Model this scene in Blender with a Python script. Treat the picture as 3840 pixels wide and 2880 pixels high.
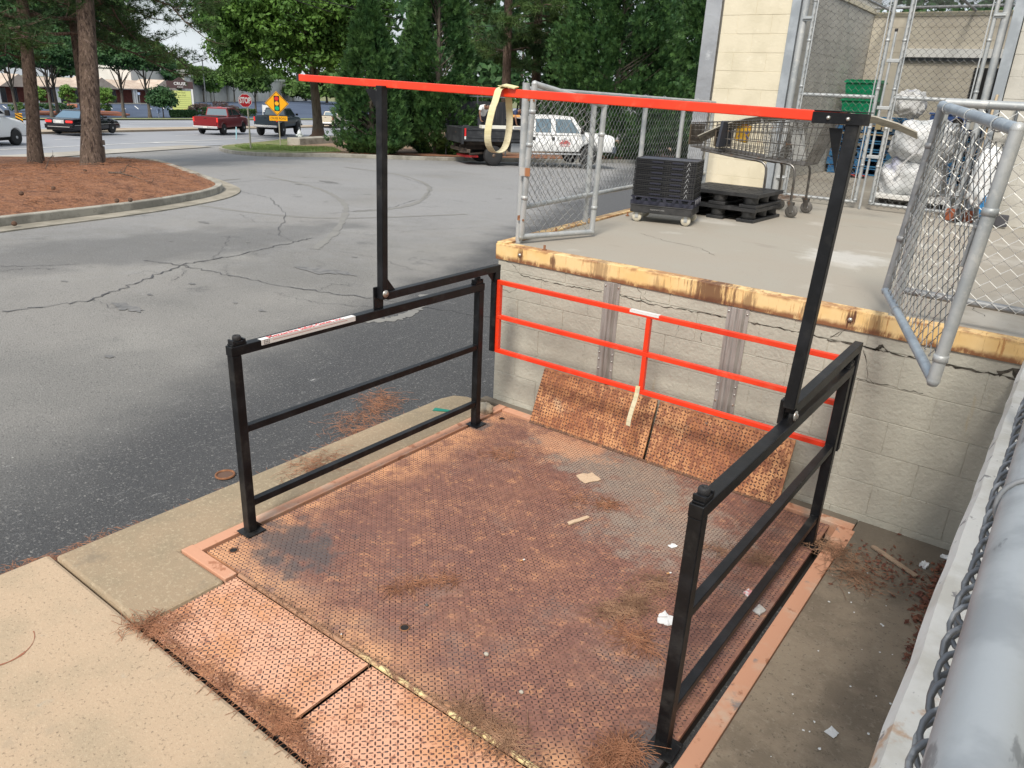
import bpy, math, random
import numpy as np
from mathutils import Vector, Matrix
for o in list(bpy.data.objects): bpy.data.objects.remove(o)
S=bpy.context.scene
R=math.radians
random.seed(7); rng=np.random.default_rng(7)
# ------------------------------------------------------------ camera, sky, sun
CAM=Vector((0,0,2.3))
RM=Matrix(((0.79673361,-0.25121029,0.54964437),(0.60266671,0.26283113,-0.75346707),(0.04481503,0.93156491,0.36080248)))
cd=bpy.data.cameras.new('camera'); cam=bpy.data.objects.new('camera',cd); S.collection.objects.link(cam)
cam.matrix_world=Matrix.Translation(CAM)@RM.to_4x4()
cd.sensor_width=36; cd.lens=36*2818/3840; cd.clip_start=0.02; cd.clip_end=3000
S.camera=cam
SUN_EL=R(48); SUN_AZ=R(162)     # azimuth of the sun measured clockwise from +Y
w=bpy.data.worlds.new('World'); S.world=w; w.use_nodes=True
nt=w.node_tree; bg=nt.nodes['Background']
sky=nt.nodes.new('ShaderNodeTexSky'); sky.sky_type='NISHITA'; sky.sun_disc=False
sky.sun_elevation=SUN_EL; sky.sun_rotation=SUN_AZ; sky.air_density=1.0; sky.dust_density=4.0; sky.ozone_density=1.2
# thin high cloud veil over the blue
tc=nt.nodes.new('ShaderNodeTexCoord'); mp=nt.nodes.new('ShaderNodeMapping'); mp.inputs['Scale'].default_value=(1.5,1.5,4)
nz=nt.nodes.new('ShaderNodeTexNoise'); nz.inputs['Scale'].default_value=1.6; nz.inputs['Detail'].default_value=6
rp=nt.nodes.new('ShaderNodeMapRange'); rp.inputs['From Min'].default_value=.3; rp.inputs['From Max'].default_value=.7
rp.inputs['To Min'].default_value=.30; rp.inputs['To Max'].default_value=.85
mx=nt.nodes.new('ShaderNodeMix'); mx.data_type='RGBA'; mx.inputs['B'].default_value=(8.7,9.35,9.9,1)
L=nt.links.new
L(tc.outputs['Generated'],mp.inputs['Vector']); L(mp.outputs['Vector'],nz.inputs['Vector']); L(nz.outputs['Fac'],rp.inputs['Value'])
L(rp.outputs['Result'],mx.inputs['Factor']); L(sky.outputs['Color'],mx.inputs['A']); L(mx.outputs['Result'],bg.inputs['Color'])
bg.inputs['Strength'].default_value=0.10
sl=bpy.data.lights.new('sun','SUN'); sl.energy=2.9; sl.angle=R(13); sl.color=(1,.94,.84)
so=bpy.data.objects.new('sun',sl); S.collection.objects.link(so)
sd=Vector((math.sin(SUN_AZ)*math.cos(SUN_EL),math.cos(SUN_AZ)*math.cos(SUN_EL),math.sin(SUN_EL)))
so.rotation_euler=sd.to_track_quat('Z','Y').to_euler(); so.location=sd*60+Vector((0,0,2))
S.view_settings.view_transform='Standard'; S.view_settings.look='None'; S.view_settings.gamma=1; S.view_settings.exposure=0.34
S.view_settings.use_curve_mapping=False
S.render.engine='CYCLES'
# ------------------------------------------------------------ placing helpers (3840x2880 pixel -> world)
RT=RM.transposed()
def ray(px,py): return RM@Vector(((px-1920)/2818,-(py-1440)/2818,-1))
def onp(px,py,ax,val):
    r=ray(px,py); t=(val-CAM[ax])/r[ax]; return CAM+r*t
TT=Vector((-.48,.877)).normalized(); NN=Vector((-TT.y,TT.x))
def Uc(x,y): return x*NN.x+y*NN.y
def Vc(x,y): return x*TT.x+y*TT.y
def xy(u,v): return (u*NN.x+v*TT.x,u*NN.y+v*TT.y)
def ss(t): t=min(max(t,0),1); return t*t*(3-2*t)
def g(x,y):
    u=Uc(x,y)
    lot=-0.028-.0235*max(min(y,120),-30)
    uu=min(u,48); v=Vc(x,y); yy=min(uu*NN.y+v*TT.y,105)
    road=-0.725-.0285*yy
    if u>48: k=ss((u-48)/32); road=road*(1-k)+(-3.6)*k
    k=ss((u-11)/13.5)
    return lot*(1-k)+road*k
def gp(px,py,h=0):
    r=ray(px,py); lo=0; t=.5
    while t<900:
        P=CAM+r*t
        if P.z<g(P.x,P.y)+h: break
        lo=t; t*=1.01
    hi=t
    for _ in range(30):
        m=(lo+hi)/2; P=CAM+r*m
        if P.z<g(P.x,P.y)+h: hi=m
        else: lo=m
    return P
def atd(px,d):
    "ground point on pixel column px at depth d (down to the ground along the vertical)"
    hy=256+.0481*px; p=CAM+ray(px,hy)*d
    # follow the vertical so that the foot keeps its column
    z=g(p.x,p.y)
    for _ in range(3):
        c=RT@(Vector((p.x,p.y,z))-CAM); x=1920+2818*c.x/-c.z
        p=p+RM@Vector(((px-x)/2818*d,0,0)); z=g(p.x,p.y)
    return Vector((p.x,p.y,z))
# ------------------------------------------------------------ materials
MATS={}
def M(name,base,layers=(),rough=.6,metal=0,bumps=(),alpha=None,trans=0,emit=None,spec=None,coord='Object',sss=None):
    if name in MATS: return MATS[name]
    m=bpy.data.materials.new(name); m.use_nodes=True; n=m.node_tree.nodes; l=m.node_tree.links.new
    b=n['Principled BSDF']; b.inputs['Roughness'].default_value=rough; b.inputs['Metallic'].default_value=metal
    if spec is not None: b.inputs['Specular IOR Level'].default_value=spec
    tc=n.new('ShaderNodeTexCoord'); co=tc.outputs[coord]
    def noise(sc,det=4,st=(1,1,1),dist=0,off=0,rg=.6):
        mp=n.new('ShaderNodeMapping'); mp.inputs['Scale'].default_value=st; mp.inputs['Location'].default_value=(off,off*.7,off*1.3)
        l(co,mp.inputs['Vector'])
        t=n.new('ShaderNodeTexNoise'); t.inputs['Scale'].default_value=sc; t.inputs['Detail'].default_value=det; t.inputs['Distortion'].default_value=dist
        t.inputs['Roughness'].default_value=rg
        l(mp.outputs['Vector'],t.inputs['Vector']); return t.outputs['Fac']
    rgb=n.new('ShaderNodeRGB'); rgb.outputs[0].default_value=(*base,1); cur=rgb.outputs[0]
    def math_(op,a,bb):
        q=n.new('ShaderNodeMath'); q.operation=op; q.use_clamp=False
        for i,v in enumerate((a,bb)):
            if isinstance(v,(int,float)): q.inputs[i].default_value=v
            else: l(v,q.inputs[i])
        return q.outputs[0]
    def rng_(v,a,bb,lo=0,hi=1):
        q=n.new('ShaderNodeMapRange'); q.interpolation_type='SMOOTHSTEP'
        q.inputs['From Min'].default_value=a; q.inputs['From Max'].default_value=bb; q.inputs['To Min'].default_value=lo; q.inputs['To Max'].default_value=hi
        l(v,q.inputs['Value']); return q.outputs['Result']
    rfac=None
    for i,L_ in enumerate(layers):
        fac=noise(L_.get('s',5),L_.get('d',4),L_.get('st',(1,1,1)),L_.get('dist',0),L_.get('off',i*3.7),L_.get('rg',.6))
        if 'vor' in L_:
            mp=n.new('ShaderNodeMapping'); mp.inputs['Scale'].default_value=L_.get('st',(1,1,1)); l(co,mp.inputs['Vector'])
            v=n.new('ShaderNodeTexVoronoi'); v.feature=L_['vor']; v.inputs['Scale'].default_value=L_['s']
            l(mp.outputs['Vector'],v.inputs['Vector']); fac=v.outputs['Distance']
        if 'spot' in L_:   # distance from a point, wobbled by the noise
            d=n.new('ShaderNodeVectorMath'); d.operation='SUBTRACT'; l(co,d.inputs[0]); d.inputs[1].default_value=L_['spot']
            d2=n.new('ShaderNodeVectorMath'); d2.operation='MULTIPLY'; l(d.outputs[0],d2.inputs[0]); d2.inputs[1].default_value=L_.get('sst',(1,1,1))
            d3=n.new('ShaderNodeVectorMath'); d3.operation='LENGTH'; l(d2.outputs[0],d3.inputs[0])
            wob=math_('MULTIPLY',math_('SUBTRACT',fac,.5),L_.get('wob',.5)*L_['r']*2)
            fac=rng_(math_('ADD',d3.outputs['Value'],wob),L_['r'],L_['r']*L_.get('edge',.6))
        else: fac=rng_(fac,L_.get('lo',.4),L_.get('hi',.6))
        if 'mask' in L_:
            ax,a,bb=L_['mask']; wv=noise(L_.get('ms',3),3,off=9)
            if isinstance(ax,tuple):
                dp=n.new('ShaderNodeVectorMath'); dp.operation='DOT_PRODUCT'; l(co,dp.inputs[0]); dp.inputs[1].default_value=ax; axo=dp.outputs['Value']
            else: sx=n.new('ShaderNodeSeparateXYZ'); l(co,sx.inputs[0]); axo=sx.outputs[ax]
            mv=math_('ADD',axo,math_('MULTIPLY',math_('SUBTRACT',wv,.5),L_.get('mw',abs(bb-a))))
            inv = bb<a
            k=rng_(mv,min(a,bb),max(a,bb),1 if inv else 0,0 if inv else 1)
            fac=math_('MULTIPLY',fac,k)
        fac=math_('MULTIPLY',fac,L_.get('f',1))
        mxn=n.new('ShaderNodeMix'); mxn.data_type='RGBA'; l(fac,mxn.inputs['Factor']); l(cur,mxn.inputs['A']); mxn.inputs['B'].default_value=(*L_['c'],1)
        cur=mxn.outputs['Result']
        if 'rough' in L_:
            q=n.new('ShaderNodeMix'); q.data_type='FLOAT'; l(fac,q.inputs['Factor'])
            if rfac is None: q.inputs['A'].default_value=rough
            else: l(rfac,q.inputs['A'])
            q.inputs['B'].default_value=L_['rough']; rfac=q.outputs['Result']
    l(cur,b.inputs['Base Color'])
    if rfac is not None: l(rfac,b.inputs['Roughness'])
    prev=None
    for sc,dist,stg,*rest in bumps:
        h=noise(sc,5,rest[0] if rest else (1,1,1))
        bn=n.new('ShaderNodeBump'); bn.inputs['Distance'].default_value=dist; bn.inputs['Strength'].default_value=stg
        l(h,bn.inputs['Height'])
        if prev: l(prev,bn.inputs['Normal'])
        prev=bn.outputs['Normal']
    if prev: l(prev,b.inputs['Normal'])
    if alpha is not None: b.inputs['Alpha'].default_value=alpha
    if trans: b.inputs['Transmission Weight'].default_value=trans
    if emit: b.inputs['Emission Color'].default_value=(*emit[0],1); b.inputs['Emission Strength'].default_value=emit[1]
    MATS[name]=m; return m
def leafmat(name,c1,c2,c3,sc=.5,tr=.25,fine=6):
    m=M(name,c1,[dict(c=c2,s=sc,lo=.35,hi=.65,d=2),dict(c=c3,s=fine,lo=.5,hi=.72,d=2,off=5)],rough=.55,spec=.25)
    n=m.node_tree.nodes; l=m.node_tree.links.new
    b=n['Principled BSDF']; t=n.new('ShaderNodeBsdfTranslucent'); ms=n.new('ShaderNodeMixShader'); ms.inputs[0].default_value=tr
    l(b.inputs['Base Color'].links[0].from_socket,t.inputs['Color']); l(b.outputs[0],ms.inputs[1]); l(t.outputs[0],ms.inputs[2]); l(ms.outputs[0],n['Material Output'].inputs['Surface'])
    return m
# ------------------------------------------------------------ objects
def wpos(o):
    p=Vector((0,0,0))
    while o: p+=o.location; o=o.parent
    return p
def tag(o,label=None,cat=None,group=None,kind=None):
    if label: o['label']=label
    if cat: o['category']=cat
    if group: o['group']=group
    if kind: o['kind']=kind
    return o
def thing(name,label,cat,loc=(0,0,0),rz=0,group=None):
    o=bpy.data.objects.new(name,None); S.collection.objects.link(o); o.empty_display_size=.1
    o.location=loc; o.rotation_euler=(0,0,rz); return tag(o,label,cat,group)
def dup(root,loc,rz=0,label=None,group=None):
    def cp(o,par):
        c=o.copy(); S.collection.objects.link(c); c.parent=par
        for ch in [q for q in bpy.data.objects if q.parent==o and q!=c]: cp(ch,c)
        return c
    r=cp(root,None); r.location=loc; r.rotation_euler=(0,0,rz)
    if label: r['label']=label
    if group: r['group']=group
    return r
class MB:
    def __init__(s): s.V=[];s.F=[];s.m=[];s.sm=[];s.cur=0
    def add(s,vs,fs,smooth=False):
        k=len(s.V); s.V+= [tuple(v) for v in vs]
        for f in fs: s.F.append(tuple(k+i for i in f)); s.m.append(s.cur); s.sm.append(smooth)
        return s
    def box(s,x0,x1,y0,y1,z0,z1):
        return s.add([(x,y,z) for z in(z0,z1) for y in(y0,y1) for x in(x0,x1)],[(0,2,3,1),(4,5,7,6),(0,1,5,4),(2,6,7,3),(0,4,6,2),(1,3,7,5)])
    def obox(s,c,sz,rot=None):
        c=Vector(c); vs=[]
        for z in(-1,1):
            for y in(-1,1):
                for x in(-1,1):
                    v=Vector((x*sz[0]/2,y*sz[1]/2,z*sz[2]/2)); 
                    if rot is not None: v=rot@v
                    vs.append(c+v)
        return s.add(vs,[(0,2,3,1),(4,5,7,6),(0,1,5,4),(2,6,7,3),(0,4,6,2),(1,3,7,5)])
    def bar(s,p,q,wd,ht,up=(0,0,1)):
        p=Vector(p);q=Vector(q); d=q-p; L_=d.length; d.normalize(); up=Vector(up)
        x=d.cross(up)
        if x.length<1e-4: x=d.cross(Vector((0,1,0)))
        x.normalize(); z=x.cross(d).normalized()
        return s.obox((p+q)/2,(wd,L_,ht),Matrix((x,d,z)).transposed())
    def tube(s,p,q,r,n=10,r2=None,caps=True): return s.path([p,q],r,n,r2=r2,caps=caps)
    def path(s,pts,r,n=8,r2=None,caps=True,smooth=True,closed=False):
        pts=[Vector(p) for p in pts]; N=len(pts); vs=[]; up=None
        rs=r if isinstance(r,(list,tuple)) else ([r+(r2-r)*i/(N-1) for i in range(N)] if r2 is not None else [r]*N)
        for i,p in enumerate(pts):
            if closed: d=pts[(i+1)%N]-pts[i-1]
            else: d=(pts[min(i+1,N-1)]-pts[max(i-1,0)])
            d.normalize()
            if up is None:
                up=Vector((0,0,1)) if abs(d.z)<.9 else Vector((0,1,0))
            x=d.cross(up)
            if x.length<1e-5: x=d.orthogonal()
            x.normalize(); up=x.cross(d).normalized()
            for k in range(n):
                a=2*math.pi*k/n; vs.append(p+(x*math.cos(a)+up*math.sin(a))*rs[i])
        fs=[]
        for i in range(N if closed else N-1):
            j=(i+1)%N
            for k in range(n): fs.append((i*n+k,i*n+(k+1)%n,j*n+(k+1)%n,j*n+k))
        s.add(vs,fs,smooth)
        if caps and not closed:
            s.add(vs[:n],[tuple(range(n))[::-1]]); s.add(vs[-n:],[tuple(range(n))])
        return s
    def lathe(s,prof,c=(0,0,0),n=20,axis='z',smooth=True):
        vs=[];c=Vector(c)
        for r,z in prof:
            for k in range(n):
                a=2*math.pi*k/n; v=Vector((r*math.cos(a),r*math.sin(a),z))
                if axis=='y': v=Vector((v.x,v.z,v.y))
                if axis=='x': v=Vector((v.z,v.x,v.y))
                vs.append(c+v)
        fs=[]
        for i in range(len(prof)-1):
            for k in range(n): fs.append((i*n+k,i*n+(k+1)%n,(i+1)*n+(k+1)%n,(i+1)*n+k))
        s.add(vs,fs,smooth); s.add(vs[:n],[tuple(range(n))[::-1]]); s.add(vs[-n:],[tuple(range(n))]); return s
    def prism(s,poly,f0,f1):
        "poly: list of 2D points; f0/f1 map a 2D point to 3D for both faces"
        n=len(poly); a=[f0(*p) for p in poly]; b=[f1(*p) for p in poly]
        s.add(a+b,[tuple(range(n))[::-1],tuple(range(n,2*n))]+[(i,(i+1)%n,n+(i+1)%n,n+i) for i in range(n)]); return s
    def build(s,name,mat,parent=None,world=True,bevel=0,seg=2,auto=True):
        me=bpy.data.meshes.new(name); off=wpos(parent) if (parent and world) else Vector((0,0,0))
        V=s.V if off.length==0 else [(a-off.x,b-off.y,c-off.z) for a,b,c in s.V]
        me.from_pydata(V,[],s.F)
        for mm in (mat if isinstance(mat,(list,tuple)) else [mat]): me.materials.append(mm)
        me.polygons.foreach_set('material_index',s.m); me.polygons.foreach_set('use_smooth',s.sm); me.update()
        o=bpy.data.objects.new(name,me); S.collection.objects.link(o); o.parent=parent
        if bevel:
            b=o.modifiers.new('b','BEVEL'); b.width=bevel; b.segments=seg; b.limit_method='ANGLE'; b.angle_limit=R(50)
        return o
def npmesh(name,V,F,mat,parent=None,world=True,mi=None,smooth=False):
    "V (n,3) F (m,k) numpy"
    me=bpy.data.meshes.new(name); V=np.asarray(V,float); F=np.asarray(F,int)
    if parent and world: V=V-np.array(wpos(parent))
    me.vertices.add(len(V)); me.vertices.foreach_set('co',V.ravel()); k=F.shape[1]
    me.loops.add(F.size); me.loops.foreach_set('vertex_index',F.ravel()); me.polygons.add(len(F))
    me.polygons.foreach_set('loop_start',np.arange(0,F.size,k)); me.polygons.foreach_set('loop_total',np.full(len(F),k))
    for mm in (mat if isinstance(mat,(list,tuple)) else [mat]): me.materials.append(mm)
    if mi is not None: me.polygons.foreach_set('material_index',np.asarray(mi,int))
    if smooth: me.polygons.foreach_set('use_smooth',np.ones(len(F),bool))
    me.update(calc_edges=True); me.validate()
    o=bpy.data.objects.new(name,me); S.collection.objects.link(o); o.parent=parent; return o
def text(s,size,origin,xdir,ydir,mat,name,parent,ext=.002,align='CENTER',bold=0,maxw=None):
    cu=bpy.data.curves.new('t','FONT'); cu.body=s; cu.size=size; cu.extrude=ext; cu.align_x=align; cu.align_y='CENTER'; cu.offset=bold; cu.resolution_u=3
    ob=bpy.data.objects.new('t',cu); S.collection.objects.link(ob); dg=bpy.context.evaluated_depsgraph_get(); dg.update()
    me=bpy.data.meshes.new_from_object(ob.evaluated_get(dg)); bpy.data.objects.remove(ob)
    x=Vector(xdir).normalized(); y=Vector(ydir).normalized(); z=x.cross(y)
    if maxw:
        xs=[v.co.x for v in me.vertices]; w_=max(xs)-min(xs); k=min(1,maxw/w_) if w_>0 else 1
        for v in me.vertices: v.co.x*=k
    mt=Matrix((x,y,z)).transposed().to_4x4(); mt.translation=Vector(origin)
    me.transform(mt); me.name=name; me.materials.clear(); me.materials.append(mat)
    o=bpy.data.objects.new(name,me); S.collection.objects.link(o); o.parent=parent
    if parent: me.transform(Matrix.Translation(-wpos(parent)))
    return o
def chain(mb,fn,W,H,c=.036,r=.0019,n=3,jit=0):
    "chain-link: zig-zag wires; fn(u,v,w)->3D, w out of plane"
    nu=int(W/c); nv=int(H/c)
    for i in range(nu):
        pts=[]
        for k in range(nv+1):
            u=(i+((k+i)%2))*c; wv=r*1.2*(1 if (k+i)%2 else -1)
            # small hook so that neighbours interlock round the corner
            du=.0025*(1 if (k+i)%2 else -1)
            pts.append(fn(u+du,k*c-.0022,wv)); pts.append(fn(u+du,k*c+.0022,-wv))
        mb.path(pts,r,n,caps=False,smooth=False)
def sticks(mb,pts_fn,n,L0,L1,r,zr=.01,bend=.15):
    "pine needles lying about: thin bent triangular slivers"
    for _ in range(n):
        x,y,z=pts_fn(); a=random.random()*6.283; L_=random.uniform(L0,L1); b=random.uniform(-bend,bend)
        p=Vector((x,y,z+random.random()*zr)); d=Vector((math.cos(a),math.sin(a),0)); s_=Vector((-d.y,d.x,0))
        q=p+d*L_/2+s_*b*L_+Vector((0,0,random.random()*zr*.6)); e=p+d*L_+Vector((0,0,random.uniform(-.3,.3)*zr))
        e.z=max(e.z,z+.001)
        for A,B in((p,q),(q,e)):
            mb.add([A-s_*r,A+s_*r,B+s_*r,B-s_*r,(A+B)/2+Vector((0,0,r*1.5))],[(0,1,4),(1,2,4),(2,3,4),(3,0,4)])
# ------------------------------------------------------------ surface materials
asph=M('asphalt',(.245,.235,.22),[dict(c=(.19,.185,.175),s=.25,lo=.4,hi=.62,d=4),dict(c=(.29,.28,.26),s=.5,lo=.52,hi=.75,d=5,f=.7,off=11),dict(c=(.28,.28,.285),s=.15,lo=.3,hi=.5,d=2,f=.7,mask=((-.8,.6,0),9,20),off=2),
   dict(c=(.11,.11,.11),s=.3,lo=.1,hi=.2,d=2,f=.8,mask=((1,.18,0),-5.9,-4.4),mw=1.3,ms=.9),dict(c=(.05,.052,.057),s=.3,lo=.1,hi=.2,d=2,f=.85,mask=((1,.42,0),-4.7,-3.5),mw=1.3,ms=1.2),  # asphalt darkens in two steps towards the lift
   dict(c=(.12,.12,.12),s=.9,lo=.1,hi=.2,d=2,f=.6,spot=(-11.5,6.2,0),sst=(1.1,.28,0),r=1.5,edge=.5,wob=.8),
   dict(c=(.10,.10,.10),s=1.3,lo=.60,hi=.70,d=7,rg=.7,f=.5,off=14),
   dict(c=(.40,.39,.37),s=55,lo=.54,hi=.68,d=6,rg=.75,f=.6),dict(c=(.035,.035,.035),s=70,lo=.53,hi=.66,d=5,rg=.7,f=.75,off=4),dict(c=(.50,.49,.46),s=30,lo=.66,hi=.74,d=4,f=.5,off=8),dict(c=(.58,.58,.57),s=9,lo=.57,hi=.66,d=12,rg=.92,st=(1.6,.45,1),f=.8,off=31,mask=((1,.1,0),-6.3,-4.3),mw=1)],rough=.88,bumps=[(80,.010,1.0),(9,.01,.25)])
asph_d=M('dark_asphalt',(.05,.053,.06),[dict(c=(.095,.098,.105),s=1.1,lo=.42,hi=.7,d=5,st=(1.8,.5,1)),dict(c=(.26,.26,.26),s=75,lo=.635,hi=.68,d=3,st=(1,.6,1),f=.75,mask=(0,-4.3,-6.2),ms=1.2,mw=1.2),
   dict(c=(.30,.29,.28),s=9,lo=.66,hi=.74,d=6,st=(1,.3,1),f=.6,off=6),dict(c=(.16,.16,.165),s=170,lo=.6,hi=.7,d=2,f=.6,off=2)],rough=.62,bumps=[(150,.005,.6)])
road_m=M('road_asphalt',(.29,.30,.325),[dict(c=(.24,.25,.275),s=.12,lo=.4,hi=.65,d=4),dict(c=(.28,.28,.285),s=.9,lo=.5,hi=.8,d=3,st=(.3,.3,1),f=.5)],rough=.8)
conc_b=M('bright_concrete',(.47,.35,.24),[dict(c=(.39,.305,.21),s=2.2,lo=.42,hi=.66,d=6),dict(c=(.58,.47,.33),s=70,lo=.50,hi=.66,d=6,rg=.8,f=.5),dict(c=(.33,.27,.20),s=5,lo=.56,hi=.70,d=8,rg=.7,f=.4,off=27),dict(c=(.17,.13,.09),s=75,lo=.585,hi=.65,d=5,rg=.7,f=.75,off=3),
   dict(c=(.36,.33,.27),s=7,lo=.62,hi=.75,d=5,f=.6,off=9),dict(c=(.28,.10,.06),spot=(-2.85,.95,0),r=.2,edge=.9,wob=.25,s=6,f=0)],rough=.9,bumps=[(110,.004,.5),(20,.003,.3)])
conc_g=M('aged_concrete',(.33,.25,.165),[dict(c=(.28,.225,.15),s=1.8,lo=.42,hi=.62,d=7),dict(c=(.46,.375,.26),s=55,lo=.50,hi=.68,d=5,rg=.7,f=.7),dict(c=(.15,.12,.085),s=60,lo=.64,hi=.72,d=3,f=.6,off=3),dict(c=(.20,.165,.12),s=4,lo=.54,hi=.68,d=8,rg=.72,f=.6,off=12)],rough=.9,bumps=[(110,.004,.5),(20,.003,.3)])
conc_d=M('dirty_concrete',(.285,.228,.165),[dict(c=(.195,.155,.112),s=2.4,lo=.4,hi=.62,d=8,rg=.7),dict(c=(.32,.27,.205),s=40,lo=.52,hi=.68,d=6,rg=.7,f=.6),dict(c=(.075,.062,.048),s=55,lo=.58,hi=.66,d=5,rg=.7,f=.6,off=21),dict(c=(.12,.105,.085),s=.3,lo=.1,hi=.2,f=.7,mask=(1,3.3,4.4),mw=.6,ms=4),dict(c=(.09,.08,.065),s=50,lo=.66,hi=.72,d=3,f=.7,off=3)],rough=.9,bumps=[(110,.004,.5)])  # dirt mottling, plus an even darkening towards the dock wall
dock_m=M('dock_concrete',(.33,.297,.25),[dict(c=(.33,.305,.26),s=.9,lo=.42,hi=.62,d=6,dist=.6),dict(c=(.47,.445,.40),s=1.6,lo=.56,hi=.7,d=4,f=.6,off=4),dict(c=(.26,.235,.20),s=2.4,lo=.6,hi=.68,d=7,f=.55,st=(.5,1.5,1),off=9),
   dict(c=(.62,.62,.61),spot=(.35,1.5,1.245),sst=(1,1.1,.2),r=.42,edge=.3,wob=1.1,s=6,d=9,rg=.75,f=.4),dict(c=(.16,.15,.135),s=80,lo=.68,hi=.73,d=2,f=.6,off=7)],rough=.85,bumps=[(60,.003,.4)])
kerb_m=M('kerb_concrete',(.36,.34,.29),[dict(c=(.24,.225,.19),s=2,lo=.42,hi=.62,d=6),dict(c=(.18,.165,.14),s=14,lo=.58,hi=.7,d=5,f=.6)],rough=.9,bumps=[(40,.01,.5)])
straw_m=M('pine_straw',(.27,.12,.06),[dict(c=(.15,.065,.038),s=2.2,lo=.44,hi=.62,d=8,rg=.72),dict(c=(.42,.21,.115),s=34,lo=.5,hi=.66,d=6,st=(1,.35,1),f=.8),dict(c=(.13,.06,.035),s=26,lo=.58,hi=.7,d=6,st=(.4,1,1),f=.8,off=7)],rough=.95,bumps=[(30,.04,.9),(6,.08,.5)])
grass_m=M('grass',(.13,.17,.055),[dict(c=(.22,.22,.09),s=.9,lo=.4,hi=.62,d=5),dict(c=(.08,.12,.035),s=20,lo=.5,hi=.7,d=5),dict(c=(.32,.23,.15),s=.55,lo=.58,hi=.68,d=6,f=.8,off=8)],rough=.95,bumps=[(25,.03,.8)])
dirt_m=M('dirt',(.27,.185,.12),[dict(c=(.19,.12,.075),s=1.0,lo=.42,hi=.62,d=6),dict(c=(.36,.27,.20),s=12,lo=.55,hi=.7,d=5,f=.7)],rough=.95,bumps=[(20,.03,.8)])
apron_m=M('apron_concrete',(.42,.395,.35),[dict(c=(.33,.305,.265),s=.4,lo=.42,hi=.62,d=5)],rough=.9)
far_asph=M('plaza_asphalt',(.075,.10,.15),[dict(c=(.06,.08,.125),s=.1,lo=.4,hi=.6)],rough=.95,spec=.2)
white_p=M('white_paint',(.72,.72,.70),rough=.7)
tar=M('tar_crack',(.075,.075,.08),[dict(c=(.13,.13,.13),s=30,lo=.5,hi=.7)],rough=.8)
# ------------------------------------------------------------ ground sheets
def grid(name,us,vs,off,mat,kind='structure',fn=None):
    V=[];F=[];nu=len(us);nv=len(vs)
    for u in us:
        for v in vs:
            x,y=xy(u,v); V.append((x,y,(fn or g)(x,y)+off))
    for i in range(nu-1):
        for j in range(nv-1):
            a=i*nv+j; F.append((a,a+nv,a+nv+1,a+1))
    return tag(npmesh(name,V,F,mat),kind=kind)
vsr=[-700,-300,-120,-60]+list(range(-40,130,3))+[150,200,280,420,800]
us_l=[-30,-20,-12,-6]+[x*1.0 for x in range(0,25)]+[24.7]
grid('ground',[-900,-300,-100,-31]+us_l+[28,32,36,40,44,48,52,56,60,65,70,76,82,100,150,300,1200],vsr,-.06,M('field_grass',(.12,.15,.06),[dict(c=(.2,.19,.09),s=.2)],rough=.95))
lot_us=[-30,-20,-12,-6]+[x*.5 for x in range(0,50)]+[24.9]
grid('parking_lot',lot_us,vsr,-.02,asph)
R_V=[v for v in vsr]
grid('road',[24.9,28,32,36,40,44,48],R_V,0,road_m)
grid('grass_verge',[48.2,49,50,51,52.5],R_V,.10,grass_m)
grid('plaza_parking_lot',[52.5,54,56,58,60,63,66,70,74,78,82,90,110,135,160],[v for v in vsr if -60<=v<=330],.02,far_asph)
md=MB()
for a,b in zip(R_V[:-1],R_V[1:]):
    if a<-60 or b>300: continue
    q=[xy(35.3,a),xy(37.2,a),xy(37.2,b),xy(35.3,b)]
    top=[(x,y,g(x,y)+.14) for x,y in q]; bot=[(x,y,g(x,y)-.05) for x,y in q]
    md.add(top+bot,[(0,1,2,3),(4,5,1,0),(2,6,7,3),(0,3,7,4),(1,5,6,2)])
tag(md.build('road_median',M('median_concrete',(.40,.33,.25),[dict(c=(.30,.22,.15),s=.5,lo=.45,hi=.65,d=5)],rough=.9)),kind='structure')
def uvstrip(name,u,w,v0,v1,mat,off=.012,dash=None,du=0):
    m=MB(); v=v0
    while v<v1:
        L_=dash[0] if dash else 3; e=min(v+L_,v1)
        q=[xy(u+du*(v-v0),v),xy(u+w+du*(v-v0),v),xy(u+w+du*(e-v0),e),xy(u+du*(e-v0),e)]
        m.add([(x,y,g(x,y)+off) for x,y in q],[(0,1,2,3)]); v=e+(dash[1] if dash else 0)
    return tag(m.build(name,mat),kind='structure')
uvstrip('lane_line',27.9,.14,20,130,white_p); uvstrip('lane_line',31.6,.13,-20,160,white_p,dash=(3,9))
uvstrip('lane_line',39.2,.14,-20,160,white_p); uvstrip('lane_line',43.2,.14,-20,160,white_p,dash=(3,9))
uvstrip('road_kerb',48.0,.25,-60,200,kerb_m,off=.12)
uvstrip('driveway_apron',24.2,1.6,14,43.5,apron_m,off=.016)
# white taper mark on the near lane
for a,b in((gp(560,536),gp(838,537)),(gp(965,524),gp(1085,521)),):
    m=MB(); d=(b-a).normalized(); s_=Vector((-d.y,d.x,0))
    m.add([a+s_*.18+Vector((0,0,.02)),a-s_*.18+Vector((0,0,.02)),b-s_*.03+Vector((0,0,.02)),b+s_*.03+Vector((0,0,.02))],[(0,1,2,3)]); tag(m.build('lane_line',white_p),kind='structure')
# plaza parking stripes
m=MB()
for px0,px1,rows in((10,300,(397,407)),(310,700,(398,410))):
    for k in range(9):
        a=gp(px0+(px1-px0)*k/8,rows[0]); b=gp(px0+(px1-px0)*k/8+14,rows[1])
        d=(b-a).normalized(); s_=Vector((-d.y,d.x,0))*.09; z=Vector((0,0,.05)); m.add([a-s_+z,a+s_+z,b+s_+z,b-s_+z],[(0,1,2,3)])
tag(m.build('parking_stripe',white_p),kind='structure')
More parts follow.
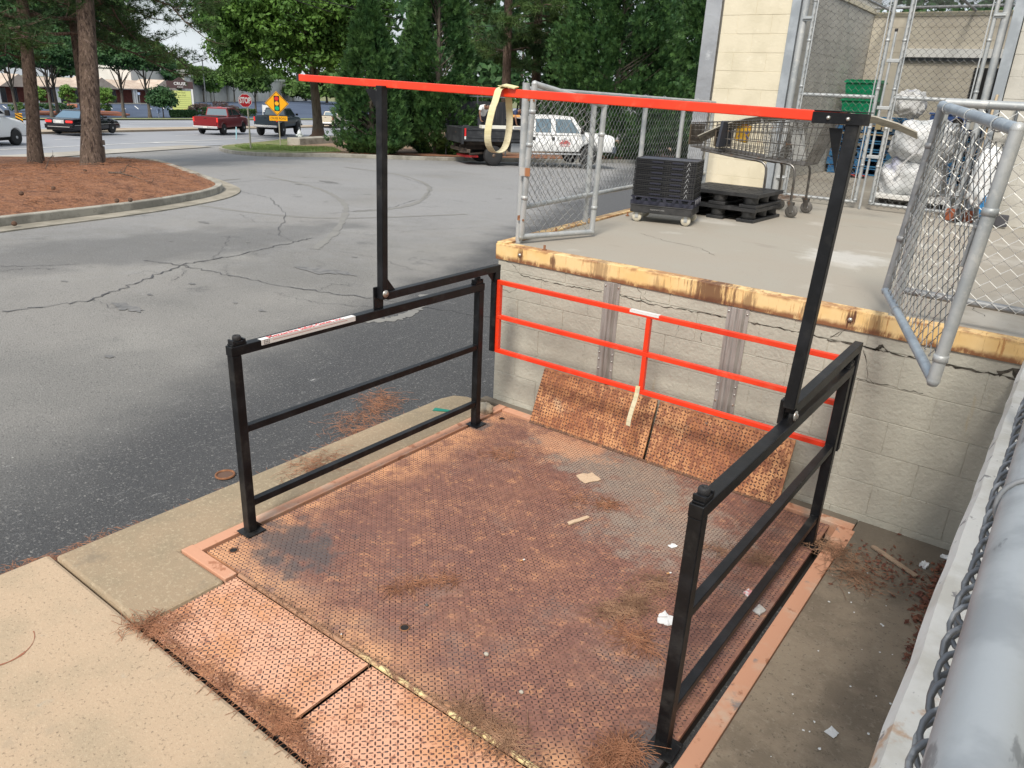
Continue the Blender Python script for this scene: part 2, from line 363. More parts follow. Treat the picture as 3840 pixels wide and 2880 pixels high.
# dark patch of asphalt beside the lift
def patch(name,pts,off,mat):
    V=[(x,y,g(x,y)+off) for x,y in pts]; n=len(V); cx_=sum(v[0] for v in V)/n; cy_=sum(v[1] for v in V)/n
    m=MB(); rings=6
    for k in range(rings,0,-1):
        s_=k/rings
        for x,y,_ in V:
            X=cx_+(x-cx_)*s_;Y=cy_+(y-cy_)*s_; m.V.append((X,Y,g(X,Y)+off))
    m.V.append((cx_,cy_,g(cx_,cy_)+off))
    for k in range(rings-1):
        for i in range(n): m.F.append((k*n+i,k*n+(i+1)%n,(k+1)*n+(i+1)%n,(k+1)*n+i)); m.m.append(0); m.sm.append(False)
    for i in range(n): m.F.append(((rings-1)*n+i,(rings-1)*n+(i+1)%n,rings*n)); m.m.append(0); m.sm.append(False)
    return tag(m.build(name,mat),kind='structure')
def smooth_pts(pts,k=5):
    P=[Vector(p) for p in pts]; out=[]
    for i in range(len(P)-1):
        p0=P[max(i-1,0)];p1=P[i];p2=P[i+1];p3=P[min(i+2,len(P)-1)]
        for s_ in range(k):
            t=s_/k; out.append(.5*((2*p1)+(p2-p0)*t+(2*p0-5*p1+4*p2-p3)*t*t+(3*p1-p0-3*p2+p3)*t**3))
    return out+[P[-1]]
# cracks in the asphalt: thin tarred ribbons
def crack(name,pts,w0,mat=tar,off=-.012,j=.03,seed=1,z=None,sub=7):
    random.seed(seed); P=[]
    for a,b in zip(pts[:-1],pts[1:]):
        for k in range(sub):
            t=k/sub; P.append((a[0]+(b[0]-a[0])*t+random.uniform(-j,j),a[1]+(b[1]-a[1])*t+random.uniform(-j,j)))
    P.append(tuple(pts[-1][:2])); m=MB(); vs=[]
    for i,p in enumerate(P):
        q=P[min(i+1,len(P)-1)]; o=P[max(i-1,0)]; d=Vector((q[0]-o[0],q[1]-o[1],0)).normalized(); s_=Vector((-d.y,d.x,0))*w0*random.uniform(.4,1.3)*.5
        zz=(g(*p)+off) if z is None else z
        vs+= [(p[0]-s_.x,p[1]-s_.y,zz),(p[0]+s_.x,p[1]+s_.y,zz)]
    m.add(vs,[(2*i,2*i+1,2*i+3,2*i+2) for i in range(len(P)-1)]); return tag(m.build(name,mat),kind='structure')
TM=M('tyre_mark',(.20,.195,.185),[dict(c=(.22,.215,.2),s=3,lo=.4,hi=.6,d=6)],rough=.9)
for i,pl in enumerate([[(1290,625),(1480,650),(1600,690),(1590,740),(1500,775),(1330,790)],[(1000,660),(1180,700),(1290,760),(1270,850),(1180,930)],[(1340,1200),(1480,1190),(1570,1150),(1600,1100)],[(300,700),(620,690),(900,668)],[(700,760),(1000,800),(1300,815),(1750,800)]]):
    crack('tyre_mark',[tuple(p) for p in smooth_pts([tuple(gp(*q)[:2]) for q in pl])],.16,mat=TM,off=-.015,j=.01,seed=60+i,sub=3)
for i,(pl,wd) in enumerate([([(0,1165),(350,1120),(520,1050),(700,985),(900,950),(1100,905),(1170,890)],.035),([(540,972),(690,992),(860,1030),(1100,1075),(1400,1115),(1850,1185)],.03),([(0,995),(200,990),(300,985)],.015),
     ([(1560,1010),(1400,960),(1250,935)],.012),([(640,700),(760,690),(1000,672),(1290,690)],.03),([(0,870),(300,820),(640,800)],.01),([(1300,625),(1500,660),(1620,700),(1590,740),(1450,780),(1200,800)],.02),
     ([(700,985),(690,1020),(640,1050)],.012),([(760,980),(800,965),(840,930),(860,880)],.010),([(860,1030),(840,1010),(850,990)],.008),([(1100,905),(1060,880),(1000,870)],.01),([(350,1120),(420,1150),(470,1140)],.008),([(620,1020),(540,1012),(480,1030)],.008),
     ([(1180,1090),(1250,1060),(1320,1065)],.008),([(0,1010),(90,1002),(210,1004)],.012),([(900,800),(960,830),(1100,830)],.01),([(1040,880),(1070,800),(1010,740),(900,715)],.022),([(1240,860),(1400,880),(1560,860),(1800,850)],.012),([(1020,1090),(1180,1130),(1390,1145),(1600,1160)],.010)]):
    crack('asphalt_crack',[tuple(gp(*p)[:2]) for p in pl],wd*.68,seed=i+1,j=.045,sub=12)
tar_s=M('oil_stain',(.13,.13,.13),[dict(c=(.19,.185,.18),s=9,lo=.4,hi=.6,d=6)],rough=.75)
random.seed(44)
for i,(px,py,w_) in enumerate(((1200,1010,.30),(1290,1020,.18),(1230,680,.28),(465,1145,.16),(505,1155,.12),(980,1160,.05),(720,1060,.05),(410,1330,.05),(760,830,.12),(1120,520+170,.10),(560,1100,.04),(880,1130,.035),(640,900,.04),(1330,960,.05),(240,1050,.05),(930,905,.04))):
    P=gp(px,py); m=MB(); n=17; pts=[]
    for k in range(n):
        a=2*math.pi*k/n; r=w_*random.uniform(.45,1.1); x=P.x+math.cos(a)*r*1.5; y=P.y+math.sin(a)*r*.8; pts.append((x,y,g(x,y)-.0125-i*.0001))
    m.add(pts+[(P.x,P.y,g(P.x,P.y)-.0125-i*.0001)],[(k,(k+1)%n,n) for k in range(n)]); tag(m.build('asphalt_stain',tar_s),kind='structure')
# ------------------------------------------------------------ kerbed islands
def ribbon(pts,o0,o1,z0,z1):
    "closed box ribbon along a 2D polyline, offsets o0..o1 to its left, heights above g"
    m=MB(); vs=[]; n=len(pts)
    for i,p in enumerate(pts):
        a=Vector(pts[max(i-1,0)][:2]); b=Vector(pts[min(i+1,n-1)][:2]); d=(b-a).normalized(); s_=Vector((-d.y,d.x)); gz=g(p[0],p[1])
        for o,z in((o0,z0),(o0,z1),(o1,z1),(o1,z0)): vs.append((p[0]+s_.x*o,p[1]+s_.y*o,gz+z))
    fs=[]
    for i in range(n-1):
        for k in range(4): fs.append((i*4+k,i*4+(k+1)%4,i*4+4+(k+1)%4,i*4+4+k))
    fs+=[(0,1,2,3),tuple(4*(n-1)+k for k in(3,2,1,0))]
    return m.add(vs,fs)
def smooth(pts,k=4):
    P=[Vector(p[:2]) for p in pts]; out=[]
    for i in range(len(P)-1):
        p0=P[max(i-1,0)];p1=P[i];p2=P[i+1];p3=P[min(i+2,len(P)-1)]
        for s_ in range(k):
            t=s_/k; out.append(.5*((2*p1)+(p2-p0)*t+(2*p0-5*p1+4*p2-p3)*t*t+(3*p1-p0-3*p2+p3)*t**3))
    return [tuple(q) for q in out]+[tuple(P[-1])]
isl=[(-11.2,-5),(-13.2,1.5),(-14.25,4.9),(-15.0,7.4),(-15.75,9.1),(-16.5,10.3),(-17.5,11.2),(-18.9,11.75),(-21,12.4),(-24,13.6),(-28,15.2),(-32,16.0)]
isl=smooth(isl)
tag(ribbon(isl,0,.16,-.03,.15).build('island_kerb',kerb_m,bevel=.02),kind='structure')
tag(ribbon(isl,-.42,-.01,-.04,.0).build('kerb_gutter',M('gutter_concrete',(.33,.30,.245),[dict(c=(.22,.2,.16),s=2,lo=.4,hi=.6,d=6)],rough=.9)),kind='structure')
def mound(x,y):
    d=max(0,min(1,(Vector((x,y))-Vector((-17.2,10.6))).length/9)); return .12+.22*ss(d)
poly=[p for p in isl]+[(-36,10),(-36,-5)]
# pine straw bed: fan towards the inside, following the kerb, rising to a low mound
cx_,cy_=-24.5,7.5
m=MB(); n=len(poly); RG=14
nr=[]
for k in range(RG):
    s_=1-k/RG
    for x,y in poly:
        X=cx_+(x-cx_)*s_*(.985);Y=cy_+(y-cy_)*s_*(.985)
        e=min(1,(1-s_)*6); zz=g(X,Y)+.11+.13*ss(e)+.04*math.sin(X*1.7)*math.cos(Y*2.1)*e
        m.V.append((X,Y,zz))
m.V.append((cx_,cy_,g(cx_,cy_)+.26))
for k in range(RG-1):
    for i in range(n): m.F.append((k*n+i,k*n+(i+1)%n,(k+1)*n+(i+1)%n,(k+1)*n+i)); m.m.append(0); m.sm.append(True)
for i in range(n): m.F.append(((RG-1)*n+i,(RG-1)*n+(i+1)%n,RG*n)); m.m.append(0); m.sm.append(True)
tag(m.build('pine_straw_bed',straw_m),kind='structure')
def bedz(x,y): return g(x,y)+.24
# the right-hand verge between the lot and the road
kp=[gp(*p) for p in[(1500,508),(1300,512),(1120,522),(980,538),(880,548),(826,556),(835,568),(917,580),(1050,586),(1313,590),(1514,597),(1700,602),(1900,606),(2100,609),(2333,609),(2600,606),(2900,602)]]
vk=smooth([tuple(p[:2]) for p in kp],4)
tag(ribbon(vk,.0,.16,-.03,.14).build('verge_kerb',kerb_m,bevel=.02),kind='structure')
def fanbed(name,poly,c,off,mat,RG=10,bulge=0):
    m=MB(); n=len(poly)
    for k in range(RG):
        s_=1-k/RG
        for x,y in poly:
            X=c[0]+(x-c[0])*s_;Y=c[1]+(y-c[1])*s_; m.V.append((X,Y,g(X,Y)+off+bulge*ss(min(1,(1-s_)*3))))
    m.V.append((c[0],c[1],g(*c)+off+bulge))
    for k in range(RG-1):
        for i in range(n): m.F.append((k*n+i,k*n+(i+1)%n,(k+1)*n+(i+1)%n,(k+1)*n+i)); m.m.append(0); m.sm.append(True)
    for i in range(n): m.F.append(((RG-1)*n+i,(RG-1)*n+(i+1)%n,RG*n)); m.m.append(0); m.sm.append(True)
    return tag(m.build(name,mat),kind='structure')
end=vk[-1]; st_=vk[0]
polyv=vk+[(end[0]-6,end[1]+60),xy(24.6,150),xy(24.6,100),xy(24.6,75)]
fanbed('dirt_verge',polyv,(-36,42),.10,dirt_m,14)
kf=[tuple(p[:2]) for p in kp[:9]]
fanbed('grass_lawn',smooth(kf,3)+[tuple(gp(*p)[:2]) for p in((1290,578),(1180,560),(1080,556),(1000,548),(1100,535))],tuple(gp(980,560)[:2]),.125,grass_m,6)
sb=[gp(*p) for p in((1313,586),(1514,593),(1700,598),(1900,602),(2100,605),(2333,605),(2600,602))]+[gp(*p) for p in((2600,590),(2333,592),(2100,590),(1900,585),(1700,583),(1500,583),(1330,578))]
fanbed('straw_border',[tuple(p[:2]) for p in sb],tuple(gp(1950,595)[:2]),.13,straw_m,4)
# ------------------------------------------------------------ concrete round the lift
def slab(name,x0,x1,y0,y1,z0,z1,mat,bev=.012):
    m=MB(); m.box(x0,x1,y0,y1,z0,z1); return tag(m.build(name,mat,bevel=bev),kind='structure')
slab('sidewalk',-3.775,4,-6,1.238,-.4,.004,conc_b,.02)
m=MB(); P=[(-3.735,1.25),(-2.915,1.25),(-2.915,1.68),(-3.31,1.68),(-3.31,4.335),(-3.60,4.335),(-3.70,4.28),(-3.735,4.15)]
m.prism(P,lambda x,y:(x,y,-.4),lambda x,y:(x,y,.002)); tag(m.build('lift_kerb',conc_g,bevel=.018),kind='structure')
slab('lift_apron',-.615,-.045,1.25,4.449,-.4,.0,conc_d,.006)
slab('wall_footing',-3.50,-.62,4.378,4.449,-.4,.001,conc_d,.006)
# ring stain on the sidewalk
m=MB()
random.seed(2); ring=[]
for k in range(26):
    a=R(-75+k*6.2); ring.append((a,random.uniform(.4,1.5)*(2.2 if 8<k<16 else 1)))
RC=onp(-10,2420,2,0)
for (a,w1),(b,w2) in zip(ring[:-1],ring[1:]):
    r0=.15
    f=lambda a,rr:(RC.x+math.cos(a)*rr,RC.y+math.sin(a)*rr*.9,.006)
    m.add([f(a,r0-w1*.002),f(a,r0+w1*.002),f(b,r0+w2*.002),f(b,r0-w2*.002)],[(0,1,2,3)])
tag(m.build('rust_ring_stain',M('rust_stain',(.30,.12,.07),rough=.9)),kind='structure')
# ------------------------------------------------------------ loading dock
cmu=M('painted_block',(.465,.45,.385),[dict(c=(.40,.385,.33),s=2.2,lo=.42,hi=.64,d=5),dict(c=(.51,.495,.43),s=30,lo=.55,hi=.75,d=4,f=.5),dict(c=(.46,.33,.14),s=5,lo=.62,hi=.78,d=6,st=(3,3,.35),f=.55,off=6),dict(c=(.13,.115,.09),s=16,lo=.645,hi=.70,d=8,rg=.72,f=.5,st=(1,1,.55),off=2),dict(c=(.38,.36,.31),s=1.4,lo=.54,hi=.72,d=7,rg=.7,f=.4,off=18),
   dict(c=(.20,.18,.14),s=6,lo=.55,hi=.7,d=6,mask=(2,.12,-.02),mw=.1,f=.8)],rough=.75,bumps=[(45,.006,.9),(12,.010,.7)])
dk=thing('loading_dock','raised concrete loading dock with cream block wall and rusty yellow edge','loading dock',(-1.7,4.6,0))
def blocks(m,x0,x1,zs,y,depth,bl=.406,gap=.004,fn=None,off=0):
    "courses of blocks between heights zs; fn maps (s,depth,z)"
    random.seed(5)
    for i,(a,b) in enumerate(zip(zs[:-1],zs[1:])):
        s_=x0-((i%2)*bl/2)-off
        while s_<x1:
            l_=max(s_,x0); r_=min(s_+bl,x1)
            if r_-l_>.02:
                d=random.uniform(-.0012,.0012)
                c=[fn(s2,dd,z2) for z2 in(a+gap/2,b-gap/2) for dd in(d,depth) for s2 in(l_+gap/2,r_-gap/2)]
                m.add(c,[(0,2,3,1),(4,5,7,6),(0,1,5,4),(2,6,7,3),(0,4,6,2),(1,3,7,5)])
            s_+=bl
zs=[-.35,-.163,.04,.243,.446,.649,.852,1.055,1.136]
m=MB(); blocks(m,-3.43,-.04,zs,4.45,.1,fn=lambda s_,d,z:(s_,4.45+d,z)); m.box(-3.428,-.042,4.4535,4.56,-.35,1.13)
wall=m.build('block_wall',cmu,dk,bevel=.0022)
m=MB(); m.prism([(-3.43,4.552),(-3.43,4.4545),(-3.985,9.9),(-3.9,9.9)],lambda x,y:(x,y,-.6),lambda x,y:(x,y,1.2)); m.build('side_wall',cmu,dk)
m=MB(); m.prism([(-3.425,4.463),(5,4.463),(5,16.3),(-4.3,16.3),(-3.985,9.9)],lambda x,y:(x,y,1.137),lambda x,y:(x,y,1.245)); m.build('floor_slab',dock_m,dk)
rusty=[((-2.93,.06),.03,.8),((-2.55,.05),.09,.5),((-1.72,.05),.16,.8),((-1.50,.04),.06,.6),((-1.13,.04),.05,.7),((-.9,.06),.035,.9),((-.78,.05),.05,.5),((-3.22,.06),.035,.8),((-2.1,.02),.05,.4)]
yel=M('yellow_steel',(.80,.585,.30),[dict(c=(.76,.50,.20),s=3,lo=.4,hi=.7,d=5),dict(c=(.42,.17,.05),s=9,lo=.585,hi=.64,d=9,rg=.72,st=(4.5,1,.3),f=.8),
  dict(c=(.20,.075,.03),s=6,lo=.36,hi=.50,d=9,rg=.72,st=(1.6,1,.5),mask=(2,1.178,1.146),mw=.05,ms=16,f=.95),dict(c=(.30,.12,.05),s=7,lo=.42,hi=.58,d=9,rg=.72,mask=(2,1.228,1.25),mw=.03,ms=16,f=.8)]+
  [dict(c=(.11,.042,.022),spot=(p[0]+1.7,-.16,1.135+p[1]),sst=(1,.1,.55),r=r_*1.0,edge=.35,wob=2.0,s=14,d=9,rg=.75,st=(3,1,.3),f=min(1,f_*1.1)) for p,r_,f_ in rusty],rough=.6,bumps=[(40,.002,.3)])
m=MB(); m.box(-3.445,-.03,4.438,4.4485,1.134,1.2485); m.box(-3.445,-.03,4.449,4.535,1.2455,1.2495)
m.add([(-3.4455,4.437,1.134),(-3.4455,4.437,1.2495),(-3.98,9.8,1.2495),(-3.98,9.8,1.134)],[(0,1,2,3)])
m.prism([(-3.446,4.45),(-3.36,4.45),(-3.9,9.8),(-3.985,9.8)],lambda x,y:(x,y,1.246),lambda x,y:(x,y,1.262))
m.build('edge_beam',yel,dk,bevel=.002)
bolt_m=M('zinc_bolt',(.55,.55,.53),[dict(c=(.3,.16,.08),s=40,lo=.5,hi=.7)],rough=.4,metal=.8)
rust_m=M('rust',(.20,.085,.04),[dict(c=(.32,.15,.07),s=30,lo=.45,hi=.65)],rough=.85)
for x in(-3.22,-.90):
    m=MB(); m.lathe([(.0001,-.012),(.011,-.012),(.013,-.006),(.013,0)],(x,4.438,1.195),6,'y'); m.build('bolt',bolt_m,dk)
for x,y in((-3.05,4.50),(-.42,4.50),(-3.50,6.55),(-3.42,5.2)):
    m=MB(); m.lathe([(.02,1.248),(.02,1.254),(.009,1.254),(.009,1.285),(.0001,1.286)],(x,y,0),8); m.build('bolt',rust_m,dk)
alu=M('aluminium_channel',(.40,.385,.37),[dict(c=(.29,.26,.24),s=6,lo=.4,hi=.65,d=5,st=(6,1,.4)),dict(c=(.48,.46,.45),s=18,lo=.5,hi=.7,st=(8,1,.2),f=.6)],rough=.42,metal=.35)
for x0,x1 in((-2.50,-2.375),(-1.615,-1.475)):
    m=MB(); y=4.4485; wq=x1-x0
    prof=[(0,0),(0,-.004),(.022,-.004),(.036,-.030),(wq/2-.006,-.030),(wq/2,-.022),(wq/2+.006,-.030),(wq-.036,-.030),(wq-.022,-.004),(wq,-.004),(wq,0)]
    m.prism([(x0+a,y+b) for a,b in prof],lambda x,yy:(x,yy,.40),lambda x,yy:(x,yy,1.132))
    bp=m.build('dock_bumper_channel',alu,dk,bevel=.001)
    for bx in(x0+.011,x1-.011):
        for bz in(1.10,.62,.57,.50):
            q=MB(); q.lathe([(.0001,-.006),(.006,-.005),(.007,0)],(bx,y-.004,bz),8,'y'); q.build('bolt',bolt_m,bp)
dcr=M('wall_crack_dark',(.085,.075,.06),[dict(c=(.03,.027,.02),s=30,lo=.45,hi=.6)],rough=.9)
def wcrack(pts,w0,seed,bumpy=.012):
    random.seed(seed); P=[]
    for a,b in zip(pts[:-1],pts[1:]):
        L_=math.hypot(b[0]-a[0],b[1]-a[1]); n_=max(3,int(L_/.022))
        for k in range(n_):
            t=k/n_; P.append((a[0]+(b[0]-a[0])*t+random.uniform(-bumpy,bumpy)*.6,a[1]+(b[1]-a[1])*t+random.uniform(-bumpy,bumpy)*.5))
    P.append(pts[-1]); m=MB(); vs=[]
    for i,(x,z) in enumerate(P):
        h=w0*random.uniform(.08,1.25)/2*.8; q=P[min(i+1,len(P)-1)]; o=P[max(i-1,0)]; d=Vector((q[0]-o[0],0,q[1]-o[1])).normalized(); nx=-d.z*h; nz_=d.x*h
        vs+=[(x-nx,4.4478,z-nz_),(x+nx,4.4478,z+nz_)]
    m.add(vs,[(2*i,2*i+1,2*i+3,2*i+2) for i in range(len(P)-1)]); m.build('wall_crack',dcr,dk)
Wp=lambda u,v:(lambda p:(p.x,p.z))(onp(1750+u/1.4271,950+v/1.4271,1,4.447))
wcrack([Wp(290,118),Wp(430,150),Wp(560,178),Wp(722,206)],.007,1); wcrack([Wp(815,222),Wp(900,250),Wp(1000,275),Wp(1130,298),Wp(1270,322),Wp(1390,345)],.009,2)
wcrack([Wp(1500,368),Wp(1700,405),Wp(1850,438),Wp(2080,490),Wp(2210,520)],.010,3); wcrack([Wp(200,30),Wp(260,70),Wp(275,105),Wp(300,118)],.004,4)
wcrack([Wp(190,195),Wp(230,210),Wp(270,185)],.006,5); wcrack([Wp(905,175),Wp(935,215),Wp(930,250),Wp(1000,275)],.004,6); wcrack([Wp(960,200),Wp(945,230),Wp(990,262)],.003,7)
wcrack([Wp(1140,385),Wp(1130,410),Wp(1118,440)],.004,8); wcrack([Wp(1258,425),Wp(1256,470)],.007,9); wcrack([Wp(2030,400),Wp(1985,440),Wp(1950,450)],.003,10); wcrack([Wp(2120,510),Wp(2150,600),Wp(2130,660),Wp(2180,700)],.0025,11)
W2=lambda u,v:(lambda p:(p.x,p.z))(onp(3100+u/1.3824,300+v/1.3824,1,4.447))
wcrack([W2(0,1348),W2(100,1365),W2(250,1395),W2(480,1448)],.011,12); wcrack([W2(255,1395),W2(290,1378),W2(320,1412)],.03,13,.004); wcrack([W2(620,1478),W2(780,1510),W2(900,1530),W2(1010,1560)],.015,14); wcrack([W2(885,1520),W2(960,1500),W2(1015,1545)],.05,15,.006)
wcrack([W2(190,1400),W2(215,1480),W2(205,1560)],.004,16); wcrack([W2(150,1545),W2(400,1605),W2(500,1625)],.004,17)
wcrack([W2(20,1335),W2(60,1310),W2(100,1290)],.004,18)
for i,pl in enumerate([[(-2.95,5.75),(-2.6,5.6),(-2.3,5.55),(-2.1,5.35)],[(-.6,5.6),(-.45,5.2),(-.3,4.9)]]):
    P=crack('floor_crack',pl,.004,mat=dcr,z=1.2462,j=.015,seed=20+i); P['kind']='structure'
# ------------------------------------------------------------ right retaining wall with pipe rail
rw=thing('retaining_wall','white-capped retaining wall running down the right side of the lift well','wall',(.1,2,0))
m=MB(); zs2=[.04+.203*k-.406 for k in range(0,8)]
blocks(m,-4,4.43,zs2,0,.12,fn=lambda s_,d,z:(-.045+d,s_,z)); m.box(-.042,.25,-4,4.4,-.4,1.05); m.build('block_wall',cmu,rw,bevel=.002)
m=MB()
for k in range(30):
    y0=-4+k*.29; 
random.seed(9)
ys=[-4+i*.12 for i in range(71)]; ys=[y for y in ys if y<4.40]+[4.436]
pr=[]
for y in ys:
    e=random.uniform(-.003,.003); c0=-.058+e
    pr.append([(c0,y,1.02),(c0-.003,y,1.155+e*.3),(c0+.014,y,1.196),(.30,y,1.2),(.30,y,1.02)])
V=[p for r_ in pr for p in r_]; n=5
m.add(V,[(i*n+k,i*n+(k+1)%n,(i+1)*n+(k+1)%n,(i+1)*n+k) for i in range(len(pr)-1) for k in range(n)]+[(0,1,2,3,4),tuple((len(pr)-1)*n+k for k in(4,3,2,1,0))])
m.build('wall_cap',M('peeling_white_paint',(.74,.73,.70),[dict(c=(.62,.60,.55),s=5,lo=.45,hi=.65,d=6),dict(c=(.55,.38,.26),s=9,lo=.58,hi=.66,d=6,off=5,mask=(1,-.2,-.7),mw=.5),dict(c=(.28,.27,.27),s=16,lo=.63,hi=.68,d=5,off=8)],rough=.7,bumps=[(25,.006,.6)]),rw)
m=MB(); m.box(.302,6,-6,4.45,-.4,1.19); tag(m.build('upper_walkway',conc_g),kind='structure')
# ------------------------------------------------------------ the dock lift
ORG=(.60,.27,.115)
def specks(c,s,f=.9,off=0): return dict(c=c,s=s,lo=.56,hi=.62,d=7,rg=.72,f=f,off=off)
deck_m=M('worn_deck_paint',(.255,.12,.086),[dict(c=(.175,.08,.06),s=22,lo=.42,hi=.6,d=6,rg=.75),dict(c=(.27,.21,.17),s=1.5,lo=.5,hi=.7,d=8,rg=.72,f=.5,off=4),dict(c=(.17,.085,.075),s=1.1,lo=.46,hi=.72,d=8,rg=.7,f=.55,off=21),
   dict(c=(.55,.27,.145),s=1.5,lo=.48,hi=.72,d=12,rg=.85,f=.7,off=1),dict(c=(.55,.27,.14),s=16,lo=.53,hi=.66,d=8,rg=.75,f=.6,off=3),
   dict(c=(.66,.33,.17),s=7,lo=.36,hi=.60,d=9,rg=.78,mask=(0,-2.85+1.975,-3.2+1.975),mw=.7,ms=2,f=.95),dict(c=(.64,.34,.18),s=7,lo=.36,hi=.60,d=9,rg=.78,mask=(1,2.0-3.0,1.74-3.0),mw=.5,ms=2.4,f=.95,off=8),
   dict(c=(.30,.28,.235),spot=(.55,.55,0),r=.5,edge=.3,wob=1.6,s=5,d=8,rg=.75,f=.6),dict(c=(.30,.285,.24),spot=(-.05,1.0,0),sst=(.6,1,1),r=.42,edge=.3,wob=1.6,s=5,d=8,rg=.75,f=.6),dict(c=(.62,.33,.19),spot=(-.55,1.1,0),sst=(.7,1,1),r=.30,edge=.3,wob=1.8,s=6,d=8,rg=.75,f=.7),
   dict(c=(.085,.083,.085),spot=(-.93,-.90,0),sst=(.7,1,1),r=.26,edge=.3,wob=1.5,s=9,d=8,f=.8),dict(c=(.085,.083,.085),spot=(-1.2,.98,0),r=.12,edge=.4,wob=1.4,s=9,d=7,f=.85),dict(c=(.085,.083,.085),spot=(1.2,-.9,0),r=.16,edge=.4,wob=1.4,s=9,d=7,f=.85)],rough=.72,bumps=[(90,.0015,.5)])
lug_m=M('worn_lug',(.045,.022,.02),[dict(c=(.12,.06,.045),s=5,lo=.45,hi=.65,d=5),dict(c=(.055,.042,.045),s=3,lo=.5,hi=.7,off=4),dict(c=(.22,.11,.06),s=2.2,lo=.55,hi=.68,d=8,off=1,f=.7)],rough=.6)
flap_m=M('salmon_paint',(.68,.37,.24),[dict(c=(.58,.28,.14),s=2.0,lo=.45,hi=.62,d=8,rg=.7),dict(c=(.34,.14,.08),s=26,lo=.54,hi=.61,d=8,rg=.75,f=.9),dict(c=(.10,.075,.08),s=17,lo=.625,hi=.66,d=8,rg=.75,f=.9,off=5),dict(c=(.48,.20,.09),s=3.2,lo=.55,hi=.68,d=9,rg=.75,f=.7,off=8)],rough=.72,bumps=[(90,.0015,.5)])
flug_m=M('rusty_lug',(.09,.04,.03),[dict(c=(.07,.045,.045),s=9,lo=.45,hi=.62),dict(c=(.34,.16,.10),s=5,lo=.55,hi=.72,off=3,f=.7)],rough=.65)
ramp_m=M('orange_rust_paint',(.62,.32,.15),[dict(c=(.38,.155,.065),s=2.6,lo=.40,hi=.58,d=9,rg=.72,st=(1,1,.5)),dict(c=(.22,.08,.042),s=22,lo=.46,hi=.56,d=8,rg=.75,st=(1,1,.6),f=.85),dict(c=(.30,.115,.06),s=3,lo=.50,hi=.66,d=10,rg=.78,f=.7,off=17),dict(c=(.60,.44,.28),s=4,lo=.6,hi=.72,d=4,f=.5,off=8),dict(c=(.10,.08,.07),s=7,lo=.68,hi=.72,d=5,off=3,f=.8)],rough=.72,bumps=[(60,.0025,.6)])
rlug_m=M('ramp_lug',(.15,.06,.032),[dict(c=(.085,.04,.028),s=8,lo=.45,hi=.62),dict(c=(.24,.105,.05),s=5,lo=.55,hi=.7,off=3)],rough=.65)
def treads(m,fn,W,H,p=.0195,L_=.0188,w_=.0068,h=.003,margin=.006,ph=0):
    i=0; y=margin
    while y<H-margin:
        x=margin; j=0
        while x<W-margin:
            a=R(45) if (i+j+ph)%2 else R(-45); a+=random.uniform(-.05,.05); ca,sa=math.cos(a),math.sin(a); q_=random.uniform(.82,1.12); L2_=L_*q_; w2_=w_*random.uniform(.75,1.15); h2_=h*random.uniform(.5,1.1)
            if random.random()<.012: x+=p; j+=1; continue
            vs=[]
            for lx,ly,lz in((-L2_/2,0,0),(-L2_/4,-w2_/2,0),(L2_/4,-w2_/2,0),(L2_/2,0,0),(L2_/4,w2_/2,0),(-L2_/4,w2_/2,0),(-L2_/4,0,h2_),(L2_/4,0,h2_)):
                vs.append(fn(x+lx*ca-ly*sa,y+lx*sa+ly*ca,lz))
            m.add(vs,[(0,1,6),(1,2,7,6),(2,3,7),(3,4,7),(4,5,6,7),(5,0,6)]); x+=p; j+=1
        y+=p; i+=1
lift=thing('dock_lift','rusty orange scissor dock lift with diamond plate deck and hinged bridge plates','dock lift',(-1.975,3.0,0))
DX0,DX1,DY0,DY1=-3.205,-.738,1.768,4.268
m=MB(); m.box(DX0,DX1,DY0,DY1,-.02,-.0006); m.cur=2; m.box(DX0+.01,DX1-.01,DY0+.01,DY1-.01,-.3,-.021)
m.cur=1; treads(m,lambda x,y,z:(DX0+x,DY0+y,-.0008+z),DX1-DX0,DY1-DY0)
deck=m.build('deck_plate',[deck_m,lug_m,M('shaded_skirt',(.035,.025,.02),rough=.9)],lift)  # skirt coloured near black for the shade in the pit gap
hole=M('black_hole',(.012,.01,.01),rough=.9)
for x,y in((-3.11,1.86),(-2.0,2.0),(-3.12,4.17),(-.84,1.9)):
    m=MB(); m.lathe([(.024,-.0005),(.026,.0012),(.020,.0014)],(x,y,0),16); q=m.build('lifting_hole',[rust_m],lift); m=MB(); m.lathe([(.019,.0005),(.0195,.0016)],(x,y,0),14); m.build('hole',hole,q)
# front flaps
for k,(x0,x1) in enumerate(((-2.905,-1.956),(-1.934,-.985))):
    def ff(x,y,z,x0=x0): return (x0+x,1.262+y,-.012+ (y/.475)*.008+z)
    m=MB(); W_=x1-x0; c=[ff(a,b,zz) for zz in(-.012,0) for b in(0,.475) for a in(0,W_)]
    m.add(c,[(0,2,3,1),(4,5,7,6),(0,1,5,4),(2,6,7,3),(0,4,6,2),(1,3,7,5)]); m.cur=1; treads(m,ff,W_,.475,p=.0200,L_=.0198,w_=.0074,h=.003,ph=k)
    m.build('entry_flap',[flap_m,flug_m],lift)
hinge_m=M('hinge_steel',(.36,.20,.12),[dict(c=(.70,.58,.30),s=9,lo=.45,hi=.55,d=5,mask=(0,-.15,.1)),dict(c=(.12,.07,.05),s=25,lo=.6,hi=.7,d=5)],rough=.7)
m=MB(); x=-2.90
while x<-.99:
    m.tube((x,1.752,.002),(min(x+.074,-.985),1.752,.002),.0115,10); x+=.077
m.build('hinge',hinge_m,lift)
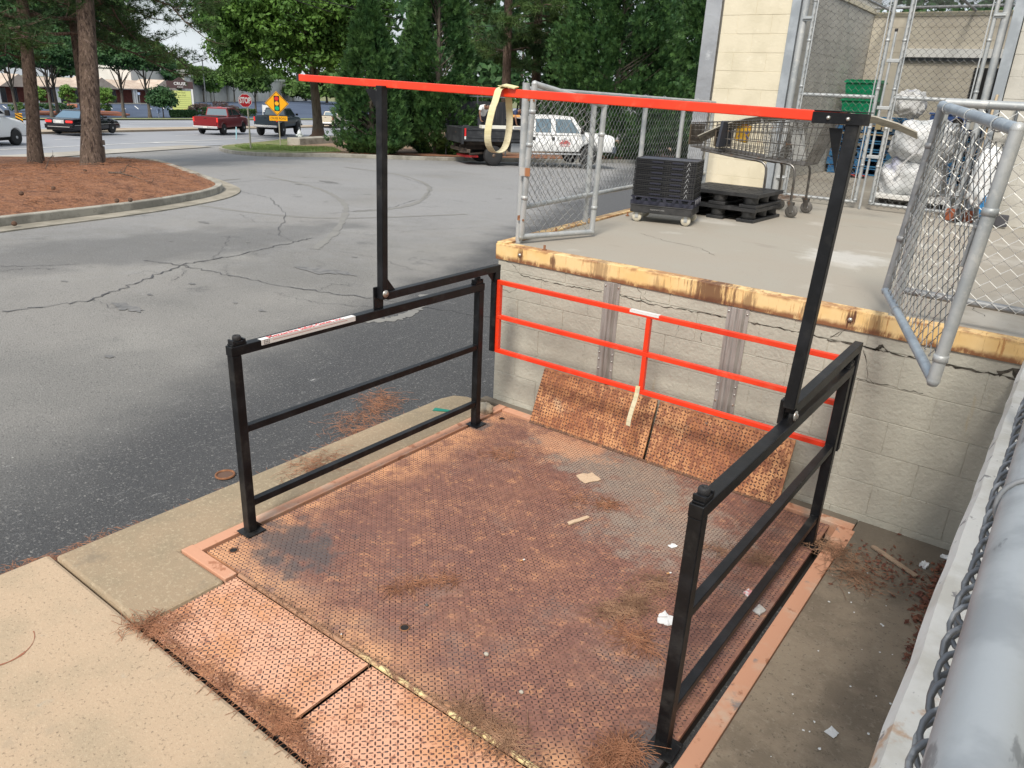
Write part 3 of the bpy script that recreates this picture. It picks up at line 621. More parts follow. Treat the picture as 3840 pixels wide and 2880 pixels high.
# bridge plates leaning on the wall
sl_=Vector((0,.128,.402)); sn=Vector((0,-.402,.128)).normalized()
for k,(x0,x1) in enumerate(((-2.935,-1.985),(-1.965,-1.052))):
    L2=sl_.length
    def fr(x,s_,z,x0=x0,k=k):
        xx=x0+x+(s_*.05 if k==0 and x<.02 else 0)
        return Vector((xx,4.272,.004))+sl_.normalized()*s_+sn*z
    m=MB(); W_=x1-x0; c=[fr(a,b,zz) for zz in(-.012,0) for b in(0,L2) for a in(0,W_)]
    m.add(c,[(0,2,3,1),(4,5,7,6),(0,1,5,4),(2,6,7,3),(0,4,6,2),(1,3,7,5)]); m.cur=1; treads(m,fr,W_,L2,p=.0232,L_=.0228,w_=.0092,h=.004,ph=k)
    m.build('bridge_plate',[ramp_m,rlug_m],lift)
m=MB(); x=-2.93
while x<-1.06:
    m.tube((x,4.266,.004),(x+.062,4.266,.004),.009,8); x+=.066
m.build('hinge',M('dark_rust',(.13,.07,.045),[dict(c=(.35,.17,.08),s=20,lo=.5,hi=.7)],rough=.8),lift)
# steel frame of the pit
frame_m=M('frame_paint',(.58,.30,.19),[dict(c=(.55,.40,.30),s=3,lo=.5,hi=.66,d=5),dict(c=(.36,.15,.08),s=12,lo=.57,hi=.65,d=7,f=.9),dict(c=(.2,.2,.2),s=6,lo=.64,hi=.70,d=6,f=.8,off=6)],rough=.75,bumps=[(60,.002,.4)])
pf=thing('lift_pit_frame','salmon painted angle iron frame edging the dock lift pit','pit frame',(-1.975,3,0))
m=MB(); m.box(-3.303,-3.228,1.690,4.372,-.12,.006); m.build('side_frame',frame_m,pf,bevel=.003)
m=MB(); m.box(-3.308,-2.918,1.684,1.75,-.12,.0075); m.build('corner_frame',frame_m,pf,bevel=.003)
m=MB(); m.box(-.695,-.618,1.3,3.93,-.12,.005); m.build('side_frame',frame_m,pf,bevel=.003)
for bx_ in((-3.225,-2.70,4.30,4.372,-.12,.0045),(-1.03,-.62,4.30,4.374,-.12,.004),(-.695,-.60,3.95,4.29,-.12,.003)):
    m=MB(); m.box(*bx_); m.build('back_frame',frame_m,pf,bevel=.003)
m=MB(); m.box(-3.3,-.62,1.3,4.37,-.45,-.13); tag(m.build('lift_pit',M('pit_dark',(.03,.027,.025),rough=.95)),kind='structure')
# ------------------------------------------------------------ black safety rails
blk=M('black_paint',(.006,.0065,.008),[dict(c=(.013,.014,.017),s=6,lo=.45,hi=.65,d=5),dict(c=(.09,.085,.08),s=30,lo=.64,hi=.72,d=8,rg=.75,f=.55,rough=.7),dict(c=(.05,.048,.045),s=4,lo=.52,hi=.7,d=8,rg=.7,f=.5,off=9,rough=.6),dict(c=(.16,.15,.14),s=18,lo=.70,hi=.73,d=6,st=(.3,1,1),f=.6,off=13)],rough=.38,bumps=[(35,.0025,.35),(160,.0008,.4)],spec=.28)
blk2=M('black_rubber',(.02,.02,.022),rough=.7)
paper=M('white_label',(.78,.77,.76),rough=.45)
redtx=M('red_ink',(.55,.05,.05),rough=.5); blktx=M('dark_ink',(.05,.05,.05),rough=.5)
def rail(label,x0,yf,yb,inner):
    t=thing('safety_railing',label,'safety railing',(x0+.025,(yf+yb)/2,0),group='black railings on the lift')
    for y in(yf,yb):
        m=MB(); m.box(x0,x0+.051,y,y+.051,.006,1.019); m.build('post',blk,t,bevel=.004,seg=3)
        m=MB(); m.box(x0-.025,x0+.085,y-.03,y+.085,.0015,.0085); xi=x0+.051
        m.prism([(y+.051,.008),(y+.10,.008),(y+.051,.06)],lambda a,b:(x0+.020,a,b),lambda a,b:(x0+.030,a,b))
        m.build('foot_plate',blk,t,bevel=.002)
    m=MB(); m.box(x0-.001,x0+.052,yf-.004,yb+.055,1.0195,1.070); m.build('top_rail',blk,t,bevel=.004,seg=3)
    for z in(.155,.592):
        m=MB(); m.box(x0+.006,x0+.045,yf+.052,yb-.001,z,z+.038); m.build('mid_rail',blk,t,bevel=.003)
    for z in(.155,.592):
        for y_ in(yf+.052,yb-.001):
            m=MB(); P=[]
            for a_,b_ in((.006,0),(.045,0),(.045,.038),(.006,.038),(.006,0)): P.append((x0+a_,y_,z+b_))
            m.path(P,.0028,5,smooth=True); m.build('weld_bead',blk,t)
    for k,y in enumerate((yf,yb)):
        m=MB(); dy=.085; ya=y+.004 if k==0 else y-.040
        m.box(x0+.004,x0+.047,ya,ya+dy,1.0712,1.0785); m.box(x0+.002,x0+.049,ya+.006,ya+.018,1.0787,1.10) ; m.box(x0+.002,x0+.049,ya+dy-.018,ya+dy-.006,1.0787,1.10); m.box(x0+.002,x0+.049,ya+.02,ya+dy-.02,1.0789,1.092)
        sb=m.build('stop_bracket',blk,t,bevel=.002)
        m=MB(); c=(x0+.0255,ya+dy/2,0); m.lathe([(.019,1.0925),(.0215,1.096),(.0215,1.112),(.018,1.118),(.008,1.118),(.0075,1.108)],c,18); m.build('rubber_stop',blk2,sb)
    return t
rl=rail('black railing on the roadside edge of the lift with a white label','x',0,0,0) if False else rail('black railing at the left edge of the lift carrying a white label with red lettering',-3.226,2.002,3.925,1)
rr=rail('black railing at the right edge of the lift beside the bare concrete strip',-.796,2.115,3.955,-1)
# label on the left rail, folded over its edge
def label(x0,xe,y0,y1,par,side):
    m=MB(); e=.0015 if side>0 else -.0015
    m.box(min(x0,xe),max(x0,xe),y0,y1,1.0702,1.0712); m.box(xe,xe+e,y0,y1,1.043,1.0712)
    lb=m.build('warning_label',paper,par); return lb
lb=label(-3.205,-3.1738,2.17,2.80,rl,1)
text('Mezzanine Safeti-Gates, Inc.',.046,(-3.1885,2.47,1.0716),(0,1,0),(-1,0,0),redtx,'lettering',lb,.0002,bold=.0012,maxw=.50)
m=MB(); m.box(-3.1722,-3.1718,2.24,2.74,1.0585,1.0600); m.build('red_line',redtx,lb)
text('9 BANK ST  ROCKLAND MA  SAFETY GATE SYSTEMS',.008,(-3.1715,2.46,1.0515),(0,1,0),(0,0,1),blktx,'small_print',lb,.0002,maxw=.36) if False else None
m=MB()
for k in range(4): m.box(-3.1722,-3.1718,2.186+k*.010,2.1875+k*.010,1.046,1.068)
for k in range(3): m.box(-3.1722,-3.1717,2.184,2.219,1.047+k*.010,1.0485+k*.010)
m.build('grid_logo',blktx,lb)
label(-.777,-.7968,3.16,3.72,rr,-1)
# ------------------------------------------------------------ pivoting safety gate
org=M('safety_orange',(.84,.05,.012),[dict(c=(.72,.036,.01),s=3,lo=.4,hi=.7),dict(c=(.30,.03,.02),s=26,lo=.655,hi=.69,d=7,rg=.72,f=.8,rough=.7),dict(c=(.72,.15,.08),s=7,lo=.54,hi=.70,d=8,rg=.72,f=.5,off=6,rough=.55)],rough=.32,spec=.55,bumps=[(25,.0015,.25)])
pg=thing('pivoting_safety_gate','bright orange pivoting gate with black arms, its long bar raised over the lift','safety gate',(-1.975,3.05,1.1))
BL=Vector((-3.868,3.055,2.328)); BR=Vector((-.905,3.095,2.272))
bd=(BR-BL).normalized()
m=MB(); m.bar(BL,BR,.040,.038); m.build('upper_bar',org,pg,bevel=.004,seg=3)
m=MB(); m.bar(BL-bd*.022,BL-bd*.0005,.041,.039); m.build('end_cap',blk2,pg,bevel=.003)
m=MB(); e=BR+bd*.205; m.obox((BR+e)/2+Vector((0,-.0245,-.004)),((e-BR).length,.006,.040),Matrix.Rotation(0,3,'Z')); m.obox((BR+e)/2+Vector((0,0,.0205)),((e-BR).length*.98,.046,.004))
ab=m.build('end_bracket',blk,pg,bevel=.001)
for k in(.09,.16):
    m=MB(); c=BR+bd*(k-.03)+Vector((0,-.028,-.004)); m.lathe([(.0001,-.008),(.006,-.007),(.008,0)],tuple(c),8,'y'); m.build('bolt',bolt_m,ab)
m=MB(); m.bar(BR-bd*.3,BR+bd*.125,.037,.036); m.build('inner_bar',org,pg,bevel=.003)
for side,xa in((-1,-3.172),(1,-.770)):
    xa=xa; zt=2.305 if side<0 else 2.252; x_in=xa
    y0=3.013; yt=y0+.02 if side<0 else y0+.085
    m=MB(); m.bar((xa,y0,1.135),(xa+(.0 if side<0 else .012),yt,zt),.048,.044,up=(0,1,0)); up=m.build('upright_arm',blk,pg,bevel=.004,seg=3)
    za=1.150 if side<0 else 1.125; zb=1.158 if side<0 else 1.145
    m=MB(); m.bar((xa,y0+.024,za),(xa,4.122,zb),.044,.048); m.build('swing_arm',blk,pg,bevel=.004,seg=3)
    m=MB(); m.box(xa-.022,xa+.022,4.070,4.121,.552,zb-.0245); m.build('drop_arm',blk,pg,bevel=.004,seg=3)
    m=MB(); m.prism([(y0+.025,za+.024),(y0+.10,za+.024),(y0+.025,za+.115)],lambda a,b:(xa-.004,a,b),lambda a,b:(xa+.004,a,b)); m.build('gusset',blk,pg); m=MB(); m.prism([(4.07,zb-.025),(4.0,zb-.025),(4.07,zb-.10)],lambda a,b:(xa-.004,a,b),lambda a,b:(xa+.004,a,b)); m.build('gusset',blk,pg); m=MB()
    m.prism([(0,0),(-.10 if side<0 else 0,0),(0,-.12)] if side<0 else [(0,0),(0.001,-.16),(-.05,0)],lambda a,b:(xa-.024+a,yt-.004,zt-.02+b),lambda a,b:(xa-.024+a,yt+.004,zt-.02+b)); m.build('gusset',blk,pg)
    m=MB(); m.box(xa-.034 if side<0 else xa-.045,xa-.024 if side<0 else xa-.024,y0-.045,y0+.03,1.0705,1.205) if side<0 else m.box(xa-.05,xa-.026,y0+.03,y0+.115,1.04,1.15)
    m.build('pivot_bracket',blk,pg,bevel=.003)
    m=MB(); s_=1; m.lathe([(.022,0),(.022,.005),(.012,.007),(.010,.012),(.0001,.012)],(xa+.0225,y0+.002,1.168) if side<0 else (xa+.0225,y0+.02,1.10),18,'x'); m.build('pivot_bolt',bolt_m,pg)
GX0,GX1,GY=-3.150,-.792,4.098
def gb(name,p,q,w_=.030,h_=.030): m=MB(); m.bar(p,q,w_,h_); return m.build(name,org,pg,bevel=.003)
gb('lower_gate_rail',(GX0,GY,1.064),(GX1,GY,1.064)); gb('lower_gate_rail',(GX0,GY,.815),(GX1,GY,.815)); gb('lower_gate_rail',(GX0,GY,.562),(GX1,GY,.562))
for x in(GX0+.015,-1.968,GX1-.015):
    for z0,z1 in((.5775,.7995),(.8305,1.0485)):
        m=MB(); m.box(x-.015,x+.015,GY-.0145,GY+.0145,z0,z1); m.build('gate_upright',org,pg,bevel=.002)
m=MB(); m.box(-2.10,-1.90,GY-.0165,GY+.016,1.0795,1.0805); m.box(-2.10,-1.90,GY-.0162,GY-.0152,1.064,1.0805); m.build('warning_label',paper,pg)
web=M('cream_webbing',(.62,.57,.40),[dict(c=(.50,.45,.30),s=60,lo=.45,hi=.65,st=(.2,1,1)),dict(c=(.68,.62,.34),s=3,lo=.45,hi=.6)],rough=.85,bumps=[(220,.002,.8,(.15,1,1))])
def ribbon3(name,pts,widthdir,w_,th,mat,par=None):
    wd=Vector(widthdir).normalized()*w_/2; m=MB(); vs=[]; n=len(pts); P=[Vector(p) for p in pts]
    for i,p in enumerate(P):
        d=(P[min(i+1,n-1)]-P[max(i-1,0)]).normalized(); nn=d.cross(wd).normalized()*th/2
        vs+=[p-wd-nn,p+wd-nn,p+wd+nn,p-wd+nn]
    fs=[(i*4+k,i*4+(k+1)%4,i*4+4+(k+1)%4,i*4+4+k) for i in range(n-1) for k in range(4)]+[(0,1,2,3),tuple(4*(n-1)+k for k in(3,2,1,0))]
    m.add(vs,fs,False); return m.build(name,mat,par)
# strap on the lower gate
st2=ribbon3('pull_strap',[(-1.985,GY-.018,.60),(-1.985,GY-.021,.555),(-1.99,GY-.03,.50),(-1.995,GY-.05,.44),(-2.0,GY-.062,.38),(-2.0,GY-.066,.335)],(1,0,0),.030,.003,web)
tag(st2,'short cream pull strap hanging from the bottom rail of the orange gate','strap')
# long strap looped over the upper bar
sx=onp(1885,345,1,3.06).x; by=3.062; zt=BL.z+(BR.z-BL.z)*((sx-BL.x)/(BR.x-BL.x))
zb=onp(1808,566,1,3.05).z
pts=[]
prof=[(-.001,.026),(-.024,.012),(-.034,-.02),(-.055,-.12),(-.068,-.24),(-.062,-.33),(-.035,-.385),(0,-.395),(.035,-.37),(.052,-.30),(.055,-.2),(.045,-.1),(.030,-.02),(.024,.01),(.010,.0235),(-.012,.030)]
k_=(zt-zb)/.395
ps=smooth([(a,b*(k_ if b<0 else 1)) for a,b in prof],4)
pts=[(sx-.02*(1 if b<-.05 else 0)*min(1,abs(b)*3),by+a*1.35,zt+b) for a,b in ps]
stp=ribbon3('strap',pts,(1,.12,0),.037,.0028,web)
tag(stp,'long cream webbing strap looped over the raised orange bar','strap')
ribbon3('strap_knot',[(sx+.0,by-.01,zt+.026),(sx+.02,by-.02,zt+.034),(sx+.05,by-.012,zt+.030),(sx+.085,by-.005,zt+.024)],(0,1,.2),.036,.006,web,stp)
# ------------------------------------------------------------ chain-link fencing on the dock
galv=M('galvanised_steel',(.46,.475,.48),[dict(c=(.36,.385,.40),s=7,lo=.42,hi=.62,d=5),dict(c=(.60,.60,.58),s=22,lo=.56,hi=.70,d=4,f=.6),dict(c=(.24,.26,.28),s=3.5,lo=.60,hi=.7,d=5,f=.5,off=5)],rough=.5,metal=.35,bumps=[(60,.001,.3)])
galv_d=M('dull_galvanised',(.30,.31,.32),[dict(c=(.22,.23,.245),s=7,lo=.42,hi=.62,d=5),dict(c=(.45,.45,.44),s=22,lo=.58,hi=.72,d=4,f=.6)],rough=.5,metal=.3)
wire=M('fence_wire',(.40,.40,.39),[dict(c=(.22,.23,.24),s=14,lo=.4,hi=.6)],rough=.45,metal=.5)
wire_d=M('silhouette_wire',(.085,.085,.085),[dict(c=(.16,.16,.155),s=14,lo=.5,hi=.7)],rough=.6)  # fence wire darkened in its colour to read as a silhouette
def pipe(name,p,q,r,par,mat=galv,n=14): m=MB(); m.tube(p,q,r,n); return m.build(name,mat,par)
def band(p,r,par,mat=galv): 
    m=MB(); m.lathe([(r+.001,-.013),(r+.004,-.012),(r+.004,.012),(r+.001,.013)],p,14); return m.build('pipe_band',mat,par)
# left fence: follows the slanting dock edge
lf=thing('chain_link_fence','galvanised chain-link fence along the left edge of the dock','fence',(-3.5,5.8,1.245))
ex=lambda y:-3.40-.0955*(y-4.6)
posts=[(4.606,2.372,.027),(5.8,2.31,.024),(6.93,2.31,.024),(8.0,2.31,.024),(9.02,2.31,.024)]
for y,zt_,r in posts: pipe('fence_post',(ex(y)+(.04 if y<5 else 0),y,1.246),(ex(y)+(.04 if y<5 else 0),y,zt_),r,lf)
pipe('top_rail',(ex(4.62)+.02,4.62,2.33),(ex(9.05),9.05,2.30),.020,lf); pipe('bottom_rail',(ex(4.62)+.02,4.62,1.50),(ex(9.05),9.05,1.495),.020,lf)
m=MB(); chain(m,lambda u,v,w_:(ex(4.66+u)-.026+w_,4.66+u,1.475+v),4.4,.835,r=.0017); m.build('wire_mesh',wire,lf)
for y in(4.9,5.5,6.3,6.9,7.4,8.4):
    m=MB(); m.path([(ex(y)+.024*math.cos(a),y,2.315+.024*math.sin(a)) for a in np.linspace(0,6.28,12)],.002,4); m.build('wire_tie',galv,lf)
# left swing gate, swung open onto the dock
lg=thing('swing_gate','small chain-link gate standing open at the left corner of the dock','gate',(-3.28,4.6,1.3))
A0=Vector((-3.315,4.57,1.30)); A1=Vector((-3.262,4.57,2.365)); B0=Vector((-3.13,5.28,1.285)); B1=Vector((-3.108,5.28,2.245))
for p,q in((A0,A1),(B0,B1)): pipe('gate_stile',p,q,.0215,lg)
for p,q in((A0,B0),(A1,B1)): pipe('gate_rail',p,q,.0205,lg)
for p in(A0,A1,B0,B1):
    m=MB(); m.lathe([(.0001,-.024),(.017,-.018),(.0245,0),(.017,.018),(.0001,.024)],tuple(p),12); m.build('corner_joint',galv,lg)
gn=(B0-A0).cross(Vector((0,0,1))).normalized()
def gf(u,v,w_):
    uu=.03+u*1.0; L_=(B0-A0).length; tu=uu/L_; tv=v/.93
    a=A0.lerp(A1,.03+tv*.94); b=B0.lerp(B1,.03+tv*.94); return a.lerp(b,tu)+gn*(w_+.012*math.sin(tu*9+tv*7))
m=MB(); chain(m,gf,.66,.93,c=.0345,r=.0021); m.build('wire_mesh',wire,lg)
for t_ in(.27,.62,.83): band(tuple(A0.lerp(A1,t_)),.0215,lg)
for t_ in(.2,.78): band(tuple(B0.lerp(B1,t_)),.0215,lg)
hs=[]
for t_ in(.12,.90):
    p=A0.lerp(A1,t_); m=MB(); m.tube(p+Vector((-.045,.035,0)),p+Vector((.02,-.02,0)),.008,8); m.obox(p+Vector((-.02,.0,.01)),(.04,.03,.035)); m.build('gate_hinge',rust_m,lg,bevel=.003)
p=A0.lerp(A1,.445); m=MB(); m.obox(p+Vector((.020,-.024,0)),(.040,.004,.058)); m.obox(p+Vector((.0,-.026,0)),(.09,.004,.058)); m.build('rusty_latch_plate',M('rust_orange',(.33,.14,.06),[dict(c=(.42,.40,.38),s=10,lo=.42,hi=.5,mask=(0,.0,-.02))],rough=.8),lg)
# right hand fence and drooping swing gate
rf=thing('chain_link_fence','chain-link fence on the dock edge at the far right of the photo','fence',(-.3,4.52,1.245))
pipe('fence_post',(-.700,4.50,1.247),(-.690,4.50,2.335),.026,rf)
pipe('top_rail',(-.69,4.50,2.352),(.9,4.50,2.335),.021,rf); pipe('bottom_rail',(-.70,4.50,1.395),(.9,4.50,1.375),.020,rf,galv_d)
pipe('fence_post',(.55,4.50,1.247),(.55,4.50,2.36),.026,rf)
m=MB(); chain(m,lambda u,v,w_:(-.66+u,4.478+w_,1.375+v),1.5,.98,c=.0365); m.build('wire_mesh',M('bright_wire',(.62,.62,.60),rough=.5,metal=.3),rf)
for x in(-.5,-.2,.2):
    m=MB(); m.path([(x,4.50+.024*math.cos(a),2.347+.024*math.sin(a)) for a in np.linspace(0,6.28,12)],.002,4); m.build('wire_tie',galv,rf)
rg=thing('swing_gate','sagging chain-link gate swung out over the lift at the right','gate',(-.7,4.4,1.4))
A0=Vector((-.742,4.37,1.405)); A1=Vector((-.680,4.37,2.335)); B0=Vector((-.292,3.06,1.372)); B1=Vector((-.243,3.08,2.262))
blu=M('blue_grey_pipe',(.36,.42,.48),[dict(c=(.28,.33,.39),s=6,lo=.42,hi=.62,d=5),dict(c=(.47,.52,.56),s=18,lo=.56,hi=.70,d=4,f=.6),dict(c=(.33,.20,.12),s=5,lo=.66,hi=.72,d=5)],rough=.5,metal=.3)
pipe('gate_stile',A0,A1,.021,rg,galv_d); pipe('gate_stile',B0,B1,.0225,rg); pipe('gate_rail',A0,B0,.020,rg,blu); pipe('gate_rail',A1,B1,.0215,rg,blu)
for p,mm in((A0,blu),(A1,blu),(B0,galv),(B1,galv)):
    m=MB(); m.lathe([(.0001,-.025),(.017,-.019),(.0245,0),(.017,.019),(.0001,.025)],tuple(p),12); m.build('corner_joint',mm,rg)
gn2=(B0-A0).cross(Vector((0,0,1))).normalized()
def gf2(u,v,w_):
    L_=1.36; tu=u/L_; tv=v/.96
    lo=.035+.05*(1-tu)*(1-tv)
    a=A0.lerp(A1,.04+tv*.93); b=B0.lerp(B1,.03+tv*.94)
    tu=tu*.97+.015+ (1-tv)*.05*(1-tu)*2.2*math.sin(min(1,(1-tv)*2)*1.5)
    return a.lerp(b,tu)+gn2*(w_+.022*math.sin(tu*4.2+1)*math.sin(tv*3+.6)+.004*math.sin(tu*11+tv*7))
m=MB(); chain(m,gf2,1.36,.95,c=.044,r=.0022); m.build('wire_mesh',wire,rg)
for t_ in(.10,.70): band(tuple(B0.lerp(B1,t_)),.0225,rg)
for t_ in(.30,.8): band(tuple(A0.lerp(A1,t_)),.021,rg,galv_d)
p=B0.lerp(B1,.60); m=MB(); m.obox(p+Vector((-.035,.05,-.03)),(.012,.018,.17),Matrix.Rotation(.06,3,'Y')); m.obox(p+Vector((-.018,.04,.03)),(.03,.02,.012)); m.build('gate_latch',galv_d,rg,bevel=.003)
for t_ in(.12,.48,.82):
    p=A1.lerp(B1,t_); m=MB(); m.path([p+Vector((0,.0255*math.cos(a)*0.3,0))+Vector((.0255*math.cos(a),0,.0255*math.sin(a)-.002)) for a in np.linspace(0,6.28,14)],.0024,5); m.build('wire_tie',galv,rg)
p=A0.lerp(B0,.30); m=MB(); m.path([p+Vector((.024*math.cos(a),.008*math.cos(a),.024*math.sin(a))) for a in np.linspace(0,6.28,14)],.002,4); m.build('wire_tie',galv_d,rg)
# near pipe rail the picture is taken over
nf=thing('pipe_rail','thick blue-grey pipe rail close to the lens at the lower right','pipe rail',(.03,2,1.2))
pm=M('worn_pipe',(.42,.45,.475),[dict(c=(.32,.345,.37),s=14,lo=.42,hi=.62,d=5),dict(c=(.50,.53,.56),s=22,lo=.54,hi=.7,d=6,f=.6,st=(1,.25,1)),dict(c=(.24,.19,.13),s=9,lo=.58,hi=.68,d=7,f=.7,st=(1,.5,1)),dict(c=(.12,.13,.14),s=60,lo=.62,hi=.68,d=5,f=.6,st=(1,.3,1),off=15),dict(c=(.62,.64,.66),s=35,lo=.66,hi=.70,d=5,f=.5,st=(1,.12,1),off=25)],rough=.45,metal=.25,bumps=[(70,.0008,.4)])
pipe('top_rail',(.0265,-1.5,2.05),(.0215,4.45,2.05),.0215,nf,pm,24); pipe('fence_post',(.0235,3.2,1.2),(.0235,3.2,2.03),.02,nf,galv); pipe('fence_post',(.03,-1.2,1.2),(.03,-1.2,2.03),.02,nf,galv)
m=MB(); chain(m,lambda u,v,w_:(.030+w_*1.5,.2+u,1.235+v),4.1,.78,c=.036,r=.0019,n=3)
nw=M('near_wire',(.17,.18,.195),[dict(c=(.36,.37,.38),s=60,lo=.5,hi=.65)],rough=.5,metal=.3)
random.seed(6); P=[]; y=.2; a=0   # knuckled ends of the mesh coil along the outside of the rail
while y<4.35:
    rr_=.0085+.0012*math.sin(y*31); P.append((.0062-rr_*math.cos(a)*.9,y+.004*math.sin(a*1.0),2.022+rr_*math.sin(a))); a+=.55; y+=.0022
m.path(P,.0018,6)
P=[]; y=.2; a=2.2
while y<4.35:
    P.append((.0085-.0095*math.cos(a),y,2.010+.011*math.sin(a))); a+=.5; y+=.0034
m.path(P,.0018,6)
m.build('wire_mesh',nw,nf)
m=MB(); m.path([(.0255+.0235*math.cos(a),.575+.004*math.sin(a),2.05+.0235*math.sin(a)) for a in np.linspace(0,6.28,28)],.0019,6); m.build('wire_tie',galv_d,nf)
m=MB(); m.path([(.0245+.0235*math.cos(a),1.8+.004*math.sin(a),2.05+.0235*math.sin(a)) for a in np.linspace(0,6.28,28)],.0019,6); m.build('wire_tie',galv_d,nf)
# ------------------------------------------------------------ block building with the fenced yard
cream=M('cream_block',(.66,.60,.46),[dict(c=(.60,.545,.41),s=3,lo=.42,hi=.64,d=5),dict(c=(.72,.67,.54),s=14,lo=.6,hi=.72,d=6,f=.6)],rough=.75,bumps=[(50,.004,.6),(6,.008,.5)])
greyb=M('grey_block',(.50,.485,.44),[dict(c=(.43,.415,.375),s=2,lo=.42,hi=.64,d=5),dict(c=(.47,.465,.435),s=14,lo=.58,hi=.72,d=6,f=.5)],rough=.75,bumps=[(50,.004,.6)])
steel=M('worn_steel_cover',(.44,.45,.47),[dict(c=(.36,.37,.39),s=2,lo=.4,hi=.62,d=4),dict(c=(.66,.67,.68),s=3.5,lo=.56,hi=.68,d=6,f=.8)],rough=.35,metal=.5,bumps=[(5,.02,.5)])
jamb=M('steel_jamb',(.40,.435,.47),[dict(c=(.31,.34,.37),s=4,lo=.42,hi=.62,d=5)],rough=.45,metal=.3)
jamb_d=M('dark_steel',(.12,.13,.14),[dict(c=(.20,.21,.22),s=6,lo=.45,hi=.65)],rough=.45,metal=.4)
bh=thing('store_building','block building with cream and grey painted walls round an open yard','building',(-2.4,9.5,1.245))
def zc(z0,z1,h=.203): 
    z=[z0]
    while z[-1]+h<z1: z.append(z[-1]+h)
    return z+[z1]
m=MB(); blocks(m,-4.04,-3.22,zc(1.246,6.2),9.45,.15,fn=lambda s_,d,z:(s_,9.45+d,z)); m.box(-4.038,-3.222,9.4532,9.62,1.246,6.2); m.build('front_wall',cream,bh,bevel=.002)
m=MB(); m.prism([(-4.262,9.70),(-4.262,9.432),(-4.06,9.432),(-4.06,9.442),(-4.25,9.442),(-4.25,9.70)],lambda x,y:(x,y,1.25),lambda x,y:(x,y,6.2)); m.build('corner_cover',steel,bh,bevel=.002)
m=MB(); m.box(-4.245,-3.90,9.63,16.2,-1.0,6.2); m.build('side_wall',greyb,bh)
m=MB(); blocks(m,9.64,15.79,zc(1.246,3.9),0,.02,fn=lambda s_,d,z:(-3.88+d*-1,s_,z)); m.box(-3.899,-3.884,9.64,15.8,1.246,3.9); m.build('yard_side_wall',greyb,bh,bevel=.002)
m=MB(); blocks(m,-3.88,1.2,zc(1.246,3.86),15.8,.1,fn=lambda s_,d,z:(s_,15.8+d,z)); m.box(-3.88,1.2,15.804,16.0,1.246,3.86); m.build('yard_back_wall',M('yard_wall_paint',(.52,.48,.40),[dict(c=(.46,.42,.35),s=2,lo=.42,hi=.64,d=5)],rough=.8,bumps=[(50,.004,.6)]),bh,bevel=.002)
m=MB(); m.box(-3.883,-3.0,15.79,16.01,3.861,3.93); m.box(-3.0,1.2,15.79,16.01,3.861,3.93); m.box(-3.90,-3.86,9.7,15.78,3.901,3.97); m.build('wall_coping',cream,bh)
m=MB(); blocks(m,-.93,6.0,zc(1.246,6.2),9.33,.12,off=.1,fn=lambda s_,d,z:(s_,9.33+d,z)); m.box(-.928,6,9.3335,9.6,1.246,6.2); m.box(-.928,-.6,9.6,15.8,1.246,3.9); m.build('right_wall',greyb,bh,bevel=.002)
m=MB(); m.box(-3.22,-3.12,9.42,9.62,1.246,6.2); m.build('door_jamb',jamb,bh,bevel=.003)
m=MB(); m.box(-3.119,-3.09,9.45,9.62,1.246,6.2); m.build('door_jamb',jamb_d,bh)
m=MB(); m.box(-1.03,-.935,9.29,9.62,1.246,6.2); m.build('door_jamb',jamb,bh,bevel=.003)
m=MB(); m.box(-3.25,-1.1,15.70,15.79,3.20,3.34); m.build('door_header',M('white_metal',(.70,.70,.68),rough=.5),bh,bevel=.004)
m=MB(); m.box(-3.25,-1.1,15.76,15.79,3.15,3.195); m.build('door_track',jamb_d,bh)
m=MB(); m.box(-2.10,-.94,15.76,15.795,1.246,3.05); m.build('doorway',M('dark_doorway',(.012,.012,.013),rough=.9),bh)
# roof netting over the yard
rn=thing('yard_roof_mesh','chain-link roof on pipes spanning the fenced yard','roof mesh',(-2.4,12.5,3.95))
for y in(10.0,12.0,13.9,15.7): pipe('roof_pipe',(-3.88,y,3.99),(-.9,y,3.99),.024,rn,galv_d,10)
for x in(-3.6,-2.3,-1.1): pipe('roof_pipe',(x,9.6,3.94),(x,15.8,3.94),.02,rn,galv_d,10)
m=MB(); chain(m,lambda u,v,w_:(-3.88+u,9.6+v,4.02+w_),2.95,6.2,c=.06,r=.0020); m.build('wire_mesh',wire_d,rn)
m=MB(); V=[];
nx,ny=24,24
for i in range(nx+1):
    for j in range(ny+1):
        x=-3.3+2.35*i/nx; y=12.3+3.4*j/ny; V.append((x,y,4.05+.03*math.sin(i*.9)*math.cos(j*.7)))
m.add(V,[(i*(ny+1)+j,(i+1)*(ny+1)+j,(i+1)*(ny+1)+j+1,i*(ny+1)+j+1) for i in range(nx) for j in range(ny)],True)
m.build('shade_net',M('grey_green_net',(.16,.22,.21),[dict(c=(.25,.31,.30),s=3,lo=.45,hi=.65)],rough=.8,alpha=.30),rn)
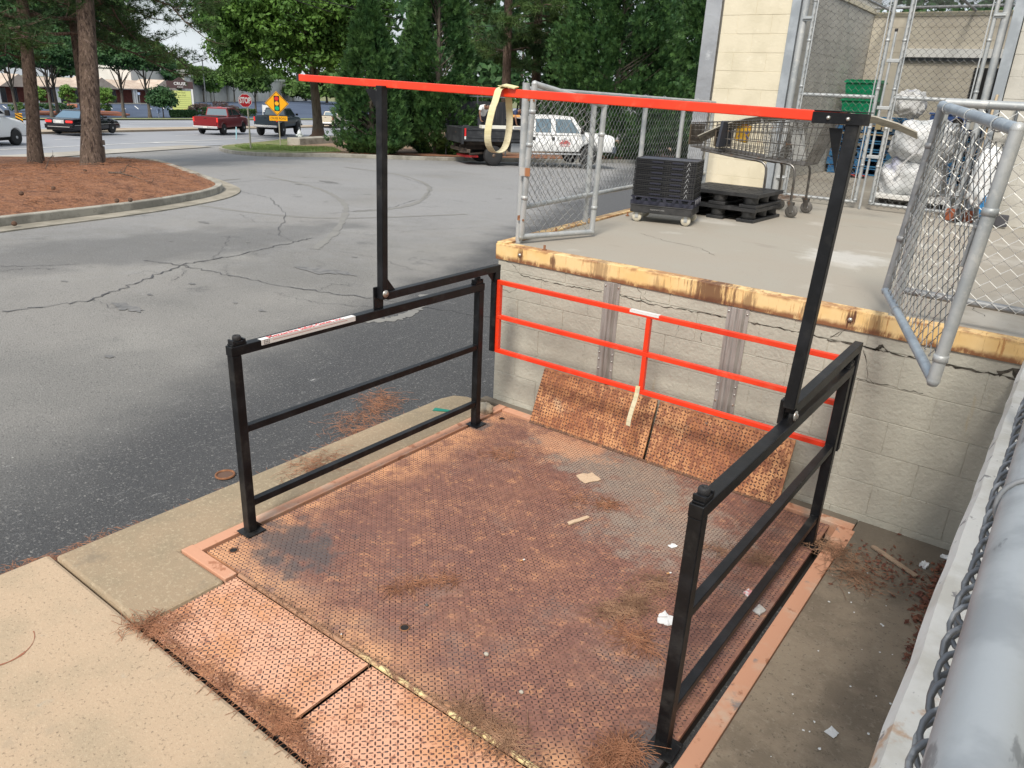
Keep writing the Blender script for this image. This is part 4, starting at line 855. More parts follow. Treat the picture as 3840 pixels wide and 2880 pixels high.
# double gates
cg=thing('gateway','tall pipe posts framing the double gates of the fenced yard','gate frame',(-2.1,9.4,1.245))
for x in(-3.055,-1.095): pipe('gate_post',(x,9.40,1.247),(x,9.40,5.6),.038,cg,galv)
pipe('overhead_pipe',(-3.1,9.47,5.58),(-1.05,9.47,5.58),.03,cg)
def yard_gate(label,x0,x1):
    t=thing('yard_gate',label,'gate',((x0+x1)/2,9.38,1.29),group='tall double gates of the fenced yard')
    z0,z1=1.315,5.4
    for x in(x0,x1): pipe('gate_stile',(x,9.38,z0),(x,9.38,z1),.021,t)
    for z in(z0,2.435,z1): pipe('gate_rail',(x0,9.38,z),(x1,9.38,z),.020 if z>z0 else .018,t)
    m=MB(); chain(m,lambda u,v,w_:(x0+.01+u,9.358+w_,z0-.03+v),x1-x0-.01,z1-z0,c=.0365,r=.0018); m.build('wire_mesh',wire_d,t)
    for x in(x0,x1):
        for z in(1.34,1.72,2.12,2.52,3.0,3.4,3.9): band((x,9.38,z),.021,t)
    m=MB()
    xb=x0+.022 if x0<-2.5 else x1-.022
    for x in((x0+.035),(x1-.035)): m.bar((x,9.352,z0),(x,9.352,z1),.012,.004,up=(0,1,0))
    m.build('tension_bar',galv,t)
    return t
g1=yard_gate('left leaf of the tall chain-link yard gates, in front of the blue pallets',-2.945,-2.125)
g2=yard_gate('right leaf of the tall chain-link yard gates, in front of the white sacks',-1.955,-1.185)
for t,xs in((g1,-3.0),(g2,-1.14)):
    for z in(3.22,1.5):
        m=MB(); m.obox((xs,9.37,z),(.11,.02,.05)); m.tube((xs-.05,9.35,z),(xs+.05,9.35,z),.008,8); m.build('gate_hinge',galv,t,bevel=.003)
m=MB(); 
cr_=thing('drop_rod','upright drop rod bolting the yard gates to the floor','drop rod',(-2.045,9.36,1.247))
pipe('rod',(-2.052,9.345,1.25),(-2.052,9.345,3.08),.013,cr_,galv,10)
for z in(1.82,2.33,2.80):
    m=MB(); m.obox((-2.02,9.352,z),(.13,.05,.035)); m.build('rod_bracket',galv,cr_,bevel=.004)
m=MB(); m.lathe([(.014,3.08),(.016,3.085),(.016,3.11),(.0001,3.112)],(-2.052,9.345,0),10); m.build('rod_cap',blk2,cr_)
m=MB(); m.path([(-2.03+.02*math.sin(a),9.335,2.18+.045*math.cos(a)) for a in np.linspace(-1.7,1.7,8)],.006,6); m.obox((-2.03,9.335,2.135),(.055,.025,.06)); tag(m.build('padlock',M('brass',(.45,.36,.2),rough=.35,metal=.8),bevel=.004),'brass padlock hanging between the two yard gates','padlock')
# ------------------------------------------------------------ goods behind the gates
blue=M('blue_pallet_paint',(.02,.105,.26),[dict(c=(.035,.17,.33),s=5,lo=.42,hi=.64,d=5),dict(c=(.38,.30,.19),s=6,lo=.70,hi=.74,d=4,st=(.4,1,1))],rough=.75)
woodp=M('pale_wood',(.48,.38,.24),[dict(c=(.36,.27,.16),s=9,lo=.42,hi=.62,st=(.4,4,4))],rough=.8)
def pallet(label,loc,rz,W,D,parts):
    t=thing('wooden_pallet',label,'pallet',loc,rz,group='blue wooden pallets stacked in the yard')
    def bx(n,x0,x1,y0,y1,z0,z1,mm): q=MB(); q.box(x0,x1,y0,y1,z0,z1); return q.build(n,mm,t,world=False,bevel=.003)
    for y in np.linspace(-D/2,D/2-.09,7): bx('deck_board',-W/2,W/2,y,y+.09,.118,.136,parts[1] if y<-D/2+.01 else parts[0])
    for x in(-W/2,-.06,W/2-.12):
        for y in(-D/2+.005,-.05,D/2-.105): bx('block',x,x+.12,y,y+.10,.0365,.1175,parts[0])
    for y in(-D/2,-.05,D/2-.10): bx('bottom_board',-W/2,W/2,y,y+.1,.018,.036,parts[0])
    return t
PX,PY=-3.30,14.85
ords=['bottom','second','third','fourth','fifth','sixth','seventh','topmost']
pal0=pallet('bottom blue pallet of the stack of seven behind the left yard gate',(PX,PY,1.232),.03,1.05,1.0,(blue,blue))
pal1=None
for k in range(1,7):
    lb_=f'{ords[k] if k<6 else "topmost"} blue pallet up the stack of seven behind the left yard gate'
    if k in(4,5):
        if pal1 is None: pal1=pallet(lb_.replace(' of the stack of seven',' in the stack').replace(' up the stack of seven',' in the stack')+', with a bare wooden edge',(PX+.02,PY,1.232+.1385*k),.01,1.03,1.0,(blue,woodp))
        else: dup(pal1,(PX-.01,PY,1.232+.1385*k),.035,lb_.replace(' of the stack of seven',' in the stack').replace(' up the stack of seven',' in the stack')+', with a bare wooden edge')
    else: dup(pal0,(PX+random.uniform(-.03,.03),PY,1.232+.1385*k),random.uniform(-.03,.05),lb_)
grn=M('green_plastic',(.0,.20,.085),[dict(c=(.0,.26,.12),s=3,lo=.4,hi=.6)],rough=.4)
def tote(label,loc,rz,lid=True):
    t=thing('tote_crate',label,'tote crate',loc,rz,group='green plastic totes on the blue pallets')
    W,D,H=.55,.40,.26
    m=MB(); m.V=[];b=[(-W/2+.03,-D/2+.03),(W/2-.03,-D/2+.03),(W/2-.03,D/2-.03),(-W/2+.03,D/2-.03)]; tp=[(-W/2,-D/2),(W/2,-D/2),(W/2,D/2),(-W/2,D/2)]
    m.add([(x,y,0) for x,y in b]+[(x,y,H-.03) for x,y in tp],[(0,3,2,1),(4,5,6,7),(0,1,5,4),(1,2,6,5),(2,3,7,6),(3,0,4,7)])
    for x in np.linspace(-W/2+.05,W/2-.05,7): m.box(x-.006,x+.006,-D/2-.006,-D/2+.03,.03,H-.04)
    m.build('body',grn,t,world=False,bevel=.004)
    m=MB(); m.box(-W/2-.02,W/2+.02,-D/2-.02,D/2+.02,H-.0295,H); m.build('rim',grn,t,world=False,bevel=.004)
    m=MB()
    for k in range(9): m.box(-W/2+.0+k*.062,-W/2+.05+k*.062,-D/2,-.005,H+.001,H+.022+(k%2)*.006)
    for k in range(9): m.box(-W/2+.0+k*.062,-W/2+.05+k*.062,.005,D/2,H+.001,H+.022+((k+1)%2)*.006)
    m.build('lid',grn,t,world=False,bevel=.003)
    return t
z0=1.232+.1385*6+.137
PXb=-3.50
t0=tote('green tote crate lying directly on the blue pallet stack',(PXb,14.5,z0),.02)
dup(t0,(PXb+.01,14.5,z0+.285),-.02,'upper green tote crate with its ribbed lid, on top of the other')
# sacks on a cart
plas=M('white_plastic_film',(.74,.75,.76),[dict(c=(.60,.62,.63),s=3,lo=.42,hi=.62,d=5),dict(c=(.75,.76,.78),s=5,lo=.55,hi=.7,d=4),dict(c=(.28,.30,.55),s=1.8,lo=.66,hi=.72,d=3,off=7,f=.5)],rough=.32,bumps=[(6,.03,.6),(18,.008,.6)])
from mathutils import noise as MN
def blob(name,c,sz,mat,par,amp=.12,fr=3,n=28,sq=.75,seed=0):
    m=MB();V=[]
    for i in range(n+1):
        th=math.pi*i/n
        for k in range(n*2):
            ph=math.pi*k/n; d=Vector((math.sin(th)*math.cos(ph),math.sin(th)*math.sin(ph),math.cos(th)))
            d2=Vector([math.copysign(abs(q)**sq,q) for q in d]); r=1+amp*(MN.noise(d*fr+Vector((seed,seed,0)))+.5*MN.noise(d*fr*2.7+Vector((seed,0,0))))
            V.append((c[0]+d2.x*sz[0]*r,c[1]+d2.y*sz[1]*r,c[2]+d2.z*sz[2]*r))
    F=[(i*2*n+k,i*2*n+(k+1)%(2*n),(i+1)*2*n+(k+1)%(2*n),(i+1)*2*n+k) for i in range(n) for k in range(2*n)]
    m.add(V,F,True); return m.build(name,mat,par)
for i,(c,sz,lb_) in enumerate([((-1.73,10.25,1.56),(.34,.38,.27),'lower white plastic sack bulging on the low cart behind the yard gate'),((-1.66,10.2,1.98),(.36,.36,.25),'upper white plastic sack heaped on the other, tied with a ragged strip')]):
    b=blob('plastic_sack',c,sz,plas,None,seed=i*5+1,amp=.16); tag(b,lb_,'sack')
    if i==1:
        m=MB(); P=[(-1.62,9.83,2.16),(-1.64,9.80,2.02),(-1.70,9.80,1.86),(-1.80,9.82,1.74),(-1.84,9.84,1.6)]
        ribbon3('tie_strip',P,(1,.2,.3),.035,.004,plas,b)
ct=thing('platform_cart','low white platform cart on black wheels under the plastic sacks','cart',(-1.65,10.2,1.245))
m=MB(); m.box(-2.06,-1.25,9.80,10.6,1.345,1.395); m.build('platform',M('white_metal',(.70,.70,.68),rough=.5),ct,bevel=.006)
m=MB(); m.box(-2.09,-2.05,9.80,10.6,1.40,1.415); 
for x,y in((-1.93,9.9),(-1.35,9.9),(-1.93,10.5),(-1.35,10.5)):
    q=MB(); q.lathe([(.03,-.022),(.055,-.02),(.058,0),(.055,.02),(.03,.022)],(x,y,1.304),16,'y'); q.build('wheel',blk2,ct)
# white bag and blue bottles on the right hand stack
tag(blob('plastic_bag',(-2.62,13.9,2.42),(.22,.20,.20),plas,None,seed=12,amp=.2),'white plastic bag heaped high behind the middle of the yard gates','bag')
bl2=M('blue_barrel',(.03,.08,.26),rough=.4)
br_=thing('blue_crate','blue plastic crate with a round hole beside the white bag in the yard','crate',(-1.95,14.2,2.1))
m=MB(); m.box(-2.3,-1.3,13.9,14.6,2.05,2.28); m.box(-2.32,-1.28,13.88,14.62,2.281,2.31); m.build('body',bl2,br_,bevel=.01)
m=MB(); m.lathe([(.08,-.002),(.08,.004)],(-1.9,13.895,2.17),20,'y'); m.build('hole',hole,br_)
m=MB(); m.box(-1.78,-1.36,13.87,13.896,2.09,2.25); m.build('grey_panel',greyb,br_,bevel=.003)
sp0=dup(pal0,(-1.9,14.5,1.232),0,'blue wooden pallet at the foot of the far stack behind the sacks'); 
for k in range(1,6): dup(pal0,(-1.9,14.5,1.232+.1385*k),random.uniform(-.03,.03),f'{ords[k]} blue pallet up in the far stack hidden behind the sacks')
# red scrap on the floor
m=MB(); random.seed(4); V=[(-3.45+.42*i/10,13.6+.1*random.random()+.35*j,1.25+random.random()*.05) for i in range(11) for j in range(2)]
m.add(V,[(2*i,2*i+2,2*i+3,2*i+1) for i in range(10)]); tag(m.build('torn_packaging',M('red_black_film',(.45,.06,.04),[dict(c=(.03,.02,.02),s=6,lo=.45,hi=.5)],rough=.5)),'torn red and black packaging on the yard floor by the pallets','litter')
# tools behind the sagging gate
def pole(name,label,cat,p,q,r,mat): m=MB(); m.tube(p,q,r,10); return tag(m.build(name,mat),label,cat)
tan_=M('tan_wood',(.52,.42,.29),[dict(c=(.42,.32,.2),s=8,lo=.45,hi=.6,st=(3,3,.5))],rough=.6)
def broom(label,base,top,mat,hm):
    t=thing('broom',label,'broom',base); m=MB(); m.tube(base,top,.013,8); m.build('handle',mat,t)
    m=MB(); b=Vector(base); m.obox(b+Vector((0,0,.07)),(.26,.05,.12)); m.build('bristles',hm,t,bevel=.01); return t
broom('broom with a tan wooden handle leaning behind the sagging gate',(-1.03,9.16,1.25),(-.98,9.26,2.50),tan_,M('bristle',(.25,.07,.03),rough=.9))
broom('broom with a dark grey handle leaning by the steel jamb',(-.72,9.12,1.25),(-.78,9.27,2.42),jamb_d,M('bristle_b',(.07,.07,.08),rough=.9))
ht=thing('hand_truck','dark two-wheeled hand truck standing against the grey wall behind the sagging gate','hand truck',(-.92,9.1,1.247))
for x in(-1.0,-.76): pipe('upright',(x,9.08,1.27),(x-.01,9.24,2.38),.014,ht,jamb_d,8)
for z in(1.5,1.85,2.2): pipe('crossbar',(-1.0,9.08+(z-1.27)*.144,z),(-.76,9.08+(z-1.27)*.144,z),.011,ht,jamb_d,8)
m=MB(); m.box(-1.02,-.74,8.93,9.07,1.25,1.262); m.build('toe_plate',M('worn_white',(.6,.6,.58),rough=.5),ht)
for x in(-1.04,-.72): m=MB(); m.lathe([(.03,-.02),(.07,-.018),(.073,0),(.07,.018),(.03,.02)],(x,9.12,1.32),16,'x'); m.build('wheel',blk2,ht)
tag(blob('plastic_bag',(-.86,8.98,1.72),(.13,.10,.27),plas,None,seed=20,amp=.25),'crumpled white plastic bag hanging on the hand truck','bag')
tag(blob('blue_bag',(-.79,8.93,1.47),(.06,.05,.13),M('bright_blue_film',(.04,.22,.48),rough=.35),None,seed=25,amp=.3),'small bright blue plastic bag low on the hand truck','bag')
# ------------------------------------------------------------ folded crates on a dolly
navy=M('navy_plastic',(.022,.024,.042),[dict(c=(.04,.042,.062),s=9,lo=.45,hi=.65)],rough=.42,spec=.45)
blp=M('black_plastic',(.022,.023,.025),[dict(c=(.045,.045,.047),s=6,lo=.45,hi=.65,d=5)],rough=.45,spec=.4)
ang=R(14.5); DCx,DCy=-3.115,6.545
dol=thing('dolly','low black dolly on four cream wheels under the folded crates','dolly',(DCx,DCy,1.246),ang)
W,D=.56,.40
m=MB(); m.box(-W/2,W/2,-D/2,D/2,.088,.150); 
m.build('deck',blp,dol,world=False,bevel=.006)
m=MB(); m.box(-W/2-.006,W/2+.006,-D/2-.006,D/2+.006,.1505,.160); m.build('rim',blp,dol,world=False,bevel=.003)
text('PLEASE RETURN TO OWNER',.018,(-.03,-D/2-.0013,.121),(1,0,0),(0,0,1),M('grey_ink',(.3,.3,.3)),'lettering',None,.0004,maxw=.13).parent=dol
crw=M('cream_wheel',(.60,.56,.46),[dict(c=(.45,.41,.33),s=12,lo=.5,hi=.7)],rough=.5)
for x in(-.22,.23):
    for y in(-.155,.165):
        mm=crw
        q=MB(); q.lathe([(.012,-.016),(.040,-.015),(.044,-.008),(.044,.008),(.040,.015),(.012,.016)],(x,y,.0445),20,'y'); wq=q.build('wheel',mm,dol,world=False)
        q=MB(); q.box(x-.016,x+.016,y-.022,y-.018,.035,.087); q.box(x-.016,x+.016,y+.018,y+.022,.035,.087); q.box(x-.03,x+.03,y-.025,y+.025,.083,.0878); q.tube((x,y-.026,.0445),(x,y+.026,.0445),.006,8); q.build('caster_fork',galv,dol,world=False)
tr=thing('stacking_tray','navy plastic tray with slanted ribs between the dolly and the folded crates','tray',(DCx,DCy,1.4065),ang)
m=MB(); Wt,Dt=.57,.39
for a,b in(((-Wt/2,-Dt/2),(Wt/2,-Dt/2+.008)),((-Wt/2,Dt/2-.008),(Wt/2,Dt/2)),((-Wt/2,-Dt/2+.009),(-Wt/2+.008,Dt/2-.009)),((Wt/2-.008,-Dt/2+.009),(Wt/2,Dt/2-.009))):
    m.box(a[0],b[0],a[1],b[1],.001,.035); m.box(a[0],b[0],a[1],b[1],.062,.074)
m.box(-Wt/2+.01,Wt/2-.01,-Dt/2+.01,Dt/2-.01,.001,.012)
for s_ in range(4):
    for sg in(-1,1):
        for k in range(3):
            x0=-.21+s_*.14; xa=x0+sg*(.008+k*.010); m.bar((xa,-Dt/2-.003,.006),(xa+sg*.035,-Dt/2-.003,.068),.006,.010,up=(0,1,0))
    for sg in(-1,1):
        y0=-.12+s_*.08; m.bar((Wt/2+.003,y0,.006),(Wt/2+.003,y0+sg*.03,.068),.006,.010,up=(1,0,0))
m.build('tray_body',navy,tr,world=False)
def folded(label,z,rz,dx):
    t=thing('folded_crate',label,'crate',(DCx+dx,DCy,z),rz,group='folded black crates on the dolly')
    W,D,H=.555,.385,.0465
    m=MB()
    m.box(-W/2+.012,W/2-.012,-D/2+.012,D/2-.012,.002,H-.004)
    m.build('base',navy,t,world=False)
    m=MB()
    for z_ in(0,.0155,.031,.042):
        m.box(-W/2,W/2,-D/2,-D/2+.008,z_,z_+.0045); m.box(-W/2,W/2,D/2-.008,D/2,z_,z_+.0045); m.box(-W/2,-W/2+.008,-D/2+.0085,D/2-.0085,z_,z_+.0045); m.box(W/2-.008,W/2,-D/2+.0085,D/2-.0085,z_,z_+.0045)
    for k in range(27):
        x=-W/2+.004+k*(W-.012)/26; m.box(x,x+.004,-D/2+.001,-D/2+.007,.0005,.0445)
    for k in range(19):
        y=-D/2+.004+k*(D-.012)/18; m.box(W/2-.007,W/2-.001,y,y+.004,.0005,.0445)
    m.build('lattice_wall',blp,t,world=False)
    m=MB(); x=W/2-.085; m.bar((x,-D/2-.001,.004),(x+.018,-D/2-.001,.040),.0035,.002,up=(0,1,0)); m.bar((x+.018,-D/2-.001,.040),(x+.028,-D/2-.001,.012),.0025,.002,up=(0,1,0)); m.build('clip',M('grey_clip',(.35,.36,.38),rough=.4),t,world=False)
    for sx_ in(-.12,.06):
        q=MB(); q.box(sx_,sx_+.10,-D/2-.002,-D/2+.002,.018,.030); q.build('handle_grip',navy,t,world=False)
    return t
onames=['lowest','second lowest','third from the bottom','fourth from the bottom','third from the top','second from the top','topmost']
f0=folded('lowest folded black crate, resting on the navy tray',1.4815,ang,0)
for k in range(1,7): dup(f0,(DCx+random.uniform(-.004,.004),DCy+random.uniform(-.003,.003),1.4815+.0467*k),ang+random.uniform(-.01,.01),f'{onames[k]} folded black crate in the dolly stack')
# black plastic pallets
def ppallet(label,loc,rz):
    t=thing('plastic_pallet',label,'pallet',loc,rz,group='black plastic pallets beside the dolly')
    W,D=.80,.70
    m=MB(); m.box(-W/2,W/2,-D/2,D/2,.098,.131)
    for i in range(8):
        for j in range(7): m.box(-W/2+.03+i*.094,-W/2+.10+i*.094,-D/2+.03+j*.094,-D/2+.095+j*.094,.1312,.1335)
    m.build('deck',blp,t,world=False,bevel=.004)
    for x in(-W/2+.09,0,W/2-.09):
        for y in(-D/2+.08,0,D/2-.08):
            q=MB(); q.lathe([(.062,.030),(.072,.034),(.066,.062),(.074,.0975)],(x,y,0),14); q.build('foot_block',blp,t,world=False)
    for x in(-W/2+.09,0,W/2-.09): q=MB(); q.box(x-.085,x+.085,-D/2,D/2,0.0,.0295); q.build('runner',blp,t,world=False,bevel=.004)
    return t
p0=ppallet('lower black plastic pallet standing on the dock floor',(-2.870,7.515,1.246),R(-1.5))
dup(p0,(-2.872,7.52,1.3795),R(-.5),'upper black plastic pallet lying on the lower one')
# ------------------------------------------------------------ shopping carts
chr_=M('dull_chrome',(.20,.19,.18),[dict(c=(.12,.11,.10),s=9,lo=.45,hi=.62,d=5),dict(c=(.26,.15,.09),s=13,lo=.62,hi=.7,d=5)],rough=.35,metal=.7)
cart=thing('shopping_cart','wire shopping cart whose seat end faces the yard gate, rear of the nested pair','shopping cart',(-2.75,8.15,1.246),group='nested shopping carts on the dock')
# local: +x is the pushing end, basket narrows towards -x
def bp_(x,ys,z): # point on the basket: x -0.5..0.42, ys -1..1, z 0..1
    t=(x+.55)/.97; hw=.185+.075*t; hw2=hw-.03*(1-z); zb=.60-.09*t; ztp=.845+.085*t
    return (x+(.14 if t>.9 else 0)*z*(t-.9)*10,ys*hw2,zb+(ztp-zb)*z)
xs=list(np.linspace(-.55,.42,21))
m=MB(); rw_=.0031
for sgn in(-1,1):
    for z in(0,.22,.45,.7,.86,1.0): m.path([bp_(x,sgn,z) for x in xs],rw_ if z<1 else .0042,4,caps=False,smooth=False)
    for i,x in enumerate(np.linspace(-.55,.42,24)): m.path([bp_(x,sgn,0),bp_(x,sgn,1)],rw_,4,caps=False,smooth=False)
m.build('basket_side',chr_,cart,world=False)
m=MB()
for ys in np.linspace(-1,1,17): m.path([bp_(-.55,ys,0),bp_(.42,ys,0)],rw_,4,caps=False,smooth=False)
for x in xs: m.path([bp_(x,-1,0),bp_(x,1,0)],rw_,4,caps=False,smooth=False)
m.build('basket_floor',chr_,cart,world=False)
m=MB()
for ys in np.linspace(-1,1,15): m.path([bp_(-.55,ys,0),bp_(-.55,ys,1)],rw_,4,caps=False,smooth=False)
for z in(0,.35,.7,1): m.path([bp_(-.55,-1,z),bp_(-.55,1,z)],rw_,4,caps=False,smooth=False)
m.build('basket_front',chr_,cart,world=False)
m=MB()
for ys in np.linspace(-1,1,15): m.path([bp_(.42,ys,0),bp_(.42,ys,1)],rw_,4,caps=False,smooth=False)
for z in(0,.35,.7,1): m.path([bp_(.42,-1,z),bp_(.42,1,z)],rw_,4,caps=False,smooth=False)
m.build('rear_flap',chr_,cart,world=False)
m=MB()
for ys in np.linspace(-.85,.85,15): m.path([bp_(.30,ys,.06),(bp_(.24,ys,1)[0]-.04,bp_(.24,ys,1)[1],bp_(.24,ys,1)[2]+.01)],.003,4,caps=False,smooth=False)
m.path([bp_(.25,-.85,.97),bp_(.25,.85,.97)],.003,4); m.path([bp_(.30,-.85,.1),bp_(.30,.85,.1)],.003,4); m.build('child_seat',M('pale_chrome',(.62,.62,.60),rough=.3,metal=.4),cart,world=False)
m=MB(); m.box(-.565,-.552,-.19,.19,.62,.83); m.build('front_bumper',M('brown_plastic',(.10,.075,.05),rough=.6),cart,world=False,bevel=.004)
for sgn in(-1,1):
    m=MB(); m.path(smooth3([(-.42,sgn*.15,.565),(0,sgn*.20,.535),(.24,sgn*.235,.525),(.33,sgn*.245,.50),(.355,sgn*.25,.43),(.36,sgn*.25,.14)]) if False else [(-.42,sgn*.15,.575),(.0,sgn*.20,.535),(.22,sgn*.235,.522),(.29,sgn*.243,.512),(.325,sgn*.248,.49),(.345,sgn*.25,.455),(.352,sgn*.25,.40),(.36,sgn*.25,.15)],.0125,10); m.build('frame_leg',chr_,cart,world=False)
    m=MB(); m.path([(.42,sgn*.24,.90),(.50,sgn*.235,.97)],.009,8); m.build('handle_arm',chr_,cart,world=False)
m=MB(); m.tube((.50,-.25,.97),(.50,.25,.97),.014,10); m.build('handle',M('dark_handle',(.05,.05,.055),rough=.5),cart,world=False)
m=MB(); m.path([(.36,-.25,.165),(-.35,-.16,.155),(-.35,.16,.155),(.36,.25,.165)],.008,6)
for y in np.linspace(-.16,.16,7): m.tube((-.35,y*.9,.155),(.30,y,.163),.003,4)
m.tube((.20,-.22,.165),(.20,.22,.165),.006,6)
m.build('lower_rack',M('rusty_chrome',(.24,.17,.13),[dict(c=(.32,.30,.28),s=12,lo=.45,hi=.6)],rough=.5,metal=.4),cart,world=False)
grw=M('grey_tyre',(.09,.085,.08),[dict(c=(.16,.15,.14),s=25,lo=.5,hi=.7)],rough=.7)
for x,y in((.36,-.25),(.36,.25),(-.36,-.16),(-.36,.16)):
    q=MB(); q.lathe([(.02,-.014),(.054,-.014),(.062,-.006),(.062,.006),(.054,.014),(.02,.014)],(x+.02,y,.062),20,'y'); wq=q.build('wheel',grw,cart,world=False)
    q=MB(); q.lathe([(.0001,-.018),(.018,-.0165),(.018,.0165),(.0001,.018)],(x+.02,y,.062),12,'y'); q.build('hub',galv,wq,world=False)
    q=MB()
    for sg in(-1,1): q.prism([(x-.035,.150),(x+.035,.150),(x+.035,.05),(x+.012,.045)],lambda a,b:(a,y+sg*.020,b),lambda a,b:(a,y+sg*.023,b))
    q.box(x-.036,x+.036,y-.023,y+.023,.150,.154); q.build('caster_fork',chr_,cart,world=False)
dup(cart,(-3.05,8.17,1.246),R(.5),'wire shopping cart pushed into the other, its brown nose towards the fence','nested shopping carts on the dock')
# things in the cart
m=MB(); m.obox((-3.05,8.05,2.02),(.15,.03,.18),Matrix.Rotation(.15,3,'Y')); bg1=m.build('snack_bag',M('yellow_film',(.62,.36,.03),[dict(c=(.05,.10,.42),s=9,lo=.55,hi=.6,d=2),dict(c=(.65,.15,.05),s=11,lo=.62,hi=.66,d=2,off=3)],rough=.35,bumps=[(20,.01,.6)]),None,bevel=.012); tag(bg1,'yellow and blue packet standing in the shopping cart','packet')
m=MB(); m.obox((-3.21,8.0,2.0),(.03,.34,.26),Matrix.Rotation(.1,3,'Y')); tag(m.build('dark_panel',M('charcoal_plastic',(.04,.045,.06),rough=.5),None,bevel=.005),'charcoal plastic panel upright in the shopping cart basket','panel')
# long bowed strip resting in the cart
P=[]
arc=[(-3.50,8.0,1.93),(-3.25,8.0,2.055),(-3.0,8.02,2.14),(-2.7,8.04,2.195),(-2.4,8.08,2.235),(-2.1,8.12,2.235),(-1.8,8.15,2.215),(-1.6,8.18,2.165),(-1.43,8.2,2.10)]
tag(ribbon3('bowed_strip',arc,(0,1,-.55),.13,.012,M('grey_laminate',(.33,.31,.26),[dict(c=(.23,.215,.18),s=9,lo=.42,hi=.62,st=(.3,3,3)),dict(c=(.5,.48,.42),s=20,lo=.6,hi=.7,st=(.2,3,3))],rough=.6)),'long grey strip bowed over the shopping carts towards the yard gate','strip')
# ------------------------------------------------------------ vehicles
def paint(name,c,r=.28,met=.2): return M(name,c,[],rough=r,metal=met,spec=.6)
glass=M('dark_glass',(.03,.04,.045),rough=.08,spec=.8); glass_l=M('bright_glass',(.13,.19,.23),rough=.1,spec=.8)
tyre_m=M('tyre',(.02,.02,.021),rough=.75); rim_m=M('alloy',(.50,.51,.52),rough=.3,metal=.6); chrome=M('chrome',(.68,.68,.68),rough=.2,metal=.6); tail=M('lit_tail_lamp',(.6,.02,.02),rough=.3,emit=((1,.05,.03),.35)); tailoff=M('red_lens',(.35,.02,.02),rough=.25)
plate=M('plate_white',(.62,.62,.60),rough=.5); under=M('underbody',(.015,.015,.016),rough=.9)
def loft(m,st,n_top=6):
    "st: list of (x,z0,z1,w0,w1,r): lower half width w0, upper w1"
    rings=[]
    for x,z0,z1,w0,w1 in st:
        r=min(.12,(z1-z0)*.3); zm=z0+(z1-z0)*.45
        rings.append([(x,-w0*.97,z0),(x,-w0,z0+.04),(x,-max(w0,w1)*1.0,zm),(x,-w1,z1-r),(x,-w1+r*.35,z1-r*.3),(x,-w1+r,z1),(x,0,z1+.012),(x,w1-r,z1),(x,w1-r*.35,z1-r*.3),(x,w1,z1-r),(x,max(w0,w1),zm),(x,w0,z0+.04),(x,w0*.97,z0)])
    k=len(rings[0]); V=[p for r in rings for p in r]
    F=[(i*k+j,i*k+(j+1)%k,(i+1)*k+(j+1)%k,(i+1)*k+j) for i in range(len(rings)-1) for j in range(k)]
    m.add(V,F,True); m.add(V[:k],[tuple(range(k))[::-1]]); m.add(V[-k:],[tuple(range(k))])
def arches(xs,zb,wheels,rw,gap=.07):
    out=[]
    for x in xs:
        z=zb
        for wx in wheels:
            d=abs(x-wx); R_=rw+gap
            if d<R_: z=max(z,rw+math.sqrt(R_*R_-d*d)*.98)
        out.append((x,z))
    return out
def body_stations(L0,L1,top,hw,zb,wheels,rw,step=.06):
    xs=sorted(set([L0,L1]+[round(L0+.001+i*step,3) for i in range(int((L1-L0)/step)+1)]+[w_+s*(rw+.07)*q for w_ in wheels for s in(-1,1) for q in(.9999,1.0001)]))
    xs=[x for x in xs if L0<=x<=L1]; st=[]
    for (x,z) in arches(xs,zb,wheels,rw):
        zt=np.interp(x,[p[0] for p in top],[p[1] for p in top]); wt=np.interp(x,[p[0] for p in top],[p[2] for p in top])
        st.append((x,min(z,zt-.05),zt,hw*wt,hw*wt*.97))
    return st
def wheel(t,x,y,r,w_,rim=rim_m,rr=.62):
    s_=1 if y>0 else -1
    q=MB(); q.lathe([(r*rr,-w_/2),(r*.93,-w_/2),(r,-w_/2+.03),(r,w_/2-.03),(r*.93,w_/2),(r*rr,w_/2)],(x,y,r),24,'y'); wo=q.build('wheel',tyre_m,t,world=False)
    q=MB(); q.lathe([(r*rr,-w_/2+.02),(r*rr,w_/2-.02)],(x,y,r),24,'y')
    for k in range(6):
        a=k*math.pi/3; q.bar((x,y+s_*(w_/2-.012),r),(x+math.cos(a)*r*rr,y+s_*(w_/2-.018),r+math.sin(a)*r*rr),.07,.012,up=(0,1,0))
    q.lathe([(.0001,-.01),(r*.2,-.01),(r*.2,.01),(.0001,.01)],(x,y+s_*(w_/2-.005),r),12,'y'); q.build('rim',rim,wo,world=False)
def cabin(t,m,pr,wb,wr,zb,mat):
    "pr: rear base x, rear roof x, front roof x, front base x, roof z. adds the roof shell"
    rb,rr_,fr_,fb,zr=pr
    st=[]
    pts=[(rb,zb),(rr_,zr-.03),(rr_+.15,zr),(fr_-.15,zr),(fr_,zr-.03),(fb,zb)]
    L=[(x,-(wb+(wr-wb)*(z-zb)/(zr-zb)),z) for x,z in pts]; Rr=[(x,-y,z) for x,y,z in L]
    n=len(pts); V=L+Rr
    m.add(V,[tuple(range(n))[::-1],tuple(range(n,2*n))]+[(i,(i+1)%n,n+(i+1)%n,n+i) for i in range(n)])
def winpanel(t,pts,wb,wr,zb,zr,mat,name='window',off=.006):
    for s_ in(-1,1):
        f=lambda x,z,o:(x,s_*(wb+(wr-wb)*(z-zb)/(zr-zb)+o),z)
        q=MB(); q.prism(pts,lambda x,z:f(x,z,-.01),lambda x,z:f(x,z,off)); q.build(name,mat,t,world=False)
